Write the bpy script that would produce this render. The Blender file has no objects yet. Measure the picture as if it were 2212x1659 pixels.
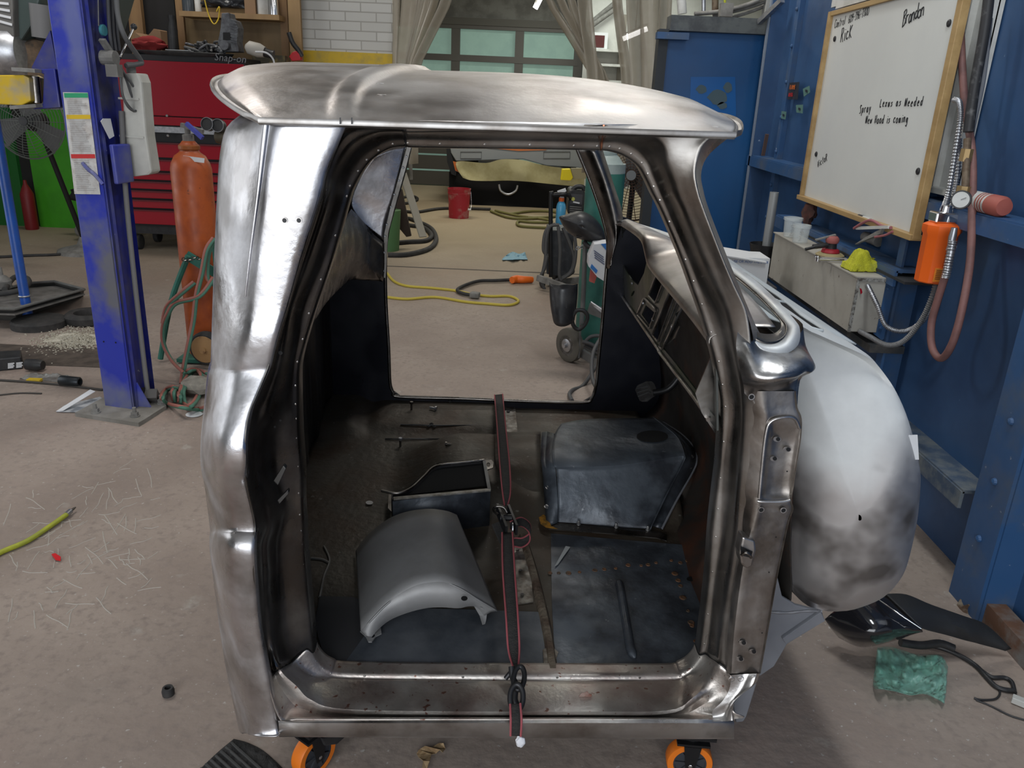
import bpy, bmesh, math, random
from mathutils import Vector, Matrix
from mathutils.geometry import tessellate_polygon
random.seed(7)
SC = bpy.context.scene
COL = SC.collection
# ---------------------------------------------------------------- camera
FPX, CX, CY, CAMH = 1720.0, 1106.0, 829.5, 1.5
pit, rol = math.radians(19.8), math.radians(2.46)
Fw = Vector((0, math.cos(pit), -math.sin(pit)))
X0 = Vector((1, 0, 0)); D0 = -X0.cross(Fw)
Rt = math.cos(rol) * X0 - math.sin(rol) * D0
Dn = math.sin(rol) * X0 + math.cos(rol) * D0
CAM = Vector((0, 0, CAMH))
cam = bpy.data.objects.new('camera', bpy.data.cameras.new('camera')); COL.objects.link(cam)
mw = Matrix.Identity(4)
for i in range(3):
    mw[i][0], mw[i][1], mw[i][2], mw[i][3] = Rt[i], -Dn[i], -Fw[i], CAM[i]
cam.matrix_world = mw
cam.data.sensor_width = 36; cam.data.lens = FPX / 2212 * 36
cam.data.clip_start = .02; cam.data.clip_end = 200
SC.camera = cam
# ---------------------------------------------------------------- view, world, lights
SC.view_settings.view_transform = 'Standard'; SC.view_settings.look = 'None'
SC.view_settings.gamma = 1; SC.view_settings.use_curve_mapping = False
SC.view_settings.exposure = 0.22
w = bpy.data.worlds.new('sky'); SC.world = w; w.use_nodes = True
w.node_tree.nodes['Background'].inputs[0].default_value = (.80, .90, 1.0, 1)
w.node_tree.nodes['Background'].inputs[1].default_value = 0.6

def area(name, loc, look, sx, sy, power, col=(1, 1, 1)):
    L = bpy.data.lights.new(name, 'AREA'); L.shape = 'RECTANGLE'; L.size = sx; L.size_y = sy
    L.energy = power; L.color = col
    o = bpy.data.objects.new(name, L); COL.objects.link(o); o.location = loc
    o.rotation_euler = (Vector(look) - Vector(loc)).to_track_quat('-Z', 'Y').to_euler()
    return o
# daylight entering through the open bay door behind the photographer
area('daylight_bay_door', (-1.3, -2.6, 1.8), (-.3, 3.0, .9), 4.6, 3.0, 140, (.93, .96, 1.0))
area('side_fill_light', (-6.3, 3.2, 1.6), (-1.0, 2.0, .9), 4.4, 2.8, 62, (.92, .955, 1.0))  # added fill by the left wall to brighten cab reflections; no door built there
# shop ceiling tubes
area('ceiling_tube_light', (-2.2, 3.2, 3.55), (-2.2, 3.2, 0), 1.2, .25, 34, (1, .96, .92))
area('ceiling_tube_light', (.6, 5.2, 3.55), (.6, 5.2, 0), 1.2, .25, 32, (1, .96, .90))
area('ceiling_tube_light', (.9, 1.8, 3.55), (.9, 1.8, 0), .25, 1.2, 30, (.92, .97, 1.0))
area('ceiling_tube_light', (-3.2, 7.6, 3.55), (-3.2, 7.6, 0), 1.2, .25, 20, (1, .96, .90))
area('far_bay_light', (-.8, 10.2, 3.55), (-.8, 10.2, 0), 2.4, .3, 72, (1, .93, .80))
area('far_bay_light', (1.4, 13.8, 3.55), (1.4, 13.8, 0), 2.4, .3, 60, (.95, 1, .92))

# ---------------------------------------------------------------- placing helpers
def ray(px, py): return Fw + Rt * ((px - CX) / FPX) + Dn * ((py - CY) / FPX)
def Z(px, py, z=0.0):
    v = ray(px, py); return CAM + v * ((z - CAMH) / v.z)
G = Z
def Y(px, py, y):
    v = ray(px, py); return CAM + v * (y / v.y)
def Xp(px, py, x):
    v = ray(px, py); return CAM + v * (x / v.x)
TAN = .045; YC = 1.25
CU = Vector((1, TAN, 0)).normalized(); CV = Vector((-TAN, 1, 0)).normalized()
CO = Vector((0, YC, 0))
def C(px, py, v):               # point of the cab side plane at distance v inwards
    r_ = ray(px, py); n = CV
    return CAM + r_ * ((v - (CAM - CO).dot(n)) / r_.dot(n))
def W(u, v, z): return CO + CU * u + CV * v + Vector((0, 0, z))
def uvw(p): q = p - CO; return q.dot(CU), q.dot(CV), q.z
class Plane:
    def __init__(s, a, b, c):
        s.o = a; s.n = (b - a).cross(c - a).normalized()
        if s.n.dot(CAM - a) < 0: s.n = -s.n
    def __call__(s, px, py, off=0.0):
        r_ = ray(px, py); t = (s.o + s.n * off - CAM).dot(s.n) / r_.dot(s.n); return CAM + r_ * t
def msz(n, p): return n * (p - CAM).dot(Fw) / FPX   # n picture units at p, in metres

# ---------------------------------------------------------------- materials
MATS = {}
def M(name, col, rough=.5, metal=0.0, col2=None, scale=6.0, lo=.4, hi=.6, bump=0.0, bscale=40.0, rvar=0.0,
      stretch=(1, 1, 1), trans=0.0, alpha=1.0, emit=None, coat=0.0, detail=5, specks=None, ior=1.45):
    if name in MATS: return MATS[name]
    m = bpy.data.materials.new(name); m.use_nodes = True; nt = m.node_tree; N = nt.nodes; L = nt.links
    b = N['Principled BSDF']
    b.inputs['Base Color'].default_value = (*col, 1); b.inputs['Roughness'].default_value = rough
    b.inputs['Metallic'].default_value = metal; b.inputs['IOR'].default_value = ior
    if trans: b.inputs['Transmission Weight'].default_value = trans
    if alpha < 1: b.inputs['Alpha'].default_value = alpha
    if coat: b.inputs['Coat Weight'].default_value = coat
    if emit: b.inputs['Emission Color'].default_value = (*emit[0], 1); b.inputs['Emission Strength'].default_value = emit[1]
    tc = N.new('ShaderNodeTexCoord'); mp = N.new('ShaderNodeMapping'); L.new(tc.outputs['Object'], mp.inputs[0])
    mp.inputs['Scale'].default_value = stretch
    if col2 or rvar:
        n = N.new('ShaderNodeTexNoise'); n.inputs['Scale'].default_value = scale; n.inputs['Detail'].default_value = detail
        n.inputs['Roughness'].default_value = .6
        L.new(mp.outputs[0], n.inputs['Vector'])
        mr = N.new('ShaderNodeMapRange'); mr.inputs[1].default_value = lo; mr.inputs[2].default_value = hi
        L.new(n.outputs[0], mr.inputs[0])
        if col2:
            mx = N.new('ShaderNodeMixRGB'); mx.inputs[1].default_value = (*col, 1); mx.inputs[2].default_value = (*col2, 1)
            L.new(mr.outputs[0], mx.inputs[0]); last = mx
            if specks:
                n3 = N.new('ShaderNodeTexNoise'); n3.inputs['Scale'].default_value = specks[1]; n3.inputs['Detail'].default_value = 3
                L.new(mp.outputs[0], n3.inputs['Vector'])
                m3 = N.new('ShaderNodeMapRange'); m3.inputs[1].default_value = specks[2]; m3.inputs[2].default_value = specks[2] + .05
                L.new(n3.outputs[0], m3.inputs[0])
                x3 = N.new('ShaderNodeMixRGB'); x3.inputs[2].default_value = (*specks[0], 1)
                L.new(m3.outputs[0], x3.inputs[0]); L.new(mx.outputs[0], x3.inputs[1]); last = x3
            L.new(last.outputs[0], b.inputs['Base Color'])
        if rvar:
            n2 = N.new('ShaderNodeTexNoise'); n2.inputs['Scale'].default_value = scale * 1.7; n2.inputs['Detail'].default_value = 4
            L.new(mp.outputs[0], n2.inputs['Vector'])
            r2 = N.new('ShaderNodeMapRange'); r2.inputs[1].default_value = .35; r2.inputs[2].default_value = .65
            r2.inputs[3].default_value = max(.03, rough - rvar); r2.inputs[4].default_value = rough + rvar
            L.new(n2.outputs[0], r2.inputs[0]); L.new(r2.outputs[0], b.inputs['Roughness'])
    if bump:
        nb = N.new('ShaderNodeTexNoise'); nb.inputs['Scale'].default_value = bscale; nb.inputs['Detail'].default_value = 4
        L.new(mp.outputs[0], nb.inputs['Vector'])
        bp = N.new('ShaderNodeBump'); bp.inputs['Strength'].default_value = bump; bp.inputs['Distance'].default_value = .01
        L.new(nb.outputs[0], bp.inputs['Height']); L.new(bp.outputs[0], b.inputs['Normal'])
    MATS[name] = m; return m

def brick_mat(name, c1, c2, mortar, bw, bh, stretch_axis='xz', rough=.8):
    if name in MATS: return MATS[name]
    m = bpy.data.materials.new(name); m.use_nodes = True; nt = m.node_tree; N = nt.nodes; L = nt.links
    b = N['Principled BSDF']; b.inputs['Roughness'].default_value = rough
    tc = N.new('ShaderNodeTexCoord'); sp = N.new('ShaderNodeSeparateXYZ'); cb = N.new('ShaderNodeCombineXYZ')
    L.new(tc.outputs['Object'], sp.inputs[0])
    L.new(sp.outputs['X' if stretch_axis[0] == 'x' else 'Y'], cb.inputs[0]); L.new(sp.outputs['Z'], cb.inputs[1])
    br = N.new('ShaderNodeTexBrick'); L.new(cb.outputs[0], br.inputs['Vector'])
    br.inputs['Color1'].default_value = (*c1, 1); br.inputs['Color2'].default_value = (*c2, 1); br.inputs['Mortar'].default_value = (*mortar, 1)
    br.inputs['Scale'].default_value = 1; br.inputs['Brick Width'].default_value = bw; br.inputs['Row Height'].default_value = bh
    br.inputs['Mortar Size'].default_value = .006
    L.new(br.outputs['Color'], b.inputs['Base Color'])
    bp = N.new('ShaderNodeBump'); bp.inputs['Strength'].default_value = .5; bp.inputs['Distance'].default_value = .01; bp.invert = True
    L.new(br.outputs['Fac'], bp.inputs['Height']); L.new(bp.outputs[0], b.inputs['Normal'])
    MATS[name] = m; return m

STEEL = M('bare_steel', (.55, .535, .52), .36, 1, (.31, .28, .255), 6, .42, .60, bump=.06, bscale=60, rvar=.10)
ROOFST = M('sanded_steel', (.50, .475, .45), .42, 1, (.35, .315, .285), 6, .42, .62, bump=.05, bscale=90, rvar=.09)
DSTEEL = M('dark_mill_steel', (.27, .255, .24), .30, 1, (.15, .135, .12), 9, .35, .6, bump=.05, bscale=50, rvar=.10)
MSTEEL = M('door_jamb_steel', (.42, .405, .385), .36, 1, (.26, .24, .215), 7, .38, .64, bump=.05, bscale=50, rvar=.1)
FLOORST = M('rusty_floor_steel', (.062, .054, .042), .56, .35, (.055, .034, .02), 5, .45, .72, bump=.25, bscale=45, rvar=.08, specks=((.15, .14, .12), 60, .68))
SLATE = M('dark_primer', (.075, .088, .105), .44, .25, (.030, .034, .042), 7, .44, .60, bump=.25, bscale=30, rvar=.12, specks=((.17, .18, .19), 40, .72))
GREYPR = M('grey_primer', (.17, .175, .19), .55, 0, (.13, .135, .15), 7, .4, .7, rvar=.08)
LTPR = M('light_grey_primer', (.52, .55, .55), .5, .0, (.42, .445, .45), 5, .4, .7, rvar=.1)
BLACKM = M('black_metal', (.012, .012, .013), .4, .2)
BLACKP = M('black_plastic', (.018, .018, .02), .45, 0, (.03, .03, .03), 20, .4, .6)
VOID = M('dark_opening', (.002, .002, .002), 1.0)
RUBBER = M('rubber', (.022, .022, .022), .75, 0, (.045, .042, .04), 20, .4, .7)
CHROME = M('chrome', (.75, .75, .76), .18, 1)
GALV = M('galvanised_steel', (.5, .51, .53), .35, .9, (.36, .37, .39), 25, .4, .6)
BLUEW = M('blue_wall_paint', (.036, .090, .20), .42, 0, (.022, .056, .135), 2.2, .35, .7, bump=.04, bscale=6, rvar=.12, specks=((.22, .3, .42), 28, .745))
BLUEF = M('blue_frame_paint', (.03, .085, .20), .45, 0, (.075, .10, .14), 5, .45, .72, rvar=.1, specks=((.3, .34, .4), 40, .72))
LIFTB = M('lift_blue_paint', (.024, .038, .36), .40, 0, (.14, .145, .20), 3, .45, .66, rvar=.1, specks=((.5, .52, .6), 45, .735))
LIFTD = M('lift_blue_dark', (.016, .022, .20), .45, 0, (.075, .075, .12), 6, .45, .72, rvar=.1, specks=((.4, .4, .45), 50, .73))  # darker lift blue for column side and carriage, with grey dirt patches
RED = M('toolbox_red', (.30, .004, .016), .25, 0, coat=.5)
WHITE = M('white_paint', (.56, .56, .54), .6, 0, (.46, .46, .43), 8, .4, .6)
PAPER = M('paper', (.62, .63, .64), .8)
WOOD = M('wood', (.26, .155, .07), .6, 0, (.16, .09, .04), 8, .35, .65, stretch=(1, 1, .15))
WOODL = M('light_wood', (.42, .28, .12), .5, 0, (.30, .19, .075), 14, .35, .65, stretch=(1, .2, 1))
YEL = M('yellow_paint', (.62, .42, .02), .5, 0, (.45, .33, .06), 10, .45, .7)
GREENC = M('green_cylinder_paint', (.05, .20, .16), .45, 0, (.035, .13, .11), 8, .4, .7, rvar=.1)
ORANGEC = M('orange_cylinder_paint', (.42, .09, .022), .45, 0, (.27, .052, .018), 9, .42, .7, rvar=.1, specks=((.05, .02, .015), 30, .70))
GREYD = M('dusty_grey', (.22, .215, .20), .7, 0, (.14, .135, .125), 12, .4, .6)

# ---------------------------------------------------------------- mesh helpers
def link(o): COL.objects.link(o); return o
def tag(o, label=None, cat=None, group=None, kind=None):
    if label: o['label'] = label
    if cat: o['category'] = cat
    if group: o['group'] = group
    if kind: o['kind'] = kind
    return o
def obj(name, V, F, mat, parent=None, smooth=None, label=None, cat=None, group=None, kind=None, bevel=0, solid=0, flip=True):
    V = [Vector(v) for v in V]
    if parent is None:
        xs = [v.x for v in V]; ys = [v.y for v in V]; zs = [v.z for v in V]
        org = Vector(((min(xs) + max(xs)) / 2, (min(ys) + max(ys)) / 2, min(zs)))
    else: org = Vector(parent['_o'])
    me = bpy.data.meshes.new(name); me.from_pydata([v - org for v in V], [], F)
    bm = bmesh.new(); bm.from_mesh(me)
    bmesh.ops.remove_doubles(bm, verts=bm.verts, dist=1e-5)
    bmesh.ops.recalc_face_normals(bm, faces=bm.faces); bm.to_mesh(me); bm.free()
    me.materials.append(mat)
    if smooth is not None:
        for p in me.polygons: p.use_smooth = True
        if smooth < 180: me.set_sharp_from_angle(angle=math.radians(smooth))
    o = link(bpy.data.objects.new(name, me))
    if parent is None: o.location = org; o['_o'] = org
    else: o.parent = parent; o['_o'] = org
    if parent is not None and 'is_mesh_root' in parent: pass
    if solid:
        s = o.modifiers.new('solid', 'SOLIDIFY'); s.thickness = solid; s.offset = 0
    if bevel:
        b = o.modifiers.new('bevel', 'BEVEL'); b.width = bevel; b.segments = 2; b.limit_method = 'ANGLE'
    return tag(o, label, cat, group, kind)
def thing(name, label, cat, loc, group=None):
    o = link(bpy.data.objects.new(name, None)); o.location = Vector(loc); o['_o'] = Vector(loc)
    o.empty_display_size = .1
    return tag(o, label, cat, group)
def struct(name, V, F, mat, **k): return obj(name, V, F, mat, kind='structure', **k)
def add(a, b):
    n = len(a[0]); a[0].extend(b[0]); a[1].extend([tuple(i + n for i in f) for f in b[1]]); return a
def cat_(*L):
    r = ([], [])
    for b in L: add(r, b)
    return r
BF = [(0, 1, 2, 3), (7, 6, 5, 4), (0, 4, 5, 1), (1, 5, 6, 2), (2, 6, 7, 3), (3, 7, 4, 0)]
def box(c, s, rz=0, ax=None):
    c = Vector(c); hx, hy, hz = s[0] / 2, s[1] / 2, s[2] / 2
    if ax: ux, uy, uz = [Vector(a).normalized() for a in ax]
    else: ux = Vector((math.cos(rz), math.sin(rz), 0)); uy = Vector((-math.sin(rz), math.cos(rz), 0)); uz = Vector((0, 0, 1))
    V = [c + ux * x * hx + uy * y * hy + uz * z * hz for z in (-1, 1) for x, y in ((-1, -1), (1, -1), (1, 1), (-1, 1))]
    return (V, list(BF))
def bar(a, b, wd, ht, up=(0, 0, 1)):
    a, b = Vector(a), Vector(b); d = (b - a); L_ = d.length; d.normalize(); up = Vector(up)
    s = d.cross(up)
    if s.length < 1e-4: s = d.cross(Vector((1, 0, 0)))
    s.normalize(); t = s.cross(d)
    return box((a + b) / 2, (L_, wd, ht), ax=(d, s, t))
def prism(poly, d):            # polygon of world points extruded along vector d
    n = len(poly); V = [Vector(p) for p in poly] + [Vector(p) + Vector(d) for p in poly]
    tris = tessellate_polygon([[Vector(p) for p in poly]])
    F = [tuple(t) for t in tris] + [tuple(i + n for i in t[::-1]) for t in tris]
    F += [(i, (i + 1) % n, (i + 1) % n + n, i + n) for i in range(n)]
    return (V, F)
def plate(outline, holes, d):
    loops = [[Vector(p) for p in outline]] + [[Vector(p) for p in h] for h in holes]
    tris = tessellate_polygon(loops); V = [p for l in loops for p in l]; n = len(V); d = Vector(d)
    V2 = V + [p + d for p in V]
    F = [tuple(t) for t in tris] + [tuple(i + n for i in t[::-1]) for t in tris]
    k = 0
    for l in loops:
        m = len(l); F += [(k + i, k + (i + 1) % m, k + (i + 1) % m + n, k + i + n) for i in range(m)]; k += m
    return (V2, F)
def crom(P, n=6, closed=False):
    P = [tuple(p) for p in P]; m = len(P); out = []
    if m < 3 and not closed:
        return [Vector(tuple(P[0][k] + (P[1][k] - P[0][k]) * i / n for k in range(len(P[0])))) for i in range(n + 1)]
    for i in range(m if closed else m - 1):
        p1, p2 = P[i], P[(i + 1) % m]
        p0 = P[i - 1] if (i > 0 or closed) else p1
        p3 = P[(i + 2) % m] if (i + 2 < m or closed) else p2
        for j in range(n):
            t = j / n
            out.append(tuple(.5 * ((2 * b) + (-a + c) * t + (2 * a - 5 * b + 4 * c - d) * t * t + (-a + 3 * b - 3 * c + d) * t ** 3)
                             for a, b, c, d in zip(p0, p1, p2, p3)))
    if not closed: out.append(P[-1])
    return [Vector(q) for q in out]
def grid(rows, closed_r=False, closed_c=False):     # rows of points
    n, m = len(rows), len(rows[0]); V = [Vector(p) for r_ in rows for p in r_]; F = []
    for i in range(n if closed_r else n - 1):
        for j in range(m if closed_c else m - 1):
            a, b = i * m + j, i * m + (j + 1) % m; i2 = (i + 1) % n
            F.append((a, b, i2 * m + (j + 1) % m, i2 * m + j))
    return (V, F)
def tube(P, r, seg=10, closed=False, n=6, raw=False, rf=None):
    Q = [Vector(p) for p in (P if raw else crom(P, n, closed))]; rows = []; m = len(Q); prev = None
    for i, q in enumerate(Q):
        t = (Q[(i + 1) % m] - Q[i - 1]) if closed else (Q[min(i + 1, m - 1)] - Q[max(i - 1, 0)])
        if t.length < 1e-9: t = Vector((0, 0, 1))
        t.normalize()
        if prev is None: a = t.cross(Vector((0, 0, 1)) if abs(t.z) < .9 else Vector((1, 0, 0)))
        else: a = prev - t * prev.dot(t)
        a.normalize(); prev = a; b = t.cross(a); rr = rf(i / (m - 1)) * r if rf else r
        rows.append([q + (a * math.cos(k * 2 * math.pi / seg) + b * math.sin(k * 2 * math.pi / seg)) * rr for k in range(seg)])
    V, F = grid(rows, closed, True)
    if not closed:
        F.append(tuple(range(seg))[::-1]); F.append(tuple(len(V) - seg + k for k in range(seg)))
    return (V, F)
def lathe(prof, c, axis=(0, 0, 1), seg=32, cap=True):    # prof [(r, h)]
    c = Vector(c); ax = Vector(axis).normalized(); a = ax.cross(Vector((0, 0, 1)) if abs(ax.z) < .9 else Vector((1, 0, 0))).normalized(); b = ax.cross(a)
    rows = [[c + ax * h + (a * math.cos(k * 2 * math.pi / seg) + b * math.sin(k * 2 * math.pi / seg)) * max(r_, 1e-4) for k in range(seg)] for r_, h in prof]
    V, F = grid(rows, False, True)
    if cap: F.append(tuple(range(seg))[::-1]); F.append(tuple(len(V) - seg + k for k in range(seg)))
    return (V, F)
def disc(c, r, axis, th=.002, seg=20, ry=None):
    return lathe([(r, 0), (r, th)], c, axis, seg)
def ring_pts(c, r, a, b, n=20, ry=None):
    c = Vector(c); a = Vector(a).normalized(); b = Vector(b).normalized(); ry = ry or r
    return [c + a * math.cos(2 * math.pi * k / n) * r + b * math.sin(2 * math.pi * k / n) * ry for k in range(n)]
def blob(c, s, amp=.25, seed=0, n=3, flat=False):
    bm = bmesh.new(); bmesh.ops.create_icosphere(bm, subdivisions=n, radius=1)
    from mathutils import noise
    V = []
    for v in bm.verts:
        k = 1 + amp * noise.noise(v.co * 1.7 + Vector((seed * 3.1, seed, 0))) + amp * .5 * noise.noise(v.co * 4 + Vector((seed, 9, 0)))
        p = Vector((v.co.x * s[0], v.co.y * s[1], v.co.z * s[2])) * k
        if flat and p.z < -s[2] * .5: p.z = -s[2] * .5
        V.append(Vector(c) + p)
    F = [tuple(v.index for v in f.verts) for f in bm.faces]; bm.free(); return (V, F)
def text(name, s, size, loc, right, up, mat, parent, ext=.001, shear=0, align='LEFT', spacing=1.0, label=None):
    cu = bpy.data.curves.new(name, 'FONT'); cu.body = s; cu.size = size; cu.extrude = ext; cu.shear = shear; cu.align_x = align
    cu.space_character = spacing; cu.resolution_u = 2
    t = bpy.data.objects.new(name, cu); COL.objects.link(t)
    bpy.context.view_layer.update()
    me = bpy.data.meshes.new_from_object(t)
    bpy.data.objects.remove(t); r_ = Vector(right).normalized(); u_ = Vector(up).normalized(); n_ = r_.cross(u_)
    V = [Vector(loc) + r_ * v.co.x + u_ * v.co.y + n_ * v.co.z for v in me.vertices]; F = [tuple(p.vertices) for p in me.polygons]
    bpy.data.meshes.remove(me)
    return obj(name, V, F, mat, parent, label=label)
GL = {'C': [[(3.6, 5), (2.5, 6), (1, 5.4), (.3, 3), (1, .6), (2.4, 0), (3.6, .9)]], 'o': [[(2, 3.4), (.7, 2.8), (.4, 1.2), (1.6, 0), (3, .8), (3.1, 2.4), (2, 3.4)]],
 'n': [[(.4, 3.4), (.5, 0)], [(.5, 2.2), (1.6, 3.4), (2.6, 2.8), (2.8, 0)]], 't': [[(1.8, 5.4), (1.6, .6), (2.6, 0)], [(.3, 3.8), (3.2, 4)]],
 'r': [[(.6, 3.4), (.6, 0)], [(.6, 2.2), (1.6, 3.3), (2.8, 3.1)]], 'l': [[(1.4, 6), (1.3, 0)]], '6': [[(3, 5.8), (1.2, 4.4), (.4, 2), (1.4, 0), (3, .8), (2.9, 2.5), (1, 2.6)]],
 '0': [[(2, 5.6), (.6, 4.4), (.5, 1.2), (2, 0), (3.3, 1.4), (3.3, 4.4), (2, 5.6)]], '9': [[(3, 4.6), (1.6, 5.7), (.5, 4.2), (1.6, 3), (3, 4.2), (2.8, 2), (1.8, 0)]],
 '-': [[(.6, 2.6), (2.6, 2.8)]], '3': [[(.6, 5.2), (2, 5.8), (3, 4.8), (1.7, 3.2), (3.2, 2), (2.2, .1), (.5, .6)]], '7': [[(.4, 5.5), (3.2, 5.7), (1.6, 0)]],
 'R': [[(.5, 6), (.4, 0)], [(.5, 5.8), (2.6, 5.8), (3, 4.4), (1.8, 3.2), (.6, 3)], [(1.4, 3), (3.6, -.2)]], 'i': [[(1.2, 3.4), (1.2, 0)], [(1.2, 4.6), (1.3, 4.8)]],
 'c': [[(3, 2.8), (1.8, 3.4), (.6, 2), (1, .4), (2.2, 0), (3, .6)]], 'K': [[(.6, 5.4), (.5, 0)], [(3.2, 5.2), (.8, 2.4), (3.4, 0)]],
 'B': [[(.6, 6), (.4, -.6)], [(.2, 5.4), (2.4, 6.4), (3.2, 5), (1.2, 3.4), (3.2, 2.4), (2.6, .4), (.2, -.4)]], 'a': [[(2.8, 2.8), (1.4, 3.4), (.4, 1.6), (1.2, 0), (2.6, 1.2), (2.8, 3.2), (3.2, 0)]],
 'd': [[(2.8, 2.6), (1.4, 3.2), (.4, 1.4), (1.4, 0), (2.8, 1.2)], [(3, 6), (2.8, 0)]], 'V': [[(.3, 5), (1.6, 0), (3.4, 5.6)]], 'S': [[(3.2, 5.2), (2, 6), (.7, 4.8), (2.6, 2.8), (2.4, .6), (.4, .3)]],
 'p': [[(.7, 3.4), (.4, -2)], [(.6, 2.6), (2, 3.4), (3, 2), (1.8, .2), (.6, .6)]], 'y': [[(.5, 3.2), (1.6, .6)], [(3, 3.4), (1.4, -2)]], 'L': [[(.8, 5.6), (.6, .2), (3, .4)]],
 'e': [[(.6, 1.8), (2.8, 2.2), (2, 3.4), (.6, 2), (1, .2), (2.8, .4)]], 'x': [[(.5, 3.2), (2.9, 0)], [(2.9, 3.3), (.4, 0)]], 'u': [[(.5, 3.2), (.7, .3), (2, .2), (2.8, 3.2), (2.9, 0)]],
 's': [[(2.8, 3.2), (1, 2.8), (2.6, 1.2), (.6, .1)]], 'N': [[(.4, 0), (.6, 5.2), (2.9, .2), (3.3, 5.6)]], 'w': [[(.3, 3), (1, .2), (1.9, 2.4), (2.6, .3), (3.4, 3.4)]],
 'H': [[(.5, 5.4), (.4, 0)], [(.5, 2.8), (3, 3)], [(3.1, 5.8), (2.9, .2)]], 'm': [[(.3, 3.2), (.4, 0)], [(.4, 2.4), (1.3, 3.2), (1.8, 0)], [(1.8, 2.4), (2.8, 3.2), (3.3, 0)]],
 'g': [[(2.8, 3), (1.2, 3.2), (.6, 1.2), (2, .4), (2.8, 3), (2.4, -2), (.6, -1.6)]]}
def strokes(s, loc, right, up, h, r=.0022, adv=4.6, xs=.80):
    out = ([], []); x = 0; right = Vector(right).normalized(); up = Vector(up).normalized(); k = h / 6
    for ch in s:
        if ch != ' ':
            jy = random.uniform(-.3, .3)
            for st in GL[ch]:
                P = [Vector(loc) + right * ((x + a) * k * xs) + up * ((b + jy) * k) for a, b in st]
                add(out, tube(P, r, 5, n=4))
        x += adv * (.6 if ch in 'il' else 1)
    return out

# ================================================================ ROOM
FLOORM = M('concrete_floor', (.325, .268, .226), .75, 0, (.25, .20, .168), 1.7, .35, .65, bump=.25, bscale=30, specks=((.40, .365, .33), 90, .69), detail=8)
def concrete():
    m = FLOORM; nt = m.node_tree; N = nt.nodes; L = nt.links; b = N['Principled BSDF']
    src = b.inputs['Base Color'].links[0].from_socket
    tc = N.new('ShaderNodeTexCoord')
    # reddish wear and darker dirt patches, and the yellower slab of the far bay beyond the joint
    def layer(sock, sc_, lo, hi, col, seed):
        mp = N.new('ShaderNodeMapping'); mp.inputs['Location'].default_value = (seed, seed * 2, 0); L.new(tc.outputs['Object'], mp.inputs[0])
        n = N.new('ShaderNodeTexNoise'); n.inputs['Scale'].default_value = sc_; n.inputs['Detail'].default_value = 7; L.new(mp.outputs[0], n.inputs['Vector'])
        r = N.new('ShaderNodeMapRange'); r.inputs[1].default_value = lo; r.inputs[2].default_value = hi; L.new(n.outputs[0], r.inputs[0])
        x = N.new('ShaderNodeMixRGB'); x.inputs[2].default_value = (*col, 1); L.new(r.outputs[0], x.inputs[0]); L.new(sock, x.inputs[1]); return x.outputs[0]
    s = layer(src, .9, .52, .8, (.27, .18, .15), 3)
    s = layer(s, 1.6, .60, .82, (.13, .115, .10), 11)
    s = layer(s, 9, .66, .80, (.36, .33, .29), 5)
    s = layer(s, 45, .50, .72, (.235, .192, .165), 7)
    s = layer(s, 60, .66, .72, (.42, .39, .355), 13)
    sp = N.new('ShaderNodeSeparateXYZ'); L.new(tc.outputs['Object'], sp.inputs[0])
    r = N.new('ShaderNodeMapRange'); r.inputs[1].default_value = -1.6; r.inputs[2].default_value = 1.8; r.inputs[4].default_value = .75; L.new(sp.outputs['Y'], r.inputs[0])
    x = N.new('ShaderNodeMixRGB'); x.inputs[2].default_value = (.33, .27, .165, 1); L.new(r.outputs[0], x.inputs[0]); L.new(s, x.inputs[1])
    L.new(x.outputs[0], b.inputs['Base Color'])
concrete()
struct('floor', *box((0, 7, -.05), (16, 22, .1)), FLOORM)
HI = 3.7
CEIL = M('ceiling_paint', (.55, .56, .55), .8)
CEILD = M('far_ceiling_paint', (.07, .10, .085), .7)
GREYW = M('grey_block_wall', (.42, .43, .42), .8, 0, (.34, .35, .34), 3, .4, .6)
struct('ceiling', *box((0, 2.3, 3.95), (16, 12.8, .1)), CEIL)
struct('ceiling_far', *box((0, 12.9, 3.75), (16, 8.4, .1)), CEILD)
struct('wall_left', *box((-6.6, 7, 1.95), (.2, 22, 3.9)), GREYW)
struct('wall_far_right', *box((4.3, 13.0, 1.95), (.2, 9.9, 3.9)), WHITE)
# front wall with the open bay door behind the photographer
struct('wall_front', *cat_(box((-5.9, -3.9, 1.95), (4.0, .2, 3.9)), box((3.4, -3.9, 1.95), (3.8, .2, 3.9)), box((-1.2, -3.9, 3.65), (5.4, .2, .5))), GREYW)
# dividing wall: brick pier between shelves and strip curtain at y = 8.4
BRICK = brick_mat('white_painted_brick', (.62, .62, .59), (.56, .56, .53), (.40, .39, .36), .30, .085)
bl, br_ = Y(645, 60, 8.4).x, Y(848, 60, 8.4).x
struct('wall_brick_pier', *box(((bl + br_) / 2, 8.55, 1.95), (br_ - bl, .3, 3.9)), BRICK)
st1, st0 = Y(740, 112, 8.39).z, Y(740, 137, 8.39).z
struct('trim_1', *box(((bl + br_) / 2, 8.392, (st1 + st0) / 2), (br_ - bl - .002, .012, st1 - st0)), YEL)
pw = Y(652, 60, 8.4).x
struct('wall_block', *box(((-6.5 + bl) / 2, 8.75, 1.95), (bl + 6.5, .3, 3.9)), brick_mat('white_block', (.50, .50, .47), (.46, .46, .44), (.40, .40, .37), .42, .21))
struct('wall_header', *box(((br_ + 2.4) / 2, 8.55, 3.55), (2.4 - br_, .3, .7)), WHITE)
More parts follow.
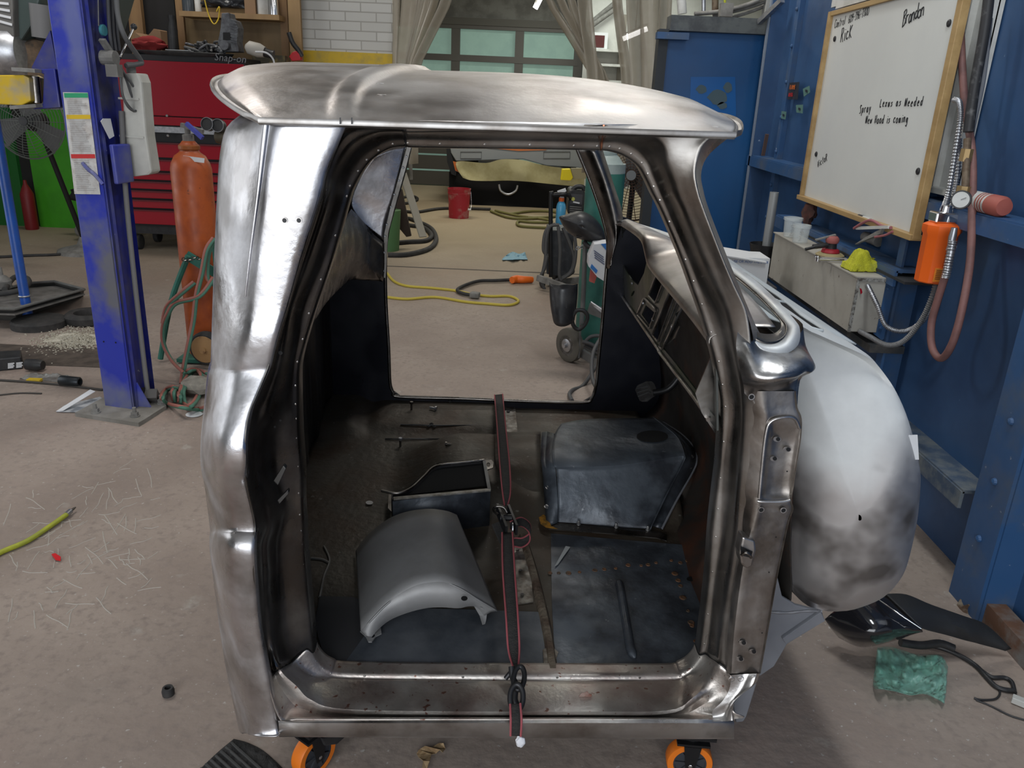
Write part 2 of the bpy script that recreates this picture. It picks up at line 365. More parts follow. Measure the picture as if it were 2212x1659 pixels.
# far bay wall with the sectional door
YD = 16.0
dl, dr_, dt = Y(760, 100, YD).x, Y(1250, 100, YD).x, Y(1100, 60, YD).z
struct('wall_back', *cat_(box(((-6.6 + dl) / 2, YD + .15, 1.95), (dl + 6.6, .3, 3.9)), box(((dr_ + 4.4) / 2, YD + .15, 1.95), (4.4 - dr_, .3, 3.9)),
                          box(((dl + dr_) / 2, YD + .15, (dt + 3.9) / 2), (dr_ - dl, .3, 3.9 - dt))), M('back_wall_concrete', (.30, .29, .26), .85, 0, (.2, .19, .17), 4))
FROST = M('frosted_green_panel', (.25, .38, .32), .4, 0, (.20, .31, .27), 3, .4, .6, emit=((.36, .56, .46), .24))
fr = ([], []); pn = ([], [])
dxs = [dl, Y(985, 100, YD).x, Y(1122, 100, YD).x, dr_]; gm = M('door_frame_aluminium', (.17, .16, .145), .6, .3)
dzs = [dt, Y(1100, 130, YD).z]; dzs += [dzs[1] - k * (dzs[0] - dzs[1]) for k in range(1, 9)]
dzs = [z for z in dzs if z > .1] + [.02]
for x in dxs: add(fr, box((x, YD - .05, (dt) / 2), (.16, .1, dt)))
for z in dzs: add(fr, box(((dl + dr_) / 2, YD - .05, z), (dr_ - dl, .12, .11)))
add(pn, box(((dl + dr_) / 2, YD, dt / 2), (dr_ - dl, .03, dt)))
d1 = struct('door_1', *pn, FROST); obj('door_frame', *fr, gm, d1)
dark = M('dark_louvre_wall', (.05, .045, .04), .6)
lw = ([], [])
lz = 0
while lz < 1.35:
    add(lw, box((-.9 - .75, 14.2, lz + .13), (3.0, .05, .23))); lz += .26
struct('wall_panel_dark', *lw, M('slatted_panel', (.085, .08, .07), .6))

# right wall: blue sheet steel booth, inner frame faces on x = 1.5
XW = 1.60
struct('wall_right', *box((XW + .03, 1.2, 1.95), (.06, 9.0, 3.9)), BLUEW)
def girt(name, a, b, mat=BLUEF): return struct(name, *cat_(bar(a, b, .1, .012), bar(Vector(a) + Vector((-.05, 0, -.03)), Vector(b) + Vector((-.05, 0, -.03)), .012, .06)), mat)
girt('trim_2', (1.55, -1.5, 1.2), (1.55, 5.5, 1.2))
lz_ = Xp(1955, 950, 1.5).z
girt('trim_3', (1.55, 2.37, lz_ + .0), (1.55, 5.5, lz_ + .0), M('dusty_blue_ledge', (.14, .16, .17), .7, 0, (.05, .08, .13), 12, .4, .6))
tk = ([], [])
# tall booth post near the camera and its angle flanges
p0 = G(2062, 1305); p1 = G(2165, 1325)
struct('trim_4', *cat_(box((1.50, 2.22, 1.95), (.012, .16, 3.9)), box((1.555, 2.30, 1.95), (.10, .012, 3.9)), box((1.555, 2.14, 1.95), (.10, .012, 3.9))), BLUEF)
# slim post behind the filter
yp = Xp(1935, 600, 1.5).y
struct('trim_5', *cat_(box((1.505, yp, .95), (.01, .05, 1.9)), box((1.555, yp + .02, .95), (.1, .01, 1.9))), BLUEF)
yq = Xp(1640, 200, 1.5).y
struct('trim_6', *box((1.50, yq, 1.6), (.012, .03, 3.2)), M('light_edge', (.20, .24, .30), .5))
struct('trim_22', *box((1.55, yq - .03, 1.6), (.1, .01, 3.2)), BLUEW)
yr = Xp(1700, 150, 1.56).y
struct('trim_7', *box((1.585, yr, 1.6), (.03, .07, 3.2)), BLUEF)
rv = ([], [])
for k in range(14):
    z = .25 + k * .2
    for yy in (yr, 2.22): add(rv, lathe([(.012, 0), (.010, .008), (.003, .011)], (1.568 if yy == yr else 1.494, yy, z), (-1, 0, 0), 10))
struct('trim_8', *rv, BLUEF)
# blue booth end panel facing the camera
e0, e1 = Y(1432, 180, 5.6).x, 1.53
ez = Y(1540, 68, 5.6).z
EP = M('blue_panel_smooth', (.012, .085, .24), .35, 0, (.016, .07, .19), 1.4, .4, .7, rvar=.08)
ep = struct('wall_booth_end', *box(((e0 + e1) / 2, 5.63, ez / 2), (e1 - e0, .06, ez)), EP)
pt = Plane(Y(1500, 200, 5.598), Y(1600, 200, 5.598), Y(1500, 300, 5.598))
tsh = [pt(*q) for q in ((1492, 166), (1588, 166), (1590, 242), (1586, 300), (1500, 300), (1490, 240))]
obj('cleaned_patch', *prism(tsh, (0, -.002, 0)), M('cleaner_blue', (.004, .10, .33), .35), ep)
OLV = M('adhesive_residue', (.06, .10, .12), .6)
for i, (cx, cy, rx, ry) in enumerate(((1515, 193, 11, 10), (1572, 189, 9, 12), (1550, 210, 20, 17), (1560, 228, 10, 8))):
    obj('adhesive_mark', *prism([pt(cx + rx * math.cos(a * .52) * (1 + .2 * math.sin(a * 2.3)), cy + ry * math.sin(a * .52)) + Vector((0, -.003, 0)) for a in range(12)], (0, -.001, 0)), OLV, ep)
struct('trim_9', *box(((e0 + e1) / 2, 5.60, ez + .035), (e1 - e0, .16, .09)), M('dark_trim', (.05, .055, .06), .6, 0, (.09, .1, .1), 9))
struct('trim_10', *box((e0 - .03, 5.62, ez / 2), (.06, .12, ez)), M('dark_edge', (.03, .035, .04), .6))
a = Y(1430, 78, 5.55); struct('trim_11', *box((a.x + .06, 5.52, a.z), (.2, .08, .04)), BLUEF)
struct('wall_booth_side', *box((e1 + 1.4, 5.8, 1.95), (2.75, .1, 3.9)), GREYW)
# white louvre behind the whiteboard
lv = ([], [])
c0, c1 = Xp(2120, 200, 1.56), Xp(2010, 400, 1.56)
lR, lZ = Xp(2128, 140, 1.575).y, Xp(2004, 398, 1.575).z
add(lv, box((1.585, (lR + 3.4) / 2, (lZ + 2.3) / 2), (.02, 3.4 - lR, 2.3 - lZ)))
for yy in (lR + .01, lR + .14, 3.30): add(lv, box((1.565, yy, (lZ + 2.3) / 2), (.03, .02, 2.3 - lZ)))
add(lv, box((1.56, (lR + 3.4) / 2, lZ - .01), (.05, 3.4 - lR, .02)))
add(lv, box((1.565, 3.8, 2.02), (.04, 1.4, .05)))
struct('window_1', *lv, WHITE)
# diagonal bright braces
struct('trim_12', *bar(Y(1690, 0, 5.3), Y(1640, 48, 5.5), .03, .03), GALV)
# black pipe
def tb(name, P, r, mat, parent=None, **k): return obj(name, *tube(P, r, k.pop('seg', 10), closed=k.pop('closed', False), n=k.pop('n', 6)), mat, parent, smooth=60, **k)

# floor pieces: expansion joint
struct('trim_13', *box((G(1000, 582).x - .6, G(1000, 582).y, .001), (3.6, .03, .003)), M('joint_dirt', (.10, .085, .07), .9))

# ================================================================ TRUCK CAB
ZF = .39
cabL = W(0, .8, 0); cabL.z = .30
cab = thing('truck_cab', 'bare steel pickup truck cab shell without doors, strapped down on a wheeled dolly', 'truck cab', cabL)
# door frame stations: A inner edge ... F outer edge (clockwise from the bottom left)
ST = [
 # (A) (B) (C) (D) (E) (F) bulge
 [(677, 1409), (661, 1402), (630, 1430), (604, 1445), (592, 1455), (578, 1472), .0],
 [(675, 1380), (662, 1380), (615, 1380), (588, 1380), (573, 1380), (562, 1380), .0],
 [(667, 1290), (654, 1290), (607, 1290), (580, 1290), (566, 1290), (552, 1290), .02],
 [(662, 1230), (646, 1230), (601, 1230), (581, 1230), (562, 1230), (547, 1230), .035],
 [(658, 1175), (643, 1175), (600, 1175), (579, 1175), (560, 1175), (548, 1175), .03],
 [(656, 1138), (640, 1138), (606, 1138), (588, 1138), (573, 1138), (551, 1138), .015],
 [(653, 1090), (636, 1090), (610, 1090), (584, 1090), (567, 1090), (541, 1090), .02],
 [(652, 1022), (633, 1022), (592, 1022), (561, 1022), (547, 1022), (529, 1022), .045],
 [(647, 946), (630, 946), (590, 946), (557, 946), (544, 946), (530, 946), .05],
 [(645, 895), (631, 895), (603, 895), (575, 895), (550, 895), (538, 895), .035],
 [(644, 856), (630, 856), (612, 856), (587, 856), (568, 856), (553, 856), .02],
 [(645, 793), (633, 793), (621, 793), (606, 793), (592, 793), (579, 793), .0],
 [(660, 732), (645, 732), (632, 732), (617, 732), (605, 732), (594, 732), .0],
 [(682, 660), (660, 660), (646, 660), (632, 660), (623, 660), (616, 660), .0],
 [(716, 560), (699, 560), (684, 560), (668, 560), (655, 560), (643, 560), .0],
 [(751, 436), (737, 436), (722, 436), (708, 436), (695, 436), (683, 436), .0],
 [(762, 404), (747, 397), (733, 388), (719, 378), (706, 370), (697, 372), .0],
 [(783, 367), (771, 355), (757, 344), (741, 330), (726, 318), (718, 320), .0],
 [(807, 340), (797, 327), (785, 314), (770, 300), (752, 285), (740, 266), .0],
 [(843, 319), (838, 303), (830, 293), (817, 285), (802, 274), (795, 264), .0],
 [(877, 315), (876, 300), (874, 290), (871, 284), (868, 275), (866, 264), .0],
 [(890, 317), (890, 299), (890, 291), (890, 285), (890, 273), (890, 264), .0],
 [(1000, 319), (1000, 301), (1000, 294), (1000, 283), (1000, 274), (1000, 266), .0],
 [(1120, 320), (1120, 302), (1120, 296), (1120, 285), (1120, 276), (1120, 268), .0],
 [(1240, 322), (1240, 304), (1240, 297), (1240, 287), (1240, 278), (1240, 270), .0],
 [(1298, 323), (1300, 305), (1301, 298), (1302, 289), (1303, 279), (1304, 271), .0],
 [(1322, 326), (1332, 307), (1350, 297), (1385, 290), (1415, 283), (1480, 274), .0],
 [(1348, 335), (1368, 319), (1392, 318), (1425, 312), (1446, 303), (1552, 280), .0],
 [(1378, 356), (1397, 345), (1412, 348), (1435, 350), (1458, 345), (1520, 312), .0],
 [(1395, 384), (1412, 378), (1427, 381), (1450, 388), (1472, 386), (1503, 362), .0],
 [(1412, 420), (1428, 415), (1442, 418), (1462, 424), (1484, 424), (1507, 408), .0],
 [(1433, 462), (1447, 460), (1461, 460), (1478, 460), (1498, 460), (1523, 458), .0],
 [(1474, 560), (1490, 560), (1503, 560), (1520, 560), (1542, 560), (1562, 560), .0],
 [(1495, 618), (1512, 618), (1528, 618), (1546, 618), (1564, 618), (1587, 618), .0],
 [(1519, 685), (1536, 683), (1557, 680), (1570, 680), (1585, 680), (1614, 680), .0],
 [(1542, 766), (1560, 766), (1579, 766), (1586, 766), (1596, 770), (1622, 765), .0],
 [(1555, 830), (1569, 830), (1589, 830), (1597, 830), (1602, 830), (1612, 830), .0],
 [(1560, 893), (1577, 893), (1597, 893), (1603, 893), (1612, 893), (1640, 893), .0],
 [(1555, 995), (1566, 995), (1586, 995), (1598, 995), (1612, 995), (1642, 995), .0],
 [(1545, 1083), (1561, 1083), (1579, 1083), (1591, 1083), (1608, 1083), (1634, 1083), .0],
 [(1537, 1159), (1557, 1159), (1572, 1159), (1586, 1159), (1602, 1159), (1617, 1159), .0],
 [(1530, 1255), (1545, 1255), (1557, 1255), (1571, 1255), (1586, 1255), (1600, 1255), .0],
 [(1517, 1366), (1533, 1366), (1543, 1366), (1556, 1366), (1570, 1366), (1585, 1366), .0],
 [(1510, 1413), (1524, 1412), (1536, 1421), (1550, 1430), (1568, 1445), (1580, 1458), .0],
 [(1493, 1438), (1503, 1444), (1516, 1452), (1530, 1472), (1556, 1490), (1584, 1505), .0],
 [(1471, 1451), (1480, 1461), (1490, 1469), (1496, 1508), (1515, 1524), (1584, 1536), .0],
 [(1444, 1457), (1446, 1470), (1448, 1479), (1440, 1535), (1450, 1546), (1584, 1553), .0],
 [(1250, 1457), (1250, 1471), (1250, 1479), (1250, 1537), (1250, 1547), (1250, 1554), .0],
 [(1000, 1456), (1000, 1470), (1000, 1478), (1000, 1537), (1000, 1547), (1000, 1554), .0],
 [(752, 1453), (750, 1466), (746, 1476), (745, 1532), (740, 1545), (735, 1554), .0],
 [(714, 1446), (702, 1454), (688, 1470), (672, 1512), (655, 1532), (640, 1554), .0],
 [(692, 1432), (678, 1434), (660, 1458), (640, 1482), (622, 1508), (606, 1556), .0],
]
VA = [.135, .125, .105, .06, .045, .0]
def vrow(k, i):
    s = ST[i]; f = s[6]; sill = (i >= 45 or i == 0)
    v = VA[k]
    if sill and k == 3: v = .035
    if 26 <= i <= 44 and k == 5: v = .03
    if 21 <= i <= 25 and k == 4: v = .05
    return v - f * (k / 5) ** 1.5
rowsL = []
NL = len(ST)
for k in range(6):
    rowsL.append([C(*ST[i][k], vrow(k, i)) for i in range(NL)])
# inner return flange
rowsL.insert(0, [p + CV * .035 for p in rowsL[0]])
rows2 = [crom(r_, 5, True) for r_ in rowsL]      # along the frame
cols = list(zip(*rows2)); fine = [crom(c_, 4, False) for c_ in cols]    # across
n5 = 5
def seg(i0, i1): return [fine[j % len(fine)] for j in range(i0 * n5, i1 * n5 + 1)]
def frame_part(name, i0, i1, mat, label=None):
    V, F = grid(seg(i0, i1)); o = obj(name, V, F, mat, cab, smooth=50, label=label)
    s = o.modifiers.new('solid', 'SOLIDIFY'); s.thickness = .002; s.offset = 0; return o
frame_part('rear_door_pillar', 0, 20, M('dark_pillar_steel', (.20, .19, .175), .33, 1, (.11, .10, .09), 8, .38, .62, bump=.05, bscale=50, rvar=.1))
frame_part('door_header', 20, 25, MSTEEL)
frame_part('windshield_pillar', 25, 43, MSTEEL)
sill = frame_part('door_sill', 43, NL, M('sill_steel', (.56, .53, .49), .42, .9, (.38, .31, .28), 9, .42, .66, bump=.1, bscale=120, rvar=.1, specks=((.25, .13, .1), 70, .66)))
# weld seams
for k, i in enumerate((20, 25, 43, NL)):
    P = [Vector(p) - CV * .001 for p in fine[(i * n5) % len(fine)]]
    obj('weld_seam', *tube(P, .0016, 6, raw=True), M('copper_seam', (.45, .2, .12), .4, 1) if i == 25 else BLACKM, cab)
# dimples / spot welds along the pinch flange
hd = ([], []); dk = ([], [])
for j, c_ in enumerate(fine):
    if j % 4 == 0:
        p = (Vector(c_[4]) + Vector(c_[8])) / 2
        obj('flange_dimple', *lathe([(.0035, 0), (.0026, .0012), (.0005, .0018)], p - CV * .0005, -CV, 10), MSTEEL, cab)
def hole(px, py, v, r, name='bolt_hole', mat=BLACKM, ring=True, plane=None):
    p = plane(px, py, .002) if plane else C(px, py, v - .002)
    n = plane.n if plane else -CV
    o = obj(name, *lathe([(r, 0), (r, .0008)], p, n, 14), mat, cab)
    if ring: obj('hole_rim', *lathe([(r, 0), (r * 1.35, 0), (r * 1.35, .0014), (r, .0014), (r, 0)], p, n, 16, cap=False), STEEL, cab)
    return o
def onframe(px, py):      # nearest modelled frame depth for a point
    best = None
    for i in range(NL):
        for k in range(6):
            d = (ST[i][k][0] - px) ** 2 + (ST[i][k][1] - py) ** 2
            if best is None or d < best[0]: best = (d, vrow(k, i))
    return best[1]
for px, py in ((606, 762), (567, 1126)): hole(px, py, onframe(px, py) - .006, .0035, ring=False)
for px, py in ((606, 908), (594, 922)): hole(px, py, onframe(px, py) - .004, .0022, 'slot_hole', ring=False)
# little latch bosses in the rear pillar recess
for poly in (((590, 1040), (612, 1005), (618, 1012), (600, 1050)), ((598, 1082), (622, 1058), (624, 1066), (603, 1090))):
    obj('striker_boss', *prism([C(*q, .035) for q in poly], CV * .012), M('black_boss', (.08, .078, .075), .45, .9), cab, bevel=.002)

# ---- rear corner panel (left outer skin)
RC = [ # F edge, crease, mid, silhouette, bulge
 [(740, 266), (640, 262), (590, 262), (560, 259), (525, 248), .0],
 [(719, 318), (620, 318), (578, 310), (540, 285), (492, 278), .0],
 [(697, 372), (600, 372), (566, 372), (525, 350), (478, 335), .0],
 [(683, 430), (590, 430), (560, 430), (515, 420), (472, 410), .0],
 [(643, 560), (570, 560), (545, 560), (503, 560), (465, 555), .0],
 [(616, 660), (560, 660), (532, 660), (494, 660), (461, 660), .0],
 [(594, 732), (548, 735), (520, 737), (487, 738), (458, 738), .005],
 [(583, 780), (545, 785), (512, 790), (482, 792), (456, 790), .0],
 [(577, 800), (540, 805), (505, 808), (476, 808), (450, 806), -.004],
 [(553, 856), (520, 862), (492, 866), (468, 866), (444, 862), .018],
 [(538, 895), (510, 900), (484, 903), (460, 903), (440, 900), .032],
 [(530, 946), (500, 948), (475, 950), (455, 950), (435, 948), .048],
 [(529, 1000), (500, 1000), (475, 1000), (455, 998), (434, 995), .052],
 [(529, 1030), (502, 1030), (477, 1030), (456, 1026), (437, 1022), .042],
 [(534, 1060), (508, 1060), (482, 1058), (460, 1054), (443, 1050), .022],
 [(551, 1138), (522, 1138), (495, 1137), (473, 1134), (453, 1130), .010],
 [(549, 1158), (518, 1158), (492, 1156), (470, 1153), (455, 1150), .022],
 [(547, 1185), (516, 1185), (490, 1184), (470, 1180), (453, 1176), .035],
 [(549, 1230), (520, 1230), (492, 1230), (472, 1225), (458, 1220), .033],
 [(553, 1300), (525, 1300), (498, 1300), (478, 1292), (466, 1285), .018],
 [(562, 1380), (535, 1380), (510, 1378), (490, 1370), (476, 1362), .006],
 [(580, 1472), (555, 1472), (530, 1470), (508, 1462), (490, 1450), .0],
 [(593, 1540), (568, 1542), (543, 1542), (522, 1532), (505, 1520), -.002],
 [(600, 1580), (575, 1582), (550, 1580), (530, 1572), (514, 1562), .002],
 [(601, 1589), (578, 1591), (552, 1590), (534, 1584), (519, 1574), .012],
]
VR = [.0, .0, .012, .06, .16]
rr = []
for row in RC:
    b = row[5]; P = [C(*row[k], VR[k] - b) for k in range(5)]
    P.insert(0, P[0] + CV * .02)
    l = P[-1]; P.append(l + CV * .12 + CU * -.02); P.append(l + CV * .55 + CU * -.05)
    rr.append(P)
r3 = [crom(r_, 4) for r_ in rr]; r4 = list(zip(*[crom(c_, 3) for c_ in zip(*r3)]))
BRIGHT = M('polished_steel', (.66, .66, .68), .34, 1, (.38, .365, .36), 5, .43, .60, bump=.07, bscale=50, rvar=.15)
rcp = obj('rear_corner_panel', *grid(r4), BRIGHT, cab, smooth=60)
s = rcp.modifiers.new('solid', 'SOLIDIFY'); s.thickness = .002; s.offset = 0
# crease bead from the drip rail down
tbp = [C(576, 262, -.001), C(568, 330, -.001), C(560, 400, -.001), C(551, 470, -.001), C(541, 545, .0), C(530, 640, .003)]
obj('crease_bead', *tube(tbp, .006, 8, rf=lambda t: 1 - .7 * t), BRIGHT, cab, smooth=60)
for px in (615, 646): hole(px, 476, -.001, .0035)
# back skin of the cab
ul = uvw(C(434, 980, .16))[0]
# ---- rocker
ru0, ru1 = C(602, 1572, .0), C(1586, 1572, .0)
prof = [((602, 1553), (1583, 1551), .03), ((601, 1556), (1584, 1554), .0), ((602, 1562), (1586, 1562), -.006), ((603, 1588), (1586, 1593), -.004), ((603, 1592), (1586, 1597), .012)]
rw = []
for t in range(13):
    f = t / 12; rw.append([C(a[0] + (b[0] - a[0]) * f, a[1] + (b[1] - a[1]) * f, v) for a, b, v in prof] + [C(603 + 983 * f, 1590 + 5 * f, .14)])
o = obj('rocker_panel', *grid(rw), STEEL, cab, smooth=40); o.modifiers.new('solid', 'SOLIDIFY').thickness = .003
# ---- hinge pillar face
HP = [(1612, 830), (1640, 838), (1680, 845), (1719, 832), (1722, 870), (1719, 892), (1728, 900), (1729, 910), (1727, 948), (1716, 1020), (1707, 1084), (1710, 1100), (1709, 1112), (1699, 1125), (1695, 1152),
      (1685, 1210), (1675, 1255), (1655, 1366), (1640, 1452), (1580, 1458), (1585, 1366), (1600, 1255), (1617, 1159), (1634, 1083), (1642, 995), (1640, 893)]
def shell(outline, v0, th, holes=(), dv=None): return plate([C(x, y, v0) for x, y in outline], [[C(x, y, v0) for x, y in h] for h in holes], CV * th)
def ell(cx, cy, rx, ry, n=14, rot=0): return [(cx + rx * math.cos(a * 2 * math.pi / n) * math.cos(rot) - ry * math.sin(a * 2 * math.pi / n) * math.sin(rot), cy + rx * math.cos(a * 2 * math.pi / n) * math.sin(rot) + ry * math.sin(a * 2 * math.pi / n) * math.cos(rot)) for a in range(n)]
HO = [(1679, 949), (1701, 971), (1672, 991), (1605, 1389), (1627, 1408), (1599, 1424)]
# lofted left edge + right edge rows for a soft folded face
hrows = []
HL = [(845, 1608, 1640, 1668, 1712, 1716), (880, 1612, 1645, 1668, 1712, 1720), (905, 1615, 1650, 1672, 1718, 1729), (950, 1612, 1652, 1670, 1714, 1727), (1000, 1612, 1648, 1664, 1706, 1719), (1060, 1608, 1642, 1656, 1700, 1710),
      (1082, 1608, 1636, 1655, 1698, 1707), (1100, 1606, 1634, 1652, 1702, 1711), (1125, 1604, 1628, 1648, 1694, 1702), (1180, 1600, 1614, 1640, 1682, 1690), (1255, 1586, 1600, 1625, 1666, 1675), (1366, 1570, 1586, 1610, 1647, 1656), (1455, 1568, 1580, 1600, 1633, 1640)]
for y, a, b_, c_, d_, e_ in HL:
    rec = .012 if 915 < y < 1075 else 0
    hrows.append([C(a, y, .045), C(b_, y, .022), C(c_, y, .024 + rec), C(d_, y, .026 + rec), C(e_, y, .03), C(e_ + 1, y, .05), C(e_ - 22, y, .30)])
hp = list(zip(*[crom(c_, 4) for c_ in zip(*[crom(r_, 3) for r_ in hrows])]))
o = obj('hinge_pillar', *grid(hp), M('hinge_pillar_steel', (.44, .415, .39), .40, 1, (.23, .205, .18), 10, .40, .66, bump=.06, bscale=60, rvar=.1), cab, smooth=45)
for i, (px, py) in enumerate(HO):
    v = .034 if i < 3 else .022
    obj('hinge_bolt_slot', *prism([C(x, y, v - .002) for x, y in ell(px, py, 8.5, 5.5, 14)], CV * .001), STEEL, cab)
    obj('hinge_bolt_hole', *prism([C(x, y, v - .0035) for x, y in ell(px + 2, py, 4.6, 4.2, 12)], CV * .001), BLACKM, cab)
for px, py in ((1644, 1101), (1692, 1102), (1623, 857)): hole(px, py, .022, .0042)
for px, py in ((1643, 1018), (1700, 1018), (1676, 1160), (1661, 1236), (1646, 1367)): hole(px, py, .022, .0014, ring=False)
# raised ledge at the bottom of the hinge recess and door check boss
obj('hinge_recess_ledge', *tube([C(1636, 1082, .02), C(1650, 1084, .018), C(1690, 1084, .02), C(1706, 1080, .022)], .003, 8), STEEL, cab, smooth=60)
obj('hinge_recess_edge', *tube([C(1640, 1076, .02), C(1646, 1010, .02), C(1654, 940, .02), C(1664, 912, .02), C(1690, 902, .02), C(1716, 904, .022), C(1727, 925, .025)], .003, 8), STEEL, cab, smooth=60)
chk = [(1604, 1160), (1632, 1170), (1634, 1190), (1627, 1222), (1612, 1230), (1600, 1218), (1597, 1195)]
obj('door_check_boss', *prism([C(x, y, .012) for x, y in chk], CV * .03), STEEL, cab, bevel=.004)
obj('door_check_slot', *prism([C(x, y, .010) for x, y in ((1600, 1180), (1626, 1192), (1622, 1205), (1601, 1200))], CV * .002), BLACKM, cab)
obj('door_check_link', *tube([C(1602, 1199, .006), C(1610, 1194, .0), C(1619, 1198, .0), C(1622, 1204, .006)], .003, 8), DSTEEL, cab, smooth=60)
# lower front corner (below the hinge pillar): dog-leg to the rocker
DLG = [[(1580, 1458), (1610, 1456), (1640, 1455)], [(1575, 1490), (1605, 1475), (1637, 1462)], [(1560, 1515), (1592, 1500), (1630, 1478)], [(1540, 1535), (1575, 1520), (1600, 1502)], [(1540, 1550), (1565, 1542), (1584, 1520)], [(1540, 1558), (1565, 1558), (1586, 1556)]]
dv = [.025, .02, .015, .012, .01, -.001]
dd = [[C(x, y, dv[i] - .004) for x, y in r_] + [C(*r_[-1], .12)] for i, r_ in enumerate(DLG)]
dd = list(zip(*[crom(c_, 4) for c_ in zip(*[crom(r_, 4) for r_ in dd])]))
obj('front_lower_corner', *grid(dd), STEEL, cab, smooth=60)
for px, py in ((1580, 1467), (1600, 1466), (1628, 1464)):
    obj('spot_weld', *lathe([(.006, 0), (.0065, .001), (.005, .0015)], C(px, py, .012), -CV, 14, cap=False), STEEL, cab)
obj('lower_body_bracket', *prism([C(x, y, .06) for x, y in ((1584, 1520), (1600, 1500), (1640, 1460), (1625, 1510), (1613, 1548), (1606, 1560), (1590, 1562))], CV * .03), GREYPR, cab, bevel=.003)

# ---- cowl corner
cw = [ # top edge ... bottom edge rows along from pillar to horn tip
 [(1597, 700), (1590, 745), (1596, 785), (1602, 815), (1606, 832), (1608, 850)],
 [(1622, 722), (1617, 752), (1622, 790), (1630, 822), (1632, 836), (1630, 868)],
 [(1645, 742), (1640, 765), (1648, 795), (1662, 824), (1662, 838), (1662, 880)],
 [(1672, 748), (1672, 765), (1682, 792), (1694, 818), (1692, 832), (1694, 888)],
 [(1700, 740), (1704, 757), (1716, 785), (1722, 812), (1712, 826), (1712, 888)],
 [(1722, 728), (1728, 750), (1744, 775), (1742, 802), (1722, 820), (1718, 885)],
 [(1734, 700), (1740, 745), (1760, 788), (1753, 801), (1727, 818), (1719, 880)]]
vc = [[.05, .03, .02, .015, .03, .03], [.05, .02, .0, -.01, .02, .03], [.06, .02, -.005, -.02, .02, .03], [.07, .03, -.005, -.02, .025, .03], [.09, .05, .005, -.01, .03, .032], [.12, .09, .03, .01, .035, .035], [.16, .14, .06, .03, .05, .05]]
cg = [[C(*cw[i][k], vc[i][k]) for k in range(6)] for i in range(7)]
cg.append([p + CV * .1 for p in cg[-1]])
cg = list(zip(*[crom(c_, 4) for c_ in zip(*[crom(r_, 4) for r_ in cg])]))
obj('cowl_corner', *grid(cg), DSTEEL if False else M('cowl_steel', (.46, .45, .44), .34, 1, (.19, .18, .17), 11, .38, .62, bump=.05, bscale=50, rvar=.1), cab, smooth=60)

# ---- windshield opening lower frame and cowl top: profiles extruded across the cab with rounded ends
def cross(name, pts, mat, parent=None, v0=.2, v1=1.42, smooth=40, sol=.003, n=2):
    """pts: (px, py) measured on plane v=v0, swept straight across the cab to v1"""
    P = [C(x, y, v0) for x, y in pts]
    if n > 1 and len(P) > 2: P = crom(P, n)
    rws = [[Vector(p) + CV * ((v1 - v0) * t / 8) for p in P] for t in range(9)]
    o = obj(name, *grid(rws), mat, parent or cab, smooth=smooth)
    if sol: o.modifiers.new('solid', 'SOLIDIFY').thickness = sol
    return o
# pixel points on v=.1 for the near end, arcs closing to the pillar base
ring_in = [(1552, 590), (1600, 622), (1650, 660), (1684, 690), (1697, 708), (1700, 722), (1694, 735), (1678, 743), (1655, 744), (1634, 734)]
def U_(u, z): return (u, z)
def sweep(name, prof, mat, v0, v1, parent=None, smooth=40, sol=.003, n=4, bow=0.0, nv=16, endr=0.0):
    """prof: (u, z) profile swept across the cab, optional forward bow in plan"""
    P = crom([(a, b, 0) for a, b in prof], n) if n > 1 else [(a, b, 0) for a, b in prof]
    rws = []
    for t in range(nv + 1):
        f = t / nv; b = bow * (1 - abs(2 * f - 1) ** 3)
        rws.append([W(p[0] + b, v0 + (v1 - v0) * f, p[1]) for p in P])
    o = obj(name, *grid(rws), mat, parent or cab, smooth=smooth)
    if sol: o.modifiers.new('solid', 'SOLIDIFY').thickness = sol
    return o
# windshield rebate (steel) and bright lip in front of it; both turn back round the pillar foot
wsz = 1.128
LIPM = M('windshield_lip_steel', (.62, .63, .62), .5, .6, (.5, .49, .48), 8, .4, .66, rvar=.1)
A0 = [(1640, 738), (1662, 741), (1683, 737), (1696, 727), (1700, 712), (1690, 694)]
def ringloft(name, lines, mat):
    rws = [crom([C(x, y, v) for x, y, v in ln], 5) for ln in lines]
    rws = [r_ + [r_[-1] + (W(0, 0, 0) - W(0, 0, 0))] for r_ in rws]
    o = obj(name, *grid(list(zip(*[crom(c_, 3) for c_ in zip(*rws)]))), mat, cab, smooth=60); o.modifiers.new('solid', 'SOLIDIFY').thickness = .002
    return o
far = lambda u, z: W(u, 1.47, z)
def wsline(pts, fu, fz, bow=.06):
    near = [C(x, y, v) for x, y, v in pts]; a = near[-1]; b = far(fu, fz); u0, v0, z0 = uvw(a)
    out = list(near)
    for k in range(1, 9):
        f = k / 8; out.append(W(u0 + (fu - u0) * f + bow * 4 * f * (1 - f), v0 + (1.47 - v0) * f, z0 + (fz - z0) * f + .012 * 4 * f * (1 - f)))
    return out
L1 = wsline([(1622, 728, .055), (1650, 742, .05), (1678, 741, .055), (1696, 728, .075), (1700, 712, .11), (1690, 695, .15)], .400, 1.118)
L2 = wsline([(1618, 712, .07), (1646, 722, .07), (1670, 722, .075), (1684, 712, .095), (1686, 700, .13), (1677, 684, .17)], .385, 1.108)
L3 = wsline([(1626, 735, .045), (1652, 752, .04), (1686, 751, .045), (1706, 738, .06), (1712, 716, .09), (1703, 696, .13)], .425, 1.125)
L4 = wsline([(1628, 742, .045), (1655, 765, .035), (1694, 765, .035), (1724, 745, .06), (1728, 712, .10), (1716, 690, .14)], .46, 1.115)
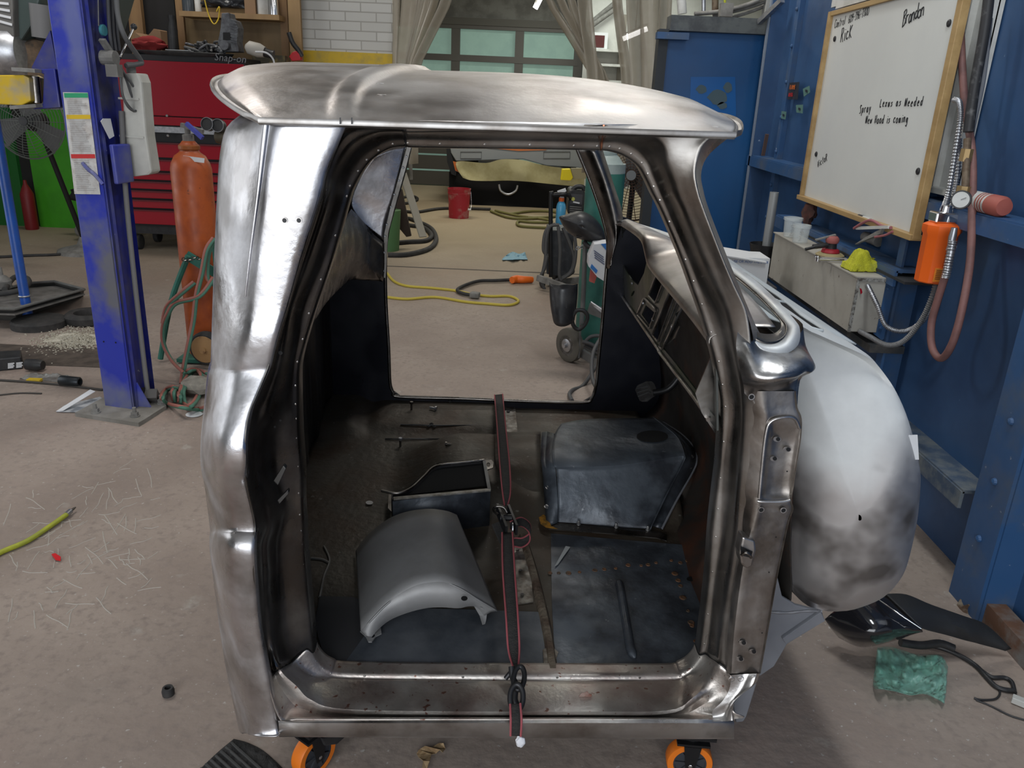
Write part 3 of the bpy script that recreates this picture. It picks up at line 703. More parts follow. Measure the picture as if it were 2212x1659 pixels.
def multi(name, lines, mat, sm=60):
    rws = [crom(l, 4) for l in lines]
    o = obj(name, *grid([list(r_) for r_ in rws]), mat, cab, smooth=sm); o.modifiers.new('solid', 'SOLIDIFY').thickness = .002; return o
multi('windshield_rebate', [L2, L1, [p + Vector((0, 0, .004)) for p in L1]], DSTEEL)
multi('windshield_lip', [L1, L3, L4], LIPM)
# front panel of the windshield pillar towards the glass
wp = [[(1552, 280, .03), (1590, 282, .30)], [(1520, 312, .03), (1530, 330, .12)], [(1503, 362, .03), (1510, 370, .10)], [(1507, 408, .03), (1514, 410, .09)], [(1523, 458, .03), (1529, 460, .09)], [(1562, 560, .03), (1568, 560, .09)], [(1614, 680, .03), (1622, 690, .09)], [(1628, 735, .03), (1640, 725, .09)]]
wr = [[C(*a[:2], a[2]), C(*b[:2], b[2]) + CU * .004, C(*a[:2], a[2]) + CV * (b[2] + .02) + CU * .0] for a, b in wp]
obj('pillar_front_return', *grid(list(zip(*[crom(c_, 4) for c_ in zip(*wr)]))), MSTEEL, cab, smooth=60)

# cowl top + smoothed firewall, one formed panel
def steelprimer():
    m = M('sanded_primer_over_steel', (.60, .61, .60), .5, 0, (.50, .51, .505), 7, .4, .7, rvar=.08)
    nt = m.node_tree; N = nt.nodes; L = nt.links; b = N['Principled BSDF']
    tc = N.new('ShaderNodeTexCoord'); sp = N.new('ShaderNodeSeparateXYZ'); L.new(tc.outputs['Object'], sp.inputs[0])
    n = N.new('ShaderNodeTexNoise'); n.inputs['Scale'].default_value = 5; n.inputs['Detail'].default_value = 6; L.new(tc.outputs['Object'], n.inputs['Vector'])
    a = N.new('ShaderNodeMath'); a.operation = 'MULTIPLY_ADD'; a.inputs[1].default_value = .42; L.new(n.outputs[0], a.inputs[0]); L.new(sp.outputs['Z'], a.inputs[2])
    r = N.new('ShaderNodeMapRange'); r.inputs[1].default_value = .84; r.inputs[2].default_value = .72; L.new(a.outputs[0], r.inputs[0])
    lim = N.new('ShaderNodeMath'); lim.operation = 'MULTIPLY'; lim.inputs[1].default_value = .85; L.new(r.outputs[0], lim.inputs[0])
    L.new(lim.outputs[0], b.inputs['Metallic'])
    src = b.inputs['Base Color'].links[0].from_socket
    n2 = N.new('ShaderNodeTexNoise'); n2.inputs['Scale'].default_value = 6; n2.inputs['Detail'].default_value = 3; L.new(tc.outputs['Object'], n2.inputs['Vector'])
    cr = N.new('ShaderNodeMixRGB'); cr.inputs[1].default_value = (.47, .45, .44, 1); cr.inputs[2].default_value = (.16, .145, .135, 1)
    r3 = N.new('ShaderNodeMapRange'); r3.inputs[1].default_value = .49; r3.inputs[2].default_value = .60; L.new(n2.outputs[0], r3.inputs[0]); L.new(r3.outputs[0], cr.inputs[0])
    x = N.new('ShaderNodeMixRGB'); L.new(r.outputs[0], x.inputs[0]); L.new(src, x.inputs[1]); L.new(cr.outputs[0], x.inputs[2]); L.new(x.outputs[0], b.inputs['Base Color'])
    return m
FWM = steelprimer()
FWO = [(1716, 700), (1745, 706), (1800, 730), (1850, 752), (1882, 772), (1910, 806), (1930, 838), (1950, 882), (1965, 930), (1975, 975), (1980, 1015), (1976, 1080), (1968, 1130), (1957, 1180), (1945, 1220), (1926, 1252), (1895, 1283), (1850, 1303), (1800, 1315), (1750, 1308), (1718, 1287), (1702, 1262), (1696, 1215), (1700, 1120), (1704, 1000), (1708, 900), (1712, 800)]
fo = [uvw(C(x, y, .24)) for x, y in FWO]
fo = [(a, c) for a, _, c in fo]; fo = [p[:2] for p in crom([(a, c, 0) for a, c in fo], 3, True)]
cu_, cz_ = .73, .72
rws = []
for sc_, v in ((.02, .150), (.25, .150), (.5, .156), (.68, .166), (.80, .178), (.89, .192), (.95, .208), (.985, .224), (1.0, .245), (1.0, .30), (1.0, .5), (1.0, .8), (1.0, 1.1), (1.0, 1.36), (.98, 1.40), (.9, 1.43), (.7, 1.45), (.02, 1.46)):
    row = []
    for a, z in fo:
        uu = cu_ + (a - cu_) * sc_; zz = cz_ + (z - cz_) * sc_
        vv = v
        if sc_ < .97 and v < .3: vv = v + .34 * max(0, (cu_ + .045 - uu) + .02 * max(0, zz - .8) / .1)    # side falls back to the left of the ridge
        row.append(W(uu, vv, zz))
    rws.append(row)
fw = obj('firewall', *grid(rws, False, True), FWM, cab, smooth=70)
for px, py, r in ((1898, 1121, .006), (1950, 1115, .006), (1878, 1250, .0012), (1893, 1246, .0012)):
    obj('bolt_hole', *lathe([(r, 0), (r, .002)], C(px, py, .178 if px < 1930 else .196), -CV, 12), BLACKM, cab)
    if r > .004: obj('hole_rim', *lathe([(r, 0), (r * 1.5, 0), (r * 1.5, .003), (r, .003)], C(px, py, .179 if px < 1930 else .197), -CV, 14, cap=False), STEEL, cab)
CP_ = Plane(W(.56, .2, 1.085), W(.56, 1.4, 1.085), W(.74, .2, 1.047))
for i, sl in enumerate(([(1598, 586), (1614, 592), (1652, 621), (1690, 648), (1682, 651), (1645, 629), (1608, 601)], [(1682, 652), (1700, 656), (1730, 682), (1776, 712), (1762, 711), (1735, 701), (1704, 681)])):
    obj('cowl_vent_slot', *prism([CP_(x, y, .016) for x, y in sl], Vector((0, 0, -.01))), VOID, cab)
    obj('vent_rim', *tube([CP_(x, y, .016) for x, y in sl], .003, 6, closed=True, n=3), LTPR, cab, smooth=60)
sweep('cowl_top', [(.44, 1.112), (.50, 1.108), (.56, 1.09), (.66, 1.07), (.725, 1.048)], LTPR, .31, 1.45, bow=0, nv=10)
# masking tape tab on the side
obj('paper_tab', *prism([C(x, y, .19) for x, y in ((1958, 940), (1981, 939), (1984, 992), (1962, 992))], CV * -.002), PAPER, cab)
# lower toe panel in front of the hinge pillar
TP = [(1640, 1452), (1655, 1366), (1678, 1240), (1690, 1290), (1720, 1308), (1776, 1322), (1782, 1342), (1700, 1392), (1690, 1410), (1672, 1440), (1640, 1462)]
obj('outer_toe_panel', *plate([C(x, y, .16) for x, y in TP], [], CV * .01), GREYPR, cab, bevel=.002)
obj('toe_panel_flange', *prism([C(x, y, .15) for x, y in ((1774, 1322), (1783, 1341), (1697, 1391), (1690, 1380))], CV * .012), GREYPR, cab, bevel=.002)
obj('toe_panel_weld', *tube([C(1662, 1322, .158), C(1700, 1324, .158), C(1740, 1320, .158), C(1775, 1321, .158)], .0028, 6, rf=lambda t: 1 + .25 * math.sin(t * 90)), M('weld_bead', (.2, .2, .21), .5, .5), cab, smooth=60)
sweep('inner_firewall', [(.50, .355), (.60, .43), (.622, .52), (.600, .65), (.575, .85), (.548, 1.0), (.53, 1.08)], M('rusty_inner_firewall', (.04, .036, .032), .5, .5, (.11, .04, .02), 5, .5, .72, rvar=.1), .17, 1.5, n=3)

# ---- floor
FPn = Plane(W(0, .135, .335), W(1, .135, .335), W(0, 1.5, .415))
def FZ(v): return .335 + (.415 - .335) * (v - .135) / (1.5 - .135)
def FL(px, py, h=0): return FPn(px, py, h)
def sst(a, b, x):
    t = max(0, min(1, (x - a) / (b - a))); return t * t * (3 - 2 * t)
def fh(u, v):
    t = sst(.70, .82, v) * (1 - sst(1.10, 1.24, v))
    hgt = .085 - .04 * sst(-.02, .12, u)
    k = sst(-.32, -.10, u)
    h = t * hgt * k
    h += .035 * (1 - sst(-.50, -.42, u)) * sst(1.2, 1.28, v)                 # raised corner pad far left
    h += .018 * sst(1.25, 1.32, v) * (1 - sst(.0, .05, u)) * sst(-.46, -.4, u)
    return h
rws = []
for i in range(73):
    u = -.60 + 1.14 * i / 72
    rws.append([W(max(u, -.60 + .16 * (1 - sst(.12, .55, v))), v, FZ(v) + fh(u, v)) for v in [.14 + 1.38 * j / 90 for j in range(91)]])
fp = obj('floor_pan', *grid(rws), FLOORST, cab, smooth=50); m_ = fp.modifiers.new('solid', 'SOLIDIFY'); m_.thickness = .006; m_.offset = -1
def onfloor(px, py, h=.001):
    p = FL(px, py, 0)
    for _ in range(6):
        u, v, z = uvw(p); p = FL(px, py, fh(u, v) + h)
    return p
def patch(name, poly, mat, h=.0025, th=.002, n=0, **k):
    P = [onfloor(x, y, h) for x, y in poly]; return obj(name, *prism(P, FPn.n * -th), mat, cab, **k)
def strip(name, pts, wpx, mat, h=.006, parent=None):
    P = crom([onfloor(x, y, h) for x, y in pts], 6); r_ = [uvw(p) for p in P]
    return obj(name, *tube(P, msz(wpx, P[0]) / 2, 6, raw=True), mat, parent or cab, smooth=60)
patch('passenger_floor_panel', [(1190, 1152), (1300, 1162), (1420, 1172), (1540, 1182), (1530, 1260), (1512, 1380), (1500, 1435), (1470, 1450), (1200, 1452), (1192, 1300)], SLATE)
patch('floor_patch_panel', [(735, 1440), (835, 1312), (1000, 1316), (1172, 1322), (1184, 1400), (1186, 1450), (760, 1451)], M('blue_grey_primer_floor', (.11, .12, .135), .42, .35, (.05, .058, .07), 7, .4, .65, rvar=.1, bump=.05, bscale=70))
strip('floor_seam', [(1128, 1160), (1150, 1230), (1172, 1320), (1186, 1390), (1194, 1452)], 20, M('seam_sealer', (.13, .105, .075), .8, 0, (.07, .045, .03), 20, .4, .6, bump=.5, bscale=90), h=.0)
obj('seam_scrape', *prism([onfloor(x, y, .004) for x, y in ((1172, 1405), (1190, 1395), (1206, 1410), (1198, 1435), (1205, 1450), (1176, 1450))], FPn.n * .002), M('scraped_sealer', (.24, .21, .17), .8, 0, (.1, .08, .06), 40, .4, .6), cab)
sw = M('rusty_weld_spot', (.14, .065, .03), .7, .2, (.07, .05, .035), 60, .4, .6)
swp = [(1188, 1238), (1207, 1238), (1228, 1238), (1252, 1236), (1285, 1232), (1305, 1230), (1330, 1228), (1357, 1221), (1385, 1222), (1400, 1220), (1417, 1216), (1450, 1211), (1470, 1216), (1487, 1212), (1503, 1210), (1518, 1207), (1521, 1228), (1458, 1239), (1465, 1254), (1470, 1266), (1475, 1291), (1486, 1320), (1493, 1345), (1495, 1352), (1502, 1385), (1516, 1262)]
for x, y in swp:
    r = random.uniform(.0045, .0095)
    obj('weld_spot', *lathe([(r, 0), (r * .8, .0018), (r * .3, .0008)], onfloor(x, y, .003), FPn.n, 10), sw, cab, smooth=60)
b_ = [onfloor(x, y, .004) for x, y in ((1334, 1254), (1340, 1270), (1352, 1340), (1362, 1400), (1372, 1422))]
obj('floor_rib', *tube(b_, .011, 10, rf=lambda t: .25 + .75 * min(1, 6 * t, 6 * (1 - t))), SLATE, cab, smooth=60)
obj('drain_hole', *prism([onfloor(x, y, .005) for x, y in ell(1492, 1251, 9, 5)], FPn.n * .001), BLACKM, cab)
for p in ([(865, 917), (960, 919), (1080, 918)], [(832, 948), (930, 948), (1030, 947)]): strip('floor_groove', p, 3, BLACKM, h=.003)
for pts in ([(700, 1180), (712, 1210), (700, 1245), (690, 1290)], [(672, 1206), (695, 1208), (712, 1216)]): strip('sealer_bead', pts, 5, M('old_sealer', (.17, .16, .14), .6), h=.002)
obj('corner_gap', *prism([onfloor(x, y, .002) for x, y in ((690, 1288), (760, 1290), (835, 1308), (740, 1438), (700, 1420), (680, 1350))], FPn.n * .001), M('undercoat', (.03, .03, .032), .6), cab)
obj('white_scuff', *prism([onfloor(x, y, .006) for x, y in ((738, 1431), (800, 1434), (850, 1439), (845, 1443), (742, 1444))], FPn.n * .001), WHITE, cab)
obj('white_scuff', *prism([onfloor(x, y, .006) for x, y in ((1364, 1437), (1400, 1437), (1432, 1440), (1390, 1443))], FPn.n * .001), WHITE, cab)
obj('light_scratch', *prism([onfloor(x, y, .006) for x, y in ((1222, 1180), (1232, 1182), (1205, 1220), (1198, 1224))], FPn.n * .001), M('scratch', (.25, .26, .26), .6), cab)
obj('floor_hole', *prism([onfloor(x, y, .004) for x, y in ell(798, 1086, 8, 4)], FPn.n * .001), M('light_through_hole', (.5, .48, .45), .8), cab)
# seat mount strip beside the strap
patch('seat_mount_strip', [(1085, 868), (1112, 868), (1118, 935), (1095, 935)], M('worn_zinc', (.22, .21, .19), .5, .6, (.09, .075, .06), 30, .4, .6, rvar=.1), h=.003)
patch('seat_mount_plate', [(1098, 1180), (1142, 1176), (1152, 1300), (1112, 1306)], M('worn_zinc', (.22, .21, .19), .5, .6, (.09, .075, .06), 30, .4, .6, rvar=.1), h=.003)
for x, y in ((1118, 1188), (1124, 1232), (1128, 1284), (1098, 888), (1096, 872)): obj('mount_hole', *prism([onfloor(a, b, .006) for a, b in ell(x, y, 4, 2.6, 8)], FPn.n * .001), BLACKM, cab)

# tunnel cover (removable plate with bolted flanges)
H1 = .155
def T(px, py, h): return FL(px, py, h)
rows_t = [[T(1212, 917, H1), T(1198, 940, H1 + .004), T(1192, 975, H1 + .006), T(1196, 1004, H1), T(1202, 1018, H1 - .02), T(1205, 1080, H1 * .45), T(1203, 1118, .02), T(1200, 1128, .008)],
          [T(1260, 908, H1), T(1252, 935, H1 + .006), T(1248, 970, H1 + .008), T(1252, 1004, H1), T(1256, 1020, H1 - .02), T(1262, 1080, H1 * .45), T(1264, 1122, .02), T(1264, 1132, .008)],
          [T(1340, 905, H1), T(1340, 935, H1 + .007), T(1340, 965, H1 + .008), T(1342, 1000, H1), T(1342, 1016, H1 - .02), T(1336, 1080, H1 * .45), T(1330, 1128, .02), T(1330, 1138, .008)],
          [T(1405, 904, H1), T(1430, 925, H1 + .007), T(1452, 950, H1 + .008), T(1462, 982, H1), T(1460, 1000, H1 - .02), T(1425, 1070, H1 * .45), T(1398, 1130, .02), T(1396, 1142, .008)],
          [T(1412, 900, H1 + .006), T(1440, 922, H1 + .014), T(1466, 946, H1 + .014), T(1480, 982, H1 + .008), T(1476, 1002, H1 - .012), T(1440, 1072, H1 * .45 + .01), T(1410, 1135, .028), T(1406, 1146, .012)]]
g_ = list(zip(*[crom(c_, 5) for c_ in zip(*[crom(r_, 4) for r_ in rows_t])]))
tc = o = obj('tunnel_cover', *grid(g_), SLATE, cab, smooth=35); o.modifiers.new('solid', 'SOLIDIFY').thickness = .003
obj('shifter_hole', *prism([T(x, y, H1 + .0125) for x, y in ell(1409, 943, 34, 12.5, 24)], Vector((0, 0, .0012))), VOID, tc)
# left flange
lf = [[T(1170, 934, .10), T(1182, 932, .105), T(1196, 936, H1 - .01)], [T(1168, 985, .10), T(1178, 990, .105), T(1195, 1000, H1 - .012)], [T(1172, 1020, .095), T(1182, 1024, .10), T(1200, 1020, .12)], [T(1176, 1080, .05), T(1186, 1084, .055), T(1204, 1082, .07)], [T(1180, 1130, .012), T(1190, 1134, .014), T(1204, 1130, .014)]]
o = obj('rear_flange', *grid(list(zip(*[crom(c_, 4) for c_ in zip(*lf)]))), SLATE, tc, smooth=40); o.modifiers.new('solid', 'SOLIDIFY').thickness = .003
rf_ = [[T(1412, 900, H1), T(1432, 912, H1 - .03)], [T(1446, 925, H1), T(1472, 938, H1 - .04)], [T(1474, 956, H1 - .005), T(1500, 968, H1 - .045)], [T(1481, 985, H1 - .01), T(1505, 994, H1 - .05)], [T(1470, 1010, H1 - .03), T(1496, 1020, H1 - .07)], [T(1440, 1072, .06), T(1462, 1080, .045)], [T(1410, 1136, .012), T(1430, 1142, .008)]]
o = obj('front_flange', *grid(list(zip(*[crom(c_, 4) for c_ in zip(*rf_)]))), SLATE, tc, smooth=40); o.modifiers.new('solid', 'SOLIDIFY').thickness = .003
obj('flange_lip', *tube([r_[1] for r_ in rf_], .0035, 8), GREYPR, tc, smooth=60)
ff = [(1185, 1136), (1260, 1142), (1340, 1148), (1420, 1156), (1440, 1162)]
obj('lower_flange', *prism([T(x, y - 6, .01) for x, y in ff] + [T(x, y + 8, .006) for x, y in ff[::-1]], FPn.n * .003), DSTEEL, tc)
BOLTZ = M('dull_bolt', (.26, .26, .26), .4, .8)
def bolt(name, p, n, r, h, parent, mat=BOLTZ):
    return obj(name, *cat_(lathe([(r * 1.5, 0), (r * 1.5, h * .25)], p, n, 16), lathe([(r, h * .25), (r, h), (r * .8, h * 1.1)], p, n, 6)), mat, parent)
for x, y, h in ((1186, 1054, .075), (1183, 1095, .04), (1491, 987, .12), (1488, 1009, .10), (1470, 1038, .072), (1453, 1067, .055), (1437, 1092, .035), (1480, 962, .125), (1465, 945, .135)):
    bolt('bolt', T(x, y, h), FPn.n, .007, .006, tc)
for x, y in ((1250, 1133), (1331, 1139), (1399, 1145)): bolt('bolt', T(x, y, .014), FPn.n, .004, .012, tc)
obj('overspray', *prism([T(x, y, .016) for x, y in ((1164, 1118), (1174, 1112), (1186, 1122), (1190, 1136), (1205, 1143), (1180, 1140), (1168, 1132))], FPn.n * .001), M('orange_foam', (.36, .16, .01), .9, 0, (.15, .08, .01), 90, .4, .6), tc)
# lower hump of the pan continuing the tunnel to the left
hm = [[T(1068, 938, .085), T(1068, 980, .09), T(1070, 1010, .08), T(1076, 1060, .035), T(1080, 1110, .0)], [T(1090, 934, .092), T(1090, 975, .098), T(1092, 1010, .088), T(1096, 1064, .04), T(1100, 1120, .0)], [T(1168, 932, .095), T(1168, 975, .10), T(1170, 1012, .09), T(1176, 1066, .042), T(1180, 1128, .0)]]
o = obj('tunnel_hump', *grid(list(zip(*[crom(c_, 4) for c_ in zip(*[crom(r_, 4) for r_ in hm])]))), FLOORST, cab, smooth=50); o.modifiers.new('solid', 'SOLIDIFY').thickness = .003

# ---- rear wall, far side wall
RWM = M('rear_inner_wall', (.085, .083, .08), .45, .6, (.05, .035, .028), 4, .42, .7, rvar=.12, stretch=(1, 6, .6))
rws = []
for j in range(61):
    v = .14 + 1.38 * j / 60
    ub = .15 * (1 - sst(.12, .50, v))
    rib = .012 * (1 if math.sin(v * 26) > .2 else 0)
    rws.append([W(-.600 + rib + ub, v, FZ(v) + .0), W(-.600 + rib + ub, v, .95), W(-.600 + ub, v, 1.02), W(-.585 + ub, v, 1.2), W(-.50 + ub, v, 1.43)])
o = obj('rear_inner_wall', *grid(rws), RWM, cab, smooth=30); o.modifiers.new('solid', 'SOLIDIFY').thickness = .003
FO_ = [(888, 312), (875, 365), (851, 450), (837, 505), (833, 560), (834, 650), (840, 750), (843, 825), (850, 846), (864, 856), (1000, 860), (1150, 866), (1260, 868), (1278, 858), (1287, 830), (1292, 780), (1300, 700), (1306, 620), (1311, 560), (1312, 520), (1301, 470), (1276, 395), (1246, 322), (1238, 300), (896, 294)]
fol = [C(x, y, 1.5) for x, y in FO_]
out = [W(-.62, 1.5, .36), W(-.62, 1.5, 1.44), W(.30, 1.5, 1.44)] + [C(x, y, 1.5) for x, y in ((1300, 318), (1322, 392), (1345, 468))] + [W(.78, 1.5, 1.0), W(.78, 1.5, .5), W(.55, 1.5, .36)]
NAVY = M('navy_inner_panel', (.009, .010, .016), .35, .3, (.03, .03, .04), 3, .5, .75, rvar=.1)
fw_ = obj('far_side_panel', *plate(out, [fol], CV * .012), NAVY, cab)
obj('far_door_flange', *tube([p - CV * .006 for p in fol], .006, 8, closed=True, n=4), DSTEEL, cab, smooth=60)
ap = [[(1246, 318), (1262, 318), (1282, 318), (1300, 318)], [(1276, 395), (1292, 392), (1310, 392), (1324, 392)], [(1301, 470), (1314, 468), (1330, 466), (1345, 462)], [(1311, 520), (1322, 522), (1332, 514), (1340, 500)], [(1309, 580), (1316, 580), (1318, 572), (1322, 560)]]
ar = [[C(a[0], a[1], 1.49), C(b[0], b[1], 1.46), C(c_[0], c_[1], 1.445), C(d[0], d[1], 1.47)] for a, b, c_, d in ap]
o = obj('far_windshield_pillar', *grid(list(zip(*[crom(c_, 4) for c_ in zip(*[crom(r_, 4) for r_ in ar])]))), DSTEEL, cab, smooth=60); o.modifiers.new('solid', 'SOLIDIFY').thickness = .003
bp_ = [[(808, 338), (845, 320), (878, 314)], [(780, 372), (830, 362), (868, 362)], [(764, 404), (812, 408), (852, 425)], [(756, 432), (790, 450), (835, 480)], [(762, 452), (790, 490), (829, 520)]]
brr = [[C(a[0], a[1], 1.45), C(b[0], b[1], 1.465), C(c_[0], c_[1], 1.48)] for a, b, c_ in bp_]
o = obj('far_rear_pillar', *grid(list(zip(*[crom(c_, 4) for c_ in zip(*[crom(r_, 4) for r_ in brr])]))), BRIGHT, cab, smooth=60); o.modifiers.new('solid', 'SOLIDIFY').thickness = .003
obj('far_rear_flange', *prism([C(x, y, 1.46) for x, y in ((880, 314), (889, 314), (876, 365), (852, 450), (838, 505), (833, 600), (827, 600), (830, 505), (843, 450), (867, 362))], CV * .004), MSTEEL, cab)
sc2 = ([], [])
for x, y in ((878, 338), (871, 362), (862, 390), (852, 420), (845, 447), (836, 485), (832, 510), (830, 545), (829, 585)): add(sc2, lathe([(.004, 0), (.003, .003)], C(x, y, 1.459), -CV, 8))
obj('flange_screws', *sc2, GALV, cab)
IC = [[(757, 452), (775, 470), (800, 500), (829, 525)], [(726, 505), (765, 520), (795, 560), (828, 600)], [(700, 600), (735, 590), (775, 575), (818, 606)], [(672, 700), (705, 650), (745, 610), (760, 602)]]
vi = [[1.2, 1.3, 1.4, 1.46], [.9, 1.15, 1.38, 1.46], [.6, 1.0, 1.3, 1.46], [.45, .8, 1.2, 1.3]]
ir = [[C(*IC[i][k], vi[i][k]) for k in range(4)] for i in range(4)]
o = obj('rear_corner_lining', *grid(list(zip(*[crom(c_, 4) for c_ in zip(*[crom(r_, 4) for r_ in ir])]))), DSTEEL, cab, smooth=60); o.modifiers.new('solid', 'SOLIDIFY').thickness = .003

# ---- dashboard
DP = Plane(C(1345, 480, 1.46), C(1530, 705, .2), C(1530, 905, .2))
dash = obj('dashboard', *plate([DP(x, y) for x, y in ((1349, 484), (1372, 498), (1394, 517), (1402, 540), (1405, 559), (1410, 572), (1419, 584), (1436, 604), (1457, 628), (1484, 660), (1510, 690), (1532, 718), (1546, 738), (1548, 930), (1530, 905), (1499, 857), (1462, 808), (1427, 763), (1419, 749), (1390, 705), (1360, 663), (1340, 636), (1338, 628), (1330, 622), (1308, 592), (1311, 562), (1318, 540), (1330, 510))],
    [[DP(x, y) for x, y in h] for h in (
        [(1353, 489), (1383, 506), (1394, 518), (1399, 540), (1399, 556), (1391, 590), (1378, 616), (1363, 603), (1344, 570), (1329, 556), (1336, 540), (1342, 524), (1344, 504)],
        [(1419, 591), (1435, 605), (1416, 655), (1401, 638)],
        [(1450, 622), (1460, 632), (1421, 739), (1409, 723)],
        [(1395, 659), (1416, 677), (1402, 702), (1386, 679)],
        [(1478, 664), (1508, 693), (1530, 720), (1542, 748), (1544, 900), (1530, 884), (1501, 840), (1455, 780), (1432, 752), (1446, 722), (1462, 690), (1458, 678)],
        ell(1339, 614, 2.6, 8, 10, .5), ell(1367, 634, 2.4, 7, 10, .5))], Vector(CU) * .004),
    M('dash_steel_olive', (.085, .09, .085), .4, .6, (.06, .078, .045), 5, .5, .6, rvar=.1, bump=.05), cab)
for lp in ([(1419, 591), (1435, 605), (1416, 655), (1401, 638)], [(1450, 622), (1460, 632), (1421, 739), (1409, 723)], [(1391, 643), (1418, 669), (1403, 711), (1376, 679)], [(1478, 657), (1466, 645), (1424, 748), (1430, 755), (1462, 688)]):
    P = []
    for i in range(len(lp)):
        a, b = Vector(lp[i]), Vector(lp[(i + 1) % len(lp)])
        for f in (.06, .3, .5, .7, .94): P.append(DP(*(a + (b - a) * f), .004))
    obj('bezel_bead', *tube(P, .0032, 6, closed=True, raw=True), STEEL, dash, smooth=60)
for x, y in ((1366, 612), (1390, 655), (1411, 690), (1453, 706)): obj('screw', *lathe([(.006, 0), (.004, .004)], DP(x, y, .003), DP.n, 10), GALV, dash)
obj('cluster_bracket', *prism([DP(x, y, -.01) for x, y in ((1464, 660), (1472, 672), (1464, 690), (1468, 706), (1458, 730), (1430, 752), (1424, 746))], CU * .003), MSTEEL, dash)
obj('lower_edge_bead', *tube([DP(x, y, .004) for x, y in ((1308, 592), (1338, 632), (1360, 664), (1419, 750), (1427, 764), (1499, 858), (1530, 906))], .005, 6), STEEL, dash, smooth=60)
te = [(1349, 484), (1372, 498), (1394, 517), (1403, 548), (1410, 572), (1436, 604), (1470, 643), (1510, 690), (1546, 738)]
r0 = [DP(x, y, .004) for x, y in te]
dl_ = [p - CU * .012 + Vector((0, 0, -.006)) for p in r0]
fa, na = W(.415, 1.47, 1.122), W(.475, .10, 1.128)
r2_, r1_ = [], []
for i, p in enumerate(r0):
    u, v, z = uvw(p); f = max(0, min(1, (1.47 - v) / 1.37)); q = fa + (na - fa) * f + CU * (.06 * 4 * f * (1 - f)) + Vector((0, 0, .012 * 4 * f * (1 - f)))
    r2_.append(q); m2 = (p + q) / 2 + Vector((0, 0, .014)); r1_.append(m2)
top0 = [p + Vector((0, 0, .012)) - CU * .006 for p in r0]
o = obj('dash_top', *grid([crom(r_, 4) for r_ in zip(*[crom(c_, 4) for c_ in zip(dl_, top0, r1_, r2_)])]), ROOFST, cab, smooth=60); o.modifiers.new('solid', 'SOLIDIFY').thickness = .002
obj('kick_panel', *prism([C(x, y, .19) for x, y in ((1541, 759), (1502, 850), (1516, 892), (1560, 960), (1566, 900), (1560, 800))], CV * .004), MSTEEL, cab)
# brake pedal
pq = [C(x, y, 1.2) for x, y in ((1371, 842), (1376, 832), (1396, 823), (1401, 828), (1408, 846), (1404, 854), (1386, 868), (1381, 866))]
pb = obj('brake_pedal', *tube([C(1404, 848, 1.2) + CU * .01, C(1430, 840, 1.2) + CU * .02, C(1448, 812, 1.2) + CU * .03, C(1452, 770, 1.2) + CU * .06, C(1440, 700, 1.2) + CU * .1], .011, 8), BLACKM, cab, smooth=60)
obj('pedal_pad', *prism(pq, CU * .02), RUBBER, pb, bevel=.002)
pr = ([], [])
for f in (.2, .45, .7):
    a = pq[1].lerp(pq[7], f); b = pq[3].lerp(pq[5], f); add(pr, bar(a - CU * .003, b - CU * .003, .006, .004))
obj('pad_ribs', *pr, BLACKP, pb)

# ---- roof
def roofpt(s, t, dz=0):
    k = abs(2 * t - 1)
    ur = -.385 - .225 * (1 - k ** 2.4); uf = .315 + .125 * (1 - k ** 2.4)
    v = -.012 + 1.62 * t; u = ur + (uf - ur) * s
    zr = 1.455 + .068 * (1 - k ** 2.0); zf = 1.462 + .024 * (1 - k ** 2.2); z0 = zr + (zf - zr) * s
    e = 1 - abs(2 * s - 1) ** 2.4
    if s < .5: e = math.sqrt(max(0, 1 - max(0, 1 - s / .10) ** 2))
    crown = (.010 + .050 * s) * (1 - k ** 3)
    side = .012 * (1 - k ** 10)
    z = z0 + crown * e + side * min(1, 26 * s, 14 * (1 - s))
    return W(u, v, z + dz)
rws = []
RB = .17   # rib position
for i in range(97):
    s = i / 96
    row = []
    for j in range(65):
        t = .5 - .5 * math.cos(math.pi * j / 64)
        k = abs(2 * t - 1)
        sb = RB + .20 * (1 - k ** 1.8)
        d = s - sb
        dz = .011 * math.exp(-(d / .026) ** 6) * (1 - k ** 14)
        if d < 0: dz += .009 * (1 - k ** 4) * sst(0, .06, -d) * min(1, s * 8)
        row.append(roofpt(s, t, dz))
    rws.append(row)
rf = obj('roof', *grid(rws), ROOFST, cab, smooth=60); m_ = rf.modifiers.new('solid', 'SOLIDIFY'); m_.thickness = .003; m_.offset = -1
# headliner side of the shell so the roof has depth
# drip rail: channel right round the roof edge
edge = [roofpt(i / 60, 0) for i in range(61)] + [roofpt(1, .5 - .5 * math.cos(math.pi * j / 40)) for j in range(1, 41)] + [roofpt(1 - i / 60, 1) for i in range(1, 61)] + [roofpt(0, .5 + .5 * math.cos(math.pi * j / 40)) for j in range(1, 40)]
ec = W(0, .8, 1.46)
def off(p, o_, dz):
    d = p - ec; d.z = 0; u, v, z = uvw(p); n = Vector((0, 0, 0))
    dd_ = (CU * (d.dot(CU)) * 1.0 + CV * d.dot(CV) * .9).normalized()
    if v < .02: dd_ = -CV
    if v > 1.58: dd_ = CV
    return p + dd_ * o_ + Vector((0, 0, dz))
rail = [[off(p, a, b) for p in edge] for a, b in ((-.004, .002), (.004, -.003), (.010, -.002), (.013, .003), (.015, -.001), (.014, -.005), (.006, -.008), (-.004, -.008))]
obj('drip_rail', *grid(rail, False, True), M('drip_rail_steel', (.40, .385, .37), .42, 1, (.24, .22, .2), 9, .42, .6), cab, smooth=50)
for a, b in ((735, 262), (760, 262)): obj('rail_joint', *bar(C(a, 254, -.030), C(a, 268, -.030), .001, .002), BLACKM, cab)
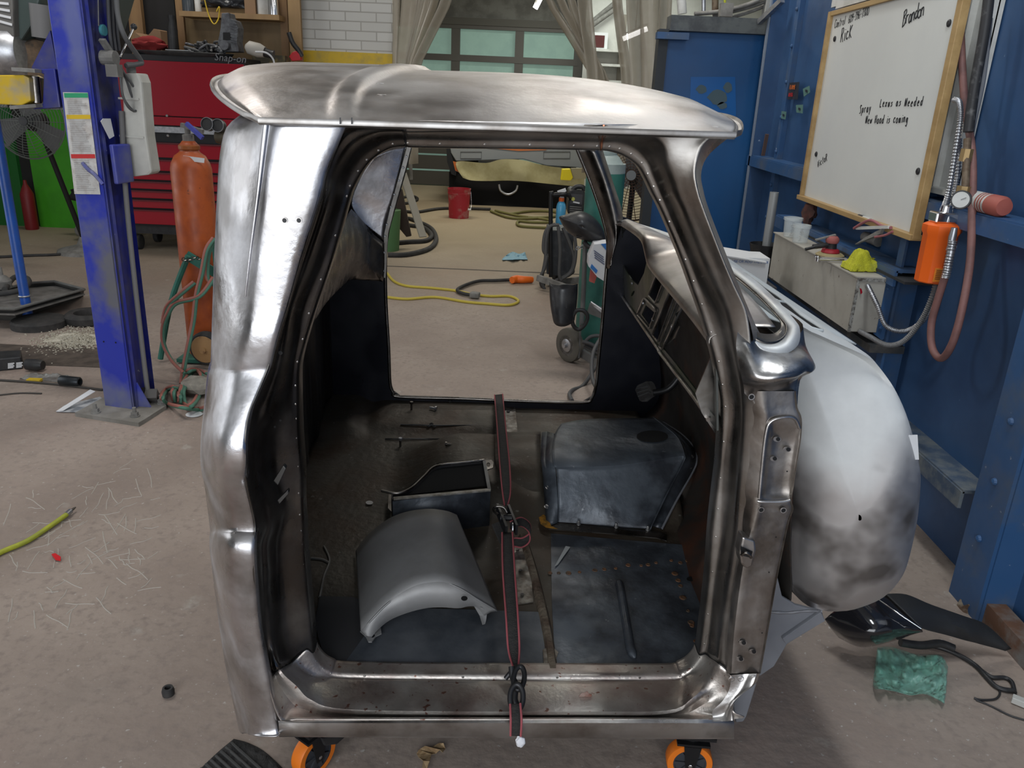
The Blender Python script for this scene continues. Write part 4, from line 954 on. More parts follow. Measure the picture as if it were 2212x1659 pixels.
for x, y in ((820, 183), (822, 206)):
    # two small dimples behind the rib
    q = min((p for r_ in rws for p in r_), key=lambda p: (lambda d: (CX + FPX * d.dot(Rt) / d.dot(Fw) - x) ** 2 + (CY + FPX * d.dot(Dn) / d.dot(Fw) - y) ** 2 + (1e6 if uvw(p)[1] > .8 else 0))(p - CAM))
    obj('roof_dimple', *blob(q, (.008, .005, .0015), .02, 1, 2), ROOFST, cab, smooth=60)
# inner header box above the door so no gap shows under the rail
hb = [[C(735, 266, .03), C(735, 262, .12)], [C(1000, 268, .03), C(1000, 262, .12)], [C(1300, 272, .03), C(1300, 266, .12)], [C(1500, 276, .03), C(1500, 270, .12)]]
def rim(pts, name):
    r_ = [[C(x, y + 3, v) for x, y, v in pts], [C(x, y - 8, v) for x, y, v in pts], [C(x, y - 12, v) + CV * .1 for x, y, v in pts]]
    obj(name, *grid([crom(q, 4) for q in r_]), STEEL, cab, smooth=50)
rim([(560, 262, .01), (640, 264, .0), (740, 268, .0), (900, 268, .0), (1100, 271, .0), (1300, 275, .0), (1420, 278, .02), (1500, 280, .03), (1552, 281, .03)], 'roof_side_rail')
# cab underside boxing
obj('underbody', *box(W(-.02, .80, .30), (.98, 1.30, .03), ax=(CU, CV, (0, 0, 1))), M('undercoating', (.03, .03, .033), .8), cab)

# ---- wheeled dolly
dol = thing('cab_dolly', 'low wheeled dolly on orange castors under the steel truck cab', 'dolly', W(0, .8, 0))
fr_ = ([], [])
for v in (.30, 1.30): add(fr_, box(W(.02, v, .20), (1.0, .07, .05), ax=(CU, CV, (0, 0, 1))))
for u in (-.34, .38): add(fr_, box(W(u, .8, .255), (.07, 1.1, .05), ax=(CU, CV, (0, 0, 1))))
obj('frame', *fr_, M('dolly_steel', (.04, .04, .045), .5, .6), dol)
ORW = M('orange_polyurethane', (.70, .17, .012), .45)
HUB = M('castor_hub_plastic', (.035, .038, .045), .5)
def caster(p, yaw, brake=False):
    ax = Vector((math.sin(yaw), -math.cos(yaw), 0)); r = .0535; c = Vector((p.x, p.y, r)); fwd = Vector((ax.y, -ax.x, 0))
    cs = obj('castor', *lathe([(r * .72, -.016), (r * .97, -.016), (r, -.012), (r, .012), (r * .97, .016), (r * .72, .016)], c, ax, 40, cap=False), ORW, dol, smooth=50)
    hb_ = lathe([(r * .73, -.012), (r * .73, .012)], c, ax, 30); add(hb_, lathe([(r * .74, .006), (r * .74, .015), (r * .66, .015), (r * .66, .006)], c, ax, 30, cap=False))
    for k in range(7):
        a = k * 2 * math.pi / 7; d = fwd * math.cos(a) + Vector((0, 0, 1)) * math.sin(a); add(hb_, bar(c + d * .008 + ax * .013, c + d * r * .7 + ax * .013, .008, .006, up=ax))
    obj('hub', *hb_, HUB, cs)
    fk = ([], [])
    for s_ in (-1, 1): add(fk, prism([c + ax * (s_ * .021) + fwd * a + Vector((0, 0, b)) for a, b in ((-.010, -.010), (.010, -.010), (.020, .056), (-.020, .056))], ax * .003))
    add(fk, box(c + Vector((0, 0, .066)), (.075, .06, .006), ax=(fwd, ax, (0, 0, 1)))); add(fk, box(c + Vector((0, 0, .10)), (.09, .09, .008), ax=(fwd, ax, (0, 0, 1))))
    add(fk, lathe([(.02, .066), (.02, .1)], c, (0, 0, 1), 16))
    obj('fork', *fk, BLACKM, cs)
    bolt('axle_bolt', c + ax * .018, ax, .005, .006, cs, CHROME)
    if brake: obj('brake_lever', *prism([c + ax * .03 + fwd * a + Vector((0, 0, b)) for a, b in ((-.085, .012), (-.07, .028), (-.02, .05), (.0, .06), (-.01, .03), (-.045, .008))], ax * -.05), BLACKP, cs, bevel=.003)
gw = Y(1491, 1620, 1.47)
caster(Vector((gw.x, 1.47, 0)), -.06)
gw2 = Y(690, 1650, 1.44)
caster(Vector((gw2.x - .012, 1.44, 0)), .95, True)
caster(W(-.40, 1.32, 0), .3); caster(W(.40, 1.32, 0), -.2)

# ================================================================ THINGS IN AND ON THE CAB
def fth(px, py, h=0): return onfloor(px, py, h)
# curved steel cover
za = .345
def Zh(x, y, h):
    p = FL(x, y, h); return p
CS = M('bare_curved_sheet', (.26, .258, .255), .55, .3, (.20, .195, .19), 5, .4, .65, rvar=.08, bump=.04, bscale=60)
cv = thing('curved_steel_cover', 'half-round bare grey steel cover sheet lying on the cab floor, left of the strap', 'sheet metal cover', Zh(920, 1330, .004))
farA = [(768, 1190, .012), (783, 1168, .04), (800, 1150, .065), (825, 1130, .09), (850, 1115, .108), (884, 1104, .122), (925, 1099, .128), (950, 1101, .124), (970, 1105, .11), (987, 1112, .09)]
nearA = [(779, 1362, .02), (803, 1338, .05), (832, 1308, .075), (868, 1280, .10), (900, 1264, .115), (930, 1258, .12), (962, 1258, .12), (1000, 1274, .105), (1036, 1298, .07), (1075, 1320, .03)]
ra = [Zh(*p) for p in farA]; rb = [Zh(*p) for p in nearA]
rws = []
for t in range(9):
    f = t / 8; rws.append(crom([a.lerp(b, f) for a, b in zip(ra, rb)], 4))
o = obj('shell', *grid(rws), CS, cv, smooth=60); o.modifiers.new('solid', 'SOLIDIFY').thickness = .003
lowA = [(797, 1384, .006), (815, 1362, .02), (842, 1340, .035), (880, 1324, .05), (920, 1314, .058), (955, 1312, .06), (990, 1314, .058), (1012, 1310, .055), (1030, 1312, .045), (1046, 1330, .02)]
o = obj('end_flange', *grid([crom([Zh(*p) for p in nearA], 4), crom([Zh(a[0] * .5 + b[0] * .5, a[1] * .45 + b[1] * .55 - 3, a[2] * .5 + b[2] * .5) for a, b in zip(nearA, lowA)], 4), crom([Zh(*p) for p in lowA], 4)]), CS, cv, smooth=50)
o.modifiers.new('solid', 'SOLIDIFY').thickness = .003
obj('mounting_ear', *plate([Zh(x, y, .012) for x, y in ((778, 1363), (796, 1362), (822, 1352), (824, 1368), (812, 1374), (803, 1386), (796, 1386), (790, 1374))], [[Zh(x, y, .012) for x, y in ell(804, 1372, 6, 5.5, 12)]], FPn.n * -.003), CS, cv)
obj('mounting_ear', *grid([[Zh(1022, 1306, .05), Zh(1040, 1312, .045), Zh(1056, 1318, .03)], [Zh(1036, 1330, .02), Zh(1044, 1330, .015), Zh(1052, 1326, .02)], [Zh(1042, 1350, .004), Zh(1048, 1348, .004), Zh(1050, 1340, .006)]]), CS, cv, smooth=60)
obj('rivet_hole', *prism([Zh(x, y, .092) for x, y in ell(1003, 1293, 7, 5)], FPn.n * .001), BLACKM, cv)
# dark steel tray
tr = thing('steel_console_tray', 'black open steel tray on the cab floor behind the curved grey cover', 'tray', Zh(950, 1100, .004))
hT = .118
T0 = [(848, 1082), (1059, 1058), (1045, 994), (1000, 1000), (940, 1007), (915, 1030), (890, 1055), (862, 1066)]
TB = M('tray_black', (.012, .011, .012), .5, .3)
obj('dark_interior', *prism([Zh(x, y + 2, .108) for x, y in ((860, 1070), (1052, 1048), (1040, 990), (945, 1000), (915, 1025))], FPn.n * .002), VOID, tr)
def wall(name, pts, hb, ht, mat, drop):
    r_ = [[Zh(x, y, ht) for x, y in pts], [Zh(x, y, ht) - FPn.n * (ht - hb) for x, y in pts]]
    o = obj(name, *grid([crom(q, 4) if len(q) > 2 else q for q in r_]), mat, tr, smooth=30); o.modifiers.new('solid', 'SOLIDIFY').thickness = .003; return o
wall('front_wall', [(848, 1082), (1059, 1058)], .004, hT, SLATE, 0)
wall('side_wall', [(1059, 1058), (1046, 994)], .004, hT, TB, 0)
wall('back_wall', [(1046, 994), (1000, 999), (942, 1007), (915, 1030), (890, 1053), (848, 1066), (848, 1082)], .004, hT, TB, 0)
obj('top_rim', *bar(Zh(850, 1077, hT + .002), Zh(1059, 1058, hT + .002), .012, .004), M('zinc_rim', (.25, .245, .23), .5, .6, (.13, .12, .1), 40, .4, .6), tr)
obj('top_rim', *bar(Zh(1057, 1058, hT + .002), Zh(1046, 996, hT + .002), .009, .004), GREYD, tr)
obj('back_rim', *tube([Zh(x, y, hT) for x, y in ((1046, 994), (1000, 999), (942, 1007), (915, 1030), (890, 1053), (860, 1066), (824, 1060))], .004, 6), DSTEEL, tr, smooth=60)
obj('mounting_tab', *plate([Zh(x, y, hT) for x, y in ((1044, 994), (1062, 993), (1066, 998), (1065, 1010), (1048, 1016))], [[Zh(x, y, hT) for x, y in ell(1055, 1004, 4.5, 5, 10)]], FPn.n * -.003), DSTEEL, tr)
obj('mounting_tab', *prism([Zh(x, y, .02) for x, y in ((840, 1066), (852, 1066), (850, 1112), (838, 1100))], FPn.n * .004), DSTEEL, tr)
# loose bolts on the cab floor
def loose_bolt(px, py, label, up=True, s=1.0, mat=DSTEEL, dirv=(1, .2, 0)):
    p = onfloor(px, py, .001)
    if up:
        t = thing('loose_bolt', label, 'bolt', p, 'loose bolts on the cab floor')
        obj('bolt_head', *lathe([(.007 * s, .022 * s), (.0075 * s, .024 * s), (.0075 * s, .029 * s), (.006 * s, .030 * s)], p, FPn.n, 6), mat, t)
        obj('shank', *lathe([(.0038 * s, 0), (.0038 * s, .023 * s)], p, FPn.n, 10), DSTEEL, t)
    else:
        d = Vector(dirv).normalized(); t = thing('loose_bolt', label, 'bolt', p, 'loose bolts on the cab floor'); q = p + FPn.n * .006
        obj('bolt_head', *lathe([(.007 * s, 0), (.007 * s, .006)], q, d, 6), mat, t)
        obj('shank', *lathe([(.0035 * s, .006), (.0035 * s, .022 * s)], q, d, 10), mat, t)
loose_bolt(889, 884, 'dark bolt standing upright on the cab floor near the far sill')
loose_bolt(865, 963, 'shiny-headed bolt standing upright on the cab floor, left of the tunnel', mat=GALV)
loose_bolt(943, 886, 'bright clip lying on its side on the cab floor near the far sill', False, 1.2, GALV, (-1, .3, 0))
loose_bolt(962, 962, 'short dark bolt lying left of the strap on the cab floor', False, .9, DSTEEL, (1, -.2, 0))
for i, (x, y, d) in enumerate(((926, 921, 'left'), (938, 922, 'right'), (932, 917, 'rear'))):
    obj('rubber_grommet', *lathe([(.006, 0), (.0075, .003), (.0045, .005), (.003, .002)], onfloor(x, y, .002), FPn.n, 12), RUBBER, label='%s one of the three black grommets on the floor groove' % {'left': 'leftmost', 'right': 'rightmost', 'rear': 'rearmost'}[d], cat='grommet', group='grommets on the cab floor')
obj('rubber_grommet', *lathe([(.007, 0), (.008, .004), (.0045, .006), (.003, .002)], onfloor(972, 868, .002), FPn.n, 12), RUBBER, label='single black grommet on the cab floor by the far sill', cat='grommet', group='grommets on the cab floor')
# ratchet strap
WEB = M('black_webbing', (.022, .022, .021), .8, 0, (.035, .033, .03), 60, .4, .6, bump=.6, bscale=260, stretch=(1, 3, 3))
REDE = M('red_webbing_edge', (.30, .07, .08), .8)
stp = thing('ratchet_strap', 'black ratchet strap with red edges pulled across the cab floor and over the door sill', 'strap', C(1112, 1590, -.02))
def ribbon(name, cen, widths, parent=stp, tw=None, th=.0022):
    Q = crom([tuple(p) + (w_,) for p, w_ in zip(cen, widths)], 6) if False else None
    cc = crom(cen, 6); ww = crom([(a, 0, 0) for a in widths], 6); L_, R_ = [], []
    for i, p in enumerate(cc):
        t = (cc[min(i + 1, len(cc) - 1)] - cc[max(i - 1, 0)]).normalized()
        vdir = (p - CAM).normalized(); s_ = t.cross(vdir).normalized() if tw is None else tw(i / (len(cc) - 1), t)
        L_.append(p - s_ * ww[i].x / 2); R_.append(p + s_ * ww[i].x / 2)
    o = obj(name, *grid([L_, [(a + b) / 2 for a, b in zip(L_, R_)], R_]), WEB, parent, smooth=60); o.modifiers.new('solid', 'SOLIDIFY').thickness = th
    for e in (L_, R_): obj('red_edge', *tube(e, .0022, 6, raw=True), REDE, o, smooth=60)
    return o
rp = FL(1094, 1120, .115)
ribbon('webbing', [C(1077, 852, 1.52), C(1078, 862, 1.46), FL(1083, 920, .125), FL(1090, 1000, .135), FL(1094, 1060, .13), FL(1093, 1092, .12)], [.030, .030, .027, .028, .022, .008])
ribbon('webbing', [FL(1096, 1150, .115), FL(1099, 1230, .11), FL(1106, 1330, .09), C(1110, 1400, .16), C(1114, 1438, .12)], [.026, .028, .026, .024, .012])
ribbon('webbing', [C(1113, 1520, .01), C(1115, 1555, -.016), C(1114, 1590, -.02)], [.020, .021, .020])
# loop of loose tail
lp = [FL(1102, 1135, .11), FL(1125, 1127, .10), FL(1143, 1140, .07), FL(1144, 1160, .04), FL(1128, 1172, .025), FL(1108, 1172, .03), FL(1092, 1185, .03)]
ribbon('webbing_tail', lp, [.022, .024, .026, .028, .028, .024, .012], tw=lambda f, t: FPn.n.cross(t).cross(t).normalized() if False else Vector((0, 0, 1)))
rt = obj('ratchet', *cat_(bar(FL(1074, 1098, .115), FL(1094, 1148, .115), .006, .03), bar(FL(1098, 1100, .115), FL(1116, 1145, .115), .006, .03), lathe([(.009, -.016), (.009, .016)], FL(1094, 1118, .12), CU, 14)), BLACKM, stp)
obj('ratchet_handle', *tube([FL(1076, 1112, .13), FL(1066, 1102, .135), FL(1072, 1094, .14), FL(1088, 1096, .14), FL(1096, 1108, .13)], .0035, 8), DSTEEL, rt, smooth=60)
obj('release_pull', *bar(FL(1070, 1130, .10), FL(1088, 1172, .06), .022, .006), WEB, rt)
obj('ratchet_gear', *lathe([(.013, 0), (.013, .003)], FL(1106, 1140, .118), CU, 14), GALV, rt)
HKM = M('dark_hook_steel', (.05, .05, .052), .42, .7)
obj('hook', *tube([C(1105, 1440, .10), C(1107, 1462, .085), C(1114, 1480, .07), C(1112, 1510, .05), C(1118, 1525, .04)], .0065, 10), HKM, stp, smooth=60)
def oval(c1, c2, wd, n=20):
    c1, c2 = Vector(c1), Vector(c2); t = (c2 - c1); L_ = t.length; t.normalize(); s_ = t.cross((c1 - CAM)).normalized(); c = (c1 + c2) / 2
    return [c + t * math.cos(a * 2 * math.pi / n) * L_ / 2 + s_ * math.sin(a * 2 * math.pi / n) * wd / 2 for a in range(n)]
obj('chain_link', *tube(oval(C(1124, 1440, .10), C(1118, 1490, .055), .022), .0055, 8, closed=True, n=2), HKM, stp, smooth=60)
obj('chain_link', *tube(oval(C(1117, 1478, .05), C(1115, 1535, .01), .026), .0055, 8, closed=True, n=2), HKM, stp, smooth=60)
obj('hook_tip', *tube([C(1118, 1440, .10), C(1104, 1452, .095), C(1092, 1466, .09)], .005, 8), HKM, stp, smooth=60)
obj('strap_end_rag', *blob(C(1124, 1603, -.018), (.009, .006, .013), .35, 3, 3), M('white_rag', (.68, .69, .72), .9), label='small white scrap hanging from the lower end of the strap', cat='rag', smooth=60)

# ================================================================ RIGHT WALL
bd = thing('whiteboard', 'dry-erase whiteboard in a wooden frame with handwritten notes, on the blue wall', 'whiteboard', (1.483, 3.70, 1.07))
xb = 1.483; y1, y0_ = Xp(1740, 400, xb).y, Xp(2020, 300, xb).y; z0_, z1_ = Xp(1737, 425, xb).z, Xp(1800, 30, xb).z
obj('writing_panel', *box((xb + .004, (y0_ + y1) / 2, (z0_ + z1_) / 2), (.008, y1 - y0_, z1_ - z0_)), M('whiteboard_surface', (.66, .67, .64), .3, 0, (.60, .61, .59), 1.5, .4, .7), bd)
for nm, c_, s_ in (('bottom_frame', (xb - .006, (y0_ + y1) / 2, z0_ - .004), (.045, y1 - y0_ + .05, .022)), ('top_frame', (xb - .002, (y0_ + y1) / 2, z1_), (.025, y1 - y0_ + .04, .022)),
                   ('side_frame', (xb - .004, y1 + .005, (z0_ + z1_) / 2), (.03, .026, z1_ - z0_ + .02)), ('side_frame', (xb - .004, y0_ - .008, (z0_ + z1_) / 2), (.03, .036, z1_ - z0_ + .02))):
    obj(nm, *box(c_, s_), WOODL, bd, bevel=.002)
obj('backing_sheet', *box((xb + .012, 3.9, 1.995), (.01, .75, .06)), WHITE, bd)
INK = M('black_marker_ink', (.012, .012, .013), .5)
RV, UP = Vector((0, -1, 0)), Vector((0, 0, 1))
def wr(s, px, py, h, dr=0, r=.0022, adv=4.6):
    p = Xp(px, py, xb - .0008); rr_ = (RV + UP * dr).normalized(); uu = (UP - RV * dr).normalized()
    x = 0
    for wd_ in s.split(' '):
        obj('handwriting', *strokes(wd_, p + rr_ * (x * h / 6 * .78), rr_, uu, h, r, adv), INK, bd)
        x += sum(adv * (.6 if c in 'il' else 1) for c in wd_ + ' ')
wr('Control', 1802, 61, .038, .05, .0013, 4.0); wr('609-396-7300', 1832, 50, .036, .07, .0013, 3.9)
wr('RicK', 1815, 92, .062, .10, .0022, 4.6); wr('Brandon', 1949, 56, .055, .14, .0022, 3.3)
wr('Spray', 1856, 245, .036, .07, .0019, 5.2); wr('Lexus as Needed', 1900, 231, .033, .02, .0019, 5.9); wr('New Hood is coming', 1869, 267, .034, .04, .0019, 5.3)
wr('VictoR', 1766, 362, .036, .38, .0015, 4.6)
MAG = M('magnet_black', (.02, .02, .022), .4)
for x, y in ((1804, 84), (2051, 50), (1764, 333), (1984, 370)): obj('board_screw', *lathe([(.013, 0), (.013, .004), (.008, .007)], Xp(x, y, xb), (-1, 0, 0), 16), MAG, bd)
mk = Xp(1860, 462, 1.47)
m_ = thing('marker_pen', 'white marker pen with a black cap on the whiteboard ledge', 'marker', (1.475, mk.y, 1.066))
obj('barrel', *lathe([(.008, 0), (.008, .07)], (1.475, mk.y - .02, 1.075), (0, -1, 0), 12), WHITE, m_); obj('cap', *lathe([(.0085, 0), (.0085, .05)], (1.475, mk.y + .03, 1.075), (0, -1, 0), 12), BLACKP, m_)
# stickers
STK = Plane(Xp(1700, 180, 1.566), Xp(1750, 190, 1.566), Xp(1700, 250, 1.566))
s1 = obj('sticker', *prism([STK(x, y) for x, y in ((1706, 179), (1727, 177), (1723, 215), (1702, 215))], (-.002, 0, 0)), BLACKP, label='black sticker with orange flame lettering on the blue wall', cat='sticker', group='stickers on the blue wall')
OR2 = M('sticker_orange', (.65, .16, .02), .5); PG = M('sticker_green', (.10, .20, .17), .5); 
ps = STK(1705, 201, .003); text('sticker_text', 'FLAME', .035, ps + Vector((-.003, 0, .02)), RV, UP, OR2, s1, .0004)
text('sticker_text', 'RIVER', .030, ps + Vector((-.003, 0, -.02)), RV, UP, M('sticker_red', (.5, .02, .02), .5), s1, .0004)
for poly, lab in (([(1735, 192), (1749, 185), (1750, 200), (1737, 209)], 'pale green tilted sticker right of the flame sticker'), ([(1720, 227), (1735, 226), (1734, 245), (1721, 243)], 'small square green sticker below the flame sticker'), ([(1689, 240), (1699, 241), (1697, 258), (1688, 256)], 'smallest green sticker, lowest left on the blue wall')):
    q = obj('sticker', *prism([STK(x, y) for x, y in poly], (-.002, 0, 0)), PG, label=lab, cat='sticker', group='stickers on the blue wall')
    c_ = sum((STK(x, y, .003) for x, y in poly), Vector()) / 4
    obj('sticker_print', *prism([c_ + Vector((-.002, a, b)) for a, b in ((-.02, -.008), (.018, -.004), (.02, .008), (-.016, .004))], (-.0005, 0, 0)), BLACKP, q)
# stick on the ledge
obj('wooden_shim', *bar(Xp(1648, 336, 1.54), Xp(1657, 290, 1.54), .02, .015), M('dark_shim', (.09, .055, .045), .8), label='dark splintered wooden shim standing on the wall ledge, left of the whiteboard', cat='shim')
# long grey wall box
bx = thing('wall_box', 'long dusty white sheet metal duct box along the blue wall', 'box', (1.42, 3.66, .62))
BXM = M('dusty_white_metal', (.40, .385, .34), .6, 0, (.33, .31, .27), 6, .4, .7, specks=((.12, .10, .08), 30, .70), rvar=.08)
obj('duct_body', *prism([(1.345, 4.22, .655), (1.345, 3.115, .665), (1.345, 3.115, .885), (1.345, 4.22, .885)], (.115, 0, 0)), BXM, bx, bevel=.003)
obj('lid_flange', *box((1.40, 3.668, .888), (.125, 1.112, .005)), BXM, bx)
obj('end_flange', *cat_(box((1.348, 3.112, .77), (.012, .006, .21)), box((1.40, 3.112, .88), (.11, .006, .012))), M('chipped_edge', (.30, .30, .28), .7, 0, (.08, .07, .06), 60, .4, .6), bx)
obj('red_paint_mark', *prism([Y(x, y, 3.108) for x, y in ((1857, 622), (1861, 624), (1863, 632), (1859, 636))], (0, -.001, 0)), RED, bx)
bpn = struct('trim_14', *prism([Y(x, y, 3.125) for x, y in ((1909, 596), (1945, 594), (1925, 722), (1905, 735), (1888, 722))], (0, .01, 0)), BLUEF)
for x, y in ((1917, 624), (1943, 607), (1902, 708), (1918, 727)): bolt('panel_bolt', Y(x, y, 3.12), (0, -1, 0), .006, .006, bpn, BLUEF)
# dark gap and lower ledge under box
struct('trim_15', *box((1.51, 4.15, .60), (.14, 2.1, .03)), M('dark_ledge', (.035, .04, .045), .8, 0, (.1, .09, .08), 10, .5, .7))
# vertical grey pipe
pz = Xp(1669, 415, 1.36)
obj('standpipe', *lathe([(.0235, 0), (.0235, pz.z - .0), (.019, pz.z), (.019, pz.z - .05)], (pz.x + .01, pz.y, 0), (0, 0, 1), 24, cap=False), M('pipe_grey', (.33, .34, .34), .5, .4), smooth=50, label='upright grey steel pipe standing at the left end of the wall box', cat='pipe')
# cups
CUP = M('clear_plastic', (.75, .80, .80), .25, 0, alpha=.26)
def cup(px, py, r, h, label):
    p = Z(px, py, .8905); t = thing('mixing_cup', label, 'cup', p, 'clear mixing cups on the wall box')
    obj('cup_wall', *lathe([(r * .82, 0), (r * .86, .002), (r, h), (r * 1.0 - .0015, h), (r * .84, .004), (.001, .003)], p, (0, 0, 1), 32, cap=False), CUP, t, smooth=60)
    obj('rim', *lathe([(r, h - .012), (r + .004, h - .012), (r + .004, h), (r, h + .001), (r - .002, h - .01)], p, (0, 0, 1), 32, cap=False), CUP, t, smooth=40)
    sc_ = ([], [])
    for k in range(9): add(sc_, box(p + Vector((-.25 * r, -math.sqrt(1 - .0625) * r * (.86 + .0155 * k), .015 + k * h * .08)), (.018 if k % 3 == 0 else .011, .0012, .0012)))
    obj('graduation_marks', *sc_, GREYD, t)
cup(1708, 512, .044, .098, 'clear mixing cup at the back, by the grey standpipe')
cup(1727, 524, .040, .086, 'clear mixing cup in front, nearer the sander')
# sander
sp_ = Z(1792, 553, .8905)
sd = thing('orbital_sander', 'red and black air orbital sander with a tan pad, lying on the wall box', 'sander', sp_)
obj('sanding_pad', *lathe([(.058, 0), (.062, .006), (.05, .014), (.03, .016)], sp_, (0, 0, 1), 32), M('tan_pad', (.38, .31, .16), .8), sd, smooth=40)
obj('red_shroud', *lathe([(.036, .014), (.040, .018), (.036, .030), (.025, .034)], sp_, (0, 0, 1), 28), M('sander_red', (.35, .02, .03), .5), sd, smooth=40)
obj('motor_housing', *lathe([(.024, .032), (.022, .055), (.024, .06)], sp_, (0, 0, 1), 24), BLACKP, sd, smooth=40)
obj('palm_grip', *lathe([(.025, .058), (.029, .066), (.029, .078), (.02, .088), (.004, .09)], sp_, (0, 0, 1), 24), M('dusty_red_grip', (.33, .10, .09), .7), sd, smooth=50)
obj('exhaust_hose', *tube([sp_ + Vector((-.02, -.005, .05)), sp_ + Vector((-.05, -.01, .045)), sp_ + Vector((-.085, -.01, .04))], .011, 10), BLACKP, sd, smooth=60)
obj('throttle_lever', *bar(sp_ + Vector((-.075, 0, .068)), sp_ + Vector((.01, .0, .095)), .014, .006), GREYD, sd)
obj('air_fitting', *tube([sp_ + Vector((-.08, -.02, .04)), sp_ + Vector((-.12, -.02, .028))], .007, 8), BLACKM, sd, smooth=60)
# wrench pair
p = Z(1765, 566, .8905); q = Z(1822, 568, .8905)
wn = thing('torque_wrench', 'chrome ratchet wrench poking out from under the yellow rag', 'wrench', p)
obj('handle', *tube([p + Vector((0, 0, .010)), p.lerp(q, .5) + Vector((0, 0, .010)), q + Vector((0, 0, .010))], .006, 8), CHROME, wn, smooth=60)
obj('head', *lathe([(.009, 0), (.009, .014)], p + Vector((0, 0, .004)), (0, 0, 1), 14), CHROME, wn)
p = Z(1766, 557, .8905); q = Z(1822, 560, .8905)
wn2 = thing('open_end_wrench', 'flat polished spanner lying between the sander and the yellow rag', 'wrench', p)
obj('handle', *bar(p + Vector((.012, 0, .004)), q + Vector((0, 0, .004)), .012, .006), CHROME, wn2)
obj('jaw', *tube(ring_pts(p + Vector((0, 0, .004)), .011, (1, 0, 0), (0, 1, 0), 12)[2:11], .0045, 6, raw=True), CHROME, wn2, smooth=60)
# rag
def cloth(c, sx, sy, amp, seed, n=34, hmax=.05, rz=0, prof=None):
    from mathutils import noise
    V, rws = [], []
    for i in range(n):
        row = []
        for j in range(n):
            x = (i / (n - 1) - .5); y = (j / (n - 1) - .5); d = max(abs(x), abs(y)) * 2
            edge = 1 + .10 * noise.noise(Vector((x * 3 + seed, y * 3, 5)))
            h = hmax * (1 - d ** 2.2) * (.65 + .7 * noise.noise(Vector((x * 3.0 + seed, y * 3.0, seed)))) + amp * abs(noise.noise(Vector((x * 8 + seed, y * 8, 2))))
            if prof: h = prof(x, y, h)
            xx, yy = x * sx * edge, y * sy * edge
            row.append(Vector(c) + Vector((xx * math.cos(rz) - yy * math.sin(rz), xx * math.sin(rz) + yy * math.cos(rz), max(.002, h))))
        rws.append(row)
    return grid(rws)
rc = Z(1869, 585, .8905)
RAG = M('yellow_microfibre', (.50, .50, .03), .95, 0, (.30, .31, .05), 14, .5, .72, bump=.8, bscale=260)
o = obj('microfibre_rag', *cloth(rc + Vector((.0, .015, 0)), .155, .10, .014, 3.3, 48, .05, .05, lambda x, y, h: .012 * (1 - max(abs(x), abs(y)) ** 6 * 60 * .9 if max(abs(x), abs(y)) < .5 else 0) * 0 + max(0, h) * .55 + .050 * math.exp(-((x + .14) / .20) ** 4 - ((y - .02) / .38) ** 4) * (1 - abs(2 * y) ** 4) + (.018 if max(abs(x), abs(y)) < .47 else .0) + .012 * math.sin(x * 26 + y * 9) * (1 - abs(2 * y) ** 2) * (.5 + x)), RAG, smooth=180,
    label='crumpled yellow-green microfibre rag on the near end of the wall box', cat='rag')
o.modifiers.new('solid', 'SOLIDIFY').thickness = .004
# things on the low blue girt: angle rail along back of box
girt('trim_16', (1.51, 3.05, .93), (1.51, 4.6, .93))
struct('trim_17', *box((1.53, 3.55, .905), (.16, 1.2, .01)), M('black_gap', (.02, .022, .025), .8))
# pliers / cutter on the board ledge
pa = Xp(1845, 493, 1.44)
pl = thing('locking_pliers', 'pink-handled cutters resting under the lower edge of the whiteboard', 'pliers', pa)
obj('handle', *tube([pa, Xp(1878, 476, 1.44), Xp(1905, 488, 1.45), Xp(1925, 492, 1.45)], .006, 8), M('faded_red_handle', (.30, .10, .11), .6), pl, smooth=60)
obj('handle', *tube([Xp(1890, 512, 1.43), Xp(1912, 508, 1.44), Xp(1928, 500, 1.45)], .005, 8), M('faded_red_handle', (.30, .10, .11), .6), pl, smooth=60)
obj('jaws', *prism([Xp(x, y, 1.43) for x, y in ((1846, 528), (1870, 512), (1892, 500), (1905, 494), (1900, 506), (1880, 514))], (.012, 0, 0)), GREYD, pl)
obj('paint_stick', *prism([Xp(x, y, 1.44) for x, y in ((1844, 493), (1860, 489), (1918, 487), (1918, 494), (1850, 496))], (.01, 0, 0)), WHITE, label='thin white stirring stick sticking out below the whiteboard', cat='stick')
fc = Z(1890, 530, .945)
obj('coupling', *tube([fc + Vector((-.0, .12, .02)), fc + Vector((.0, 0, .02)), fc + Vector((0, -.03, .02))], .022, 14), GREYD, label='dusty grey hose coupling lying on the blue rail below the whiteboard', cat='coupling', smooth=60)
rgp = Xp(1747, 462, 1.50)
obj('dark_rag', *blob(rgp, (.03, .05, .055), .6, 6, 3), M('brown_rag', (.06, .035, .03), .9, 0, (.12, .05, .04), 30), label='dark brown rag hanging at the lower left corner of the whiteboard', cat='rag', smooth=60)
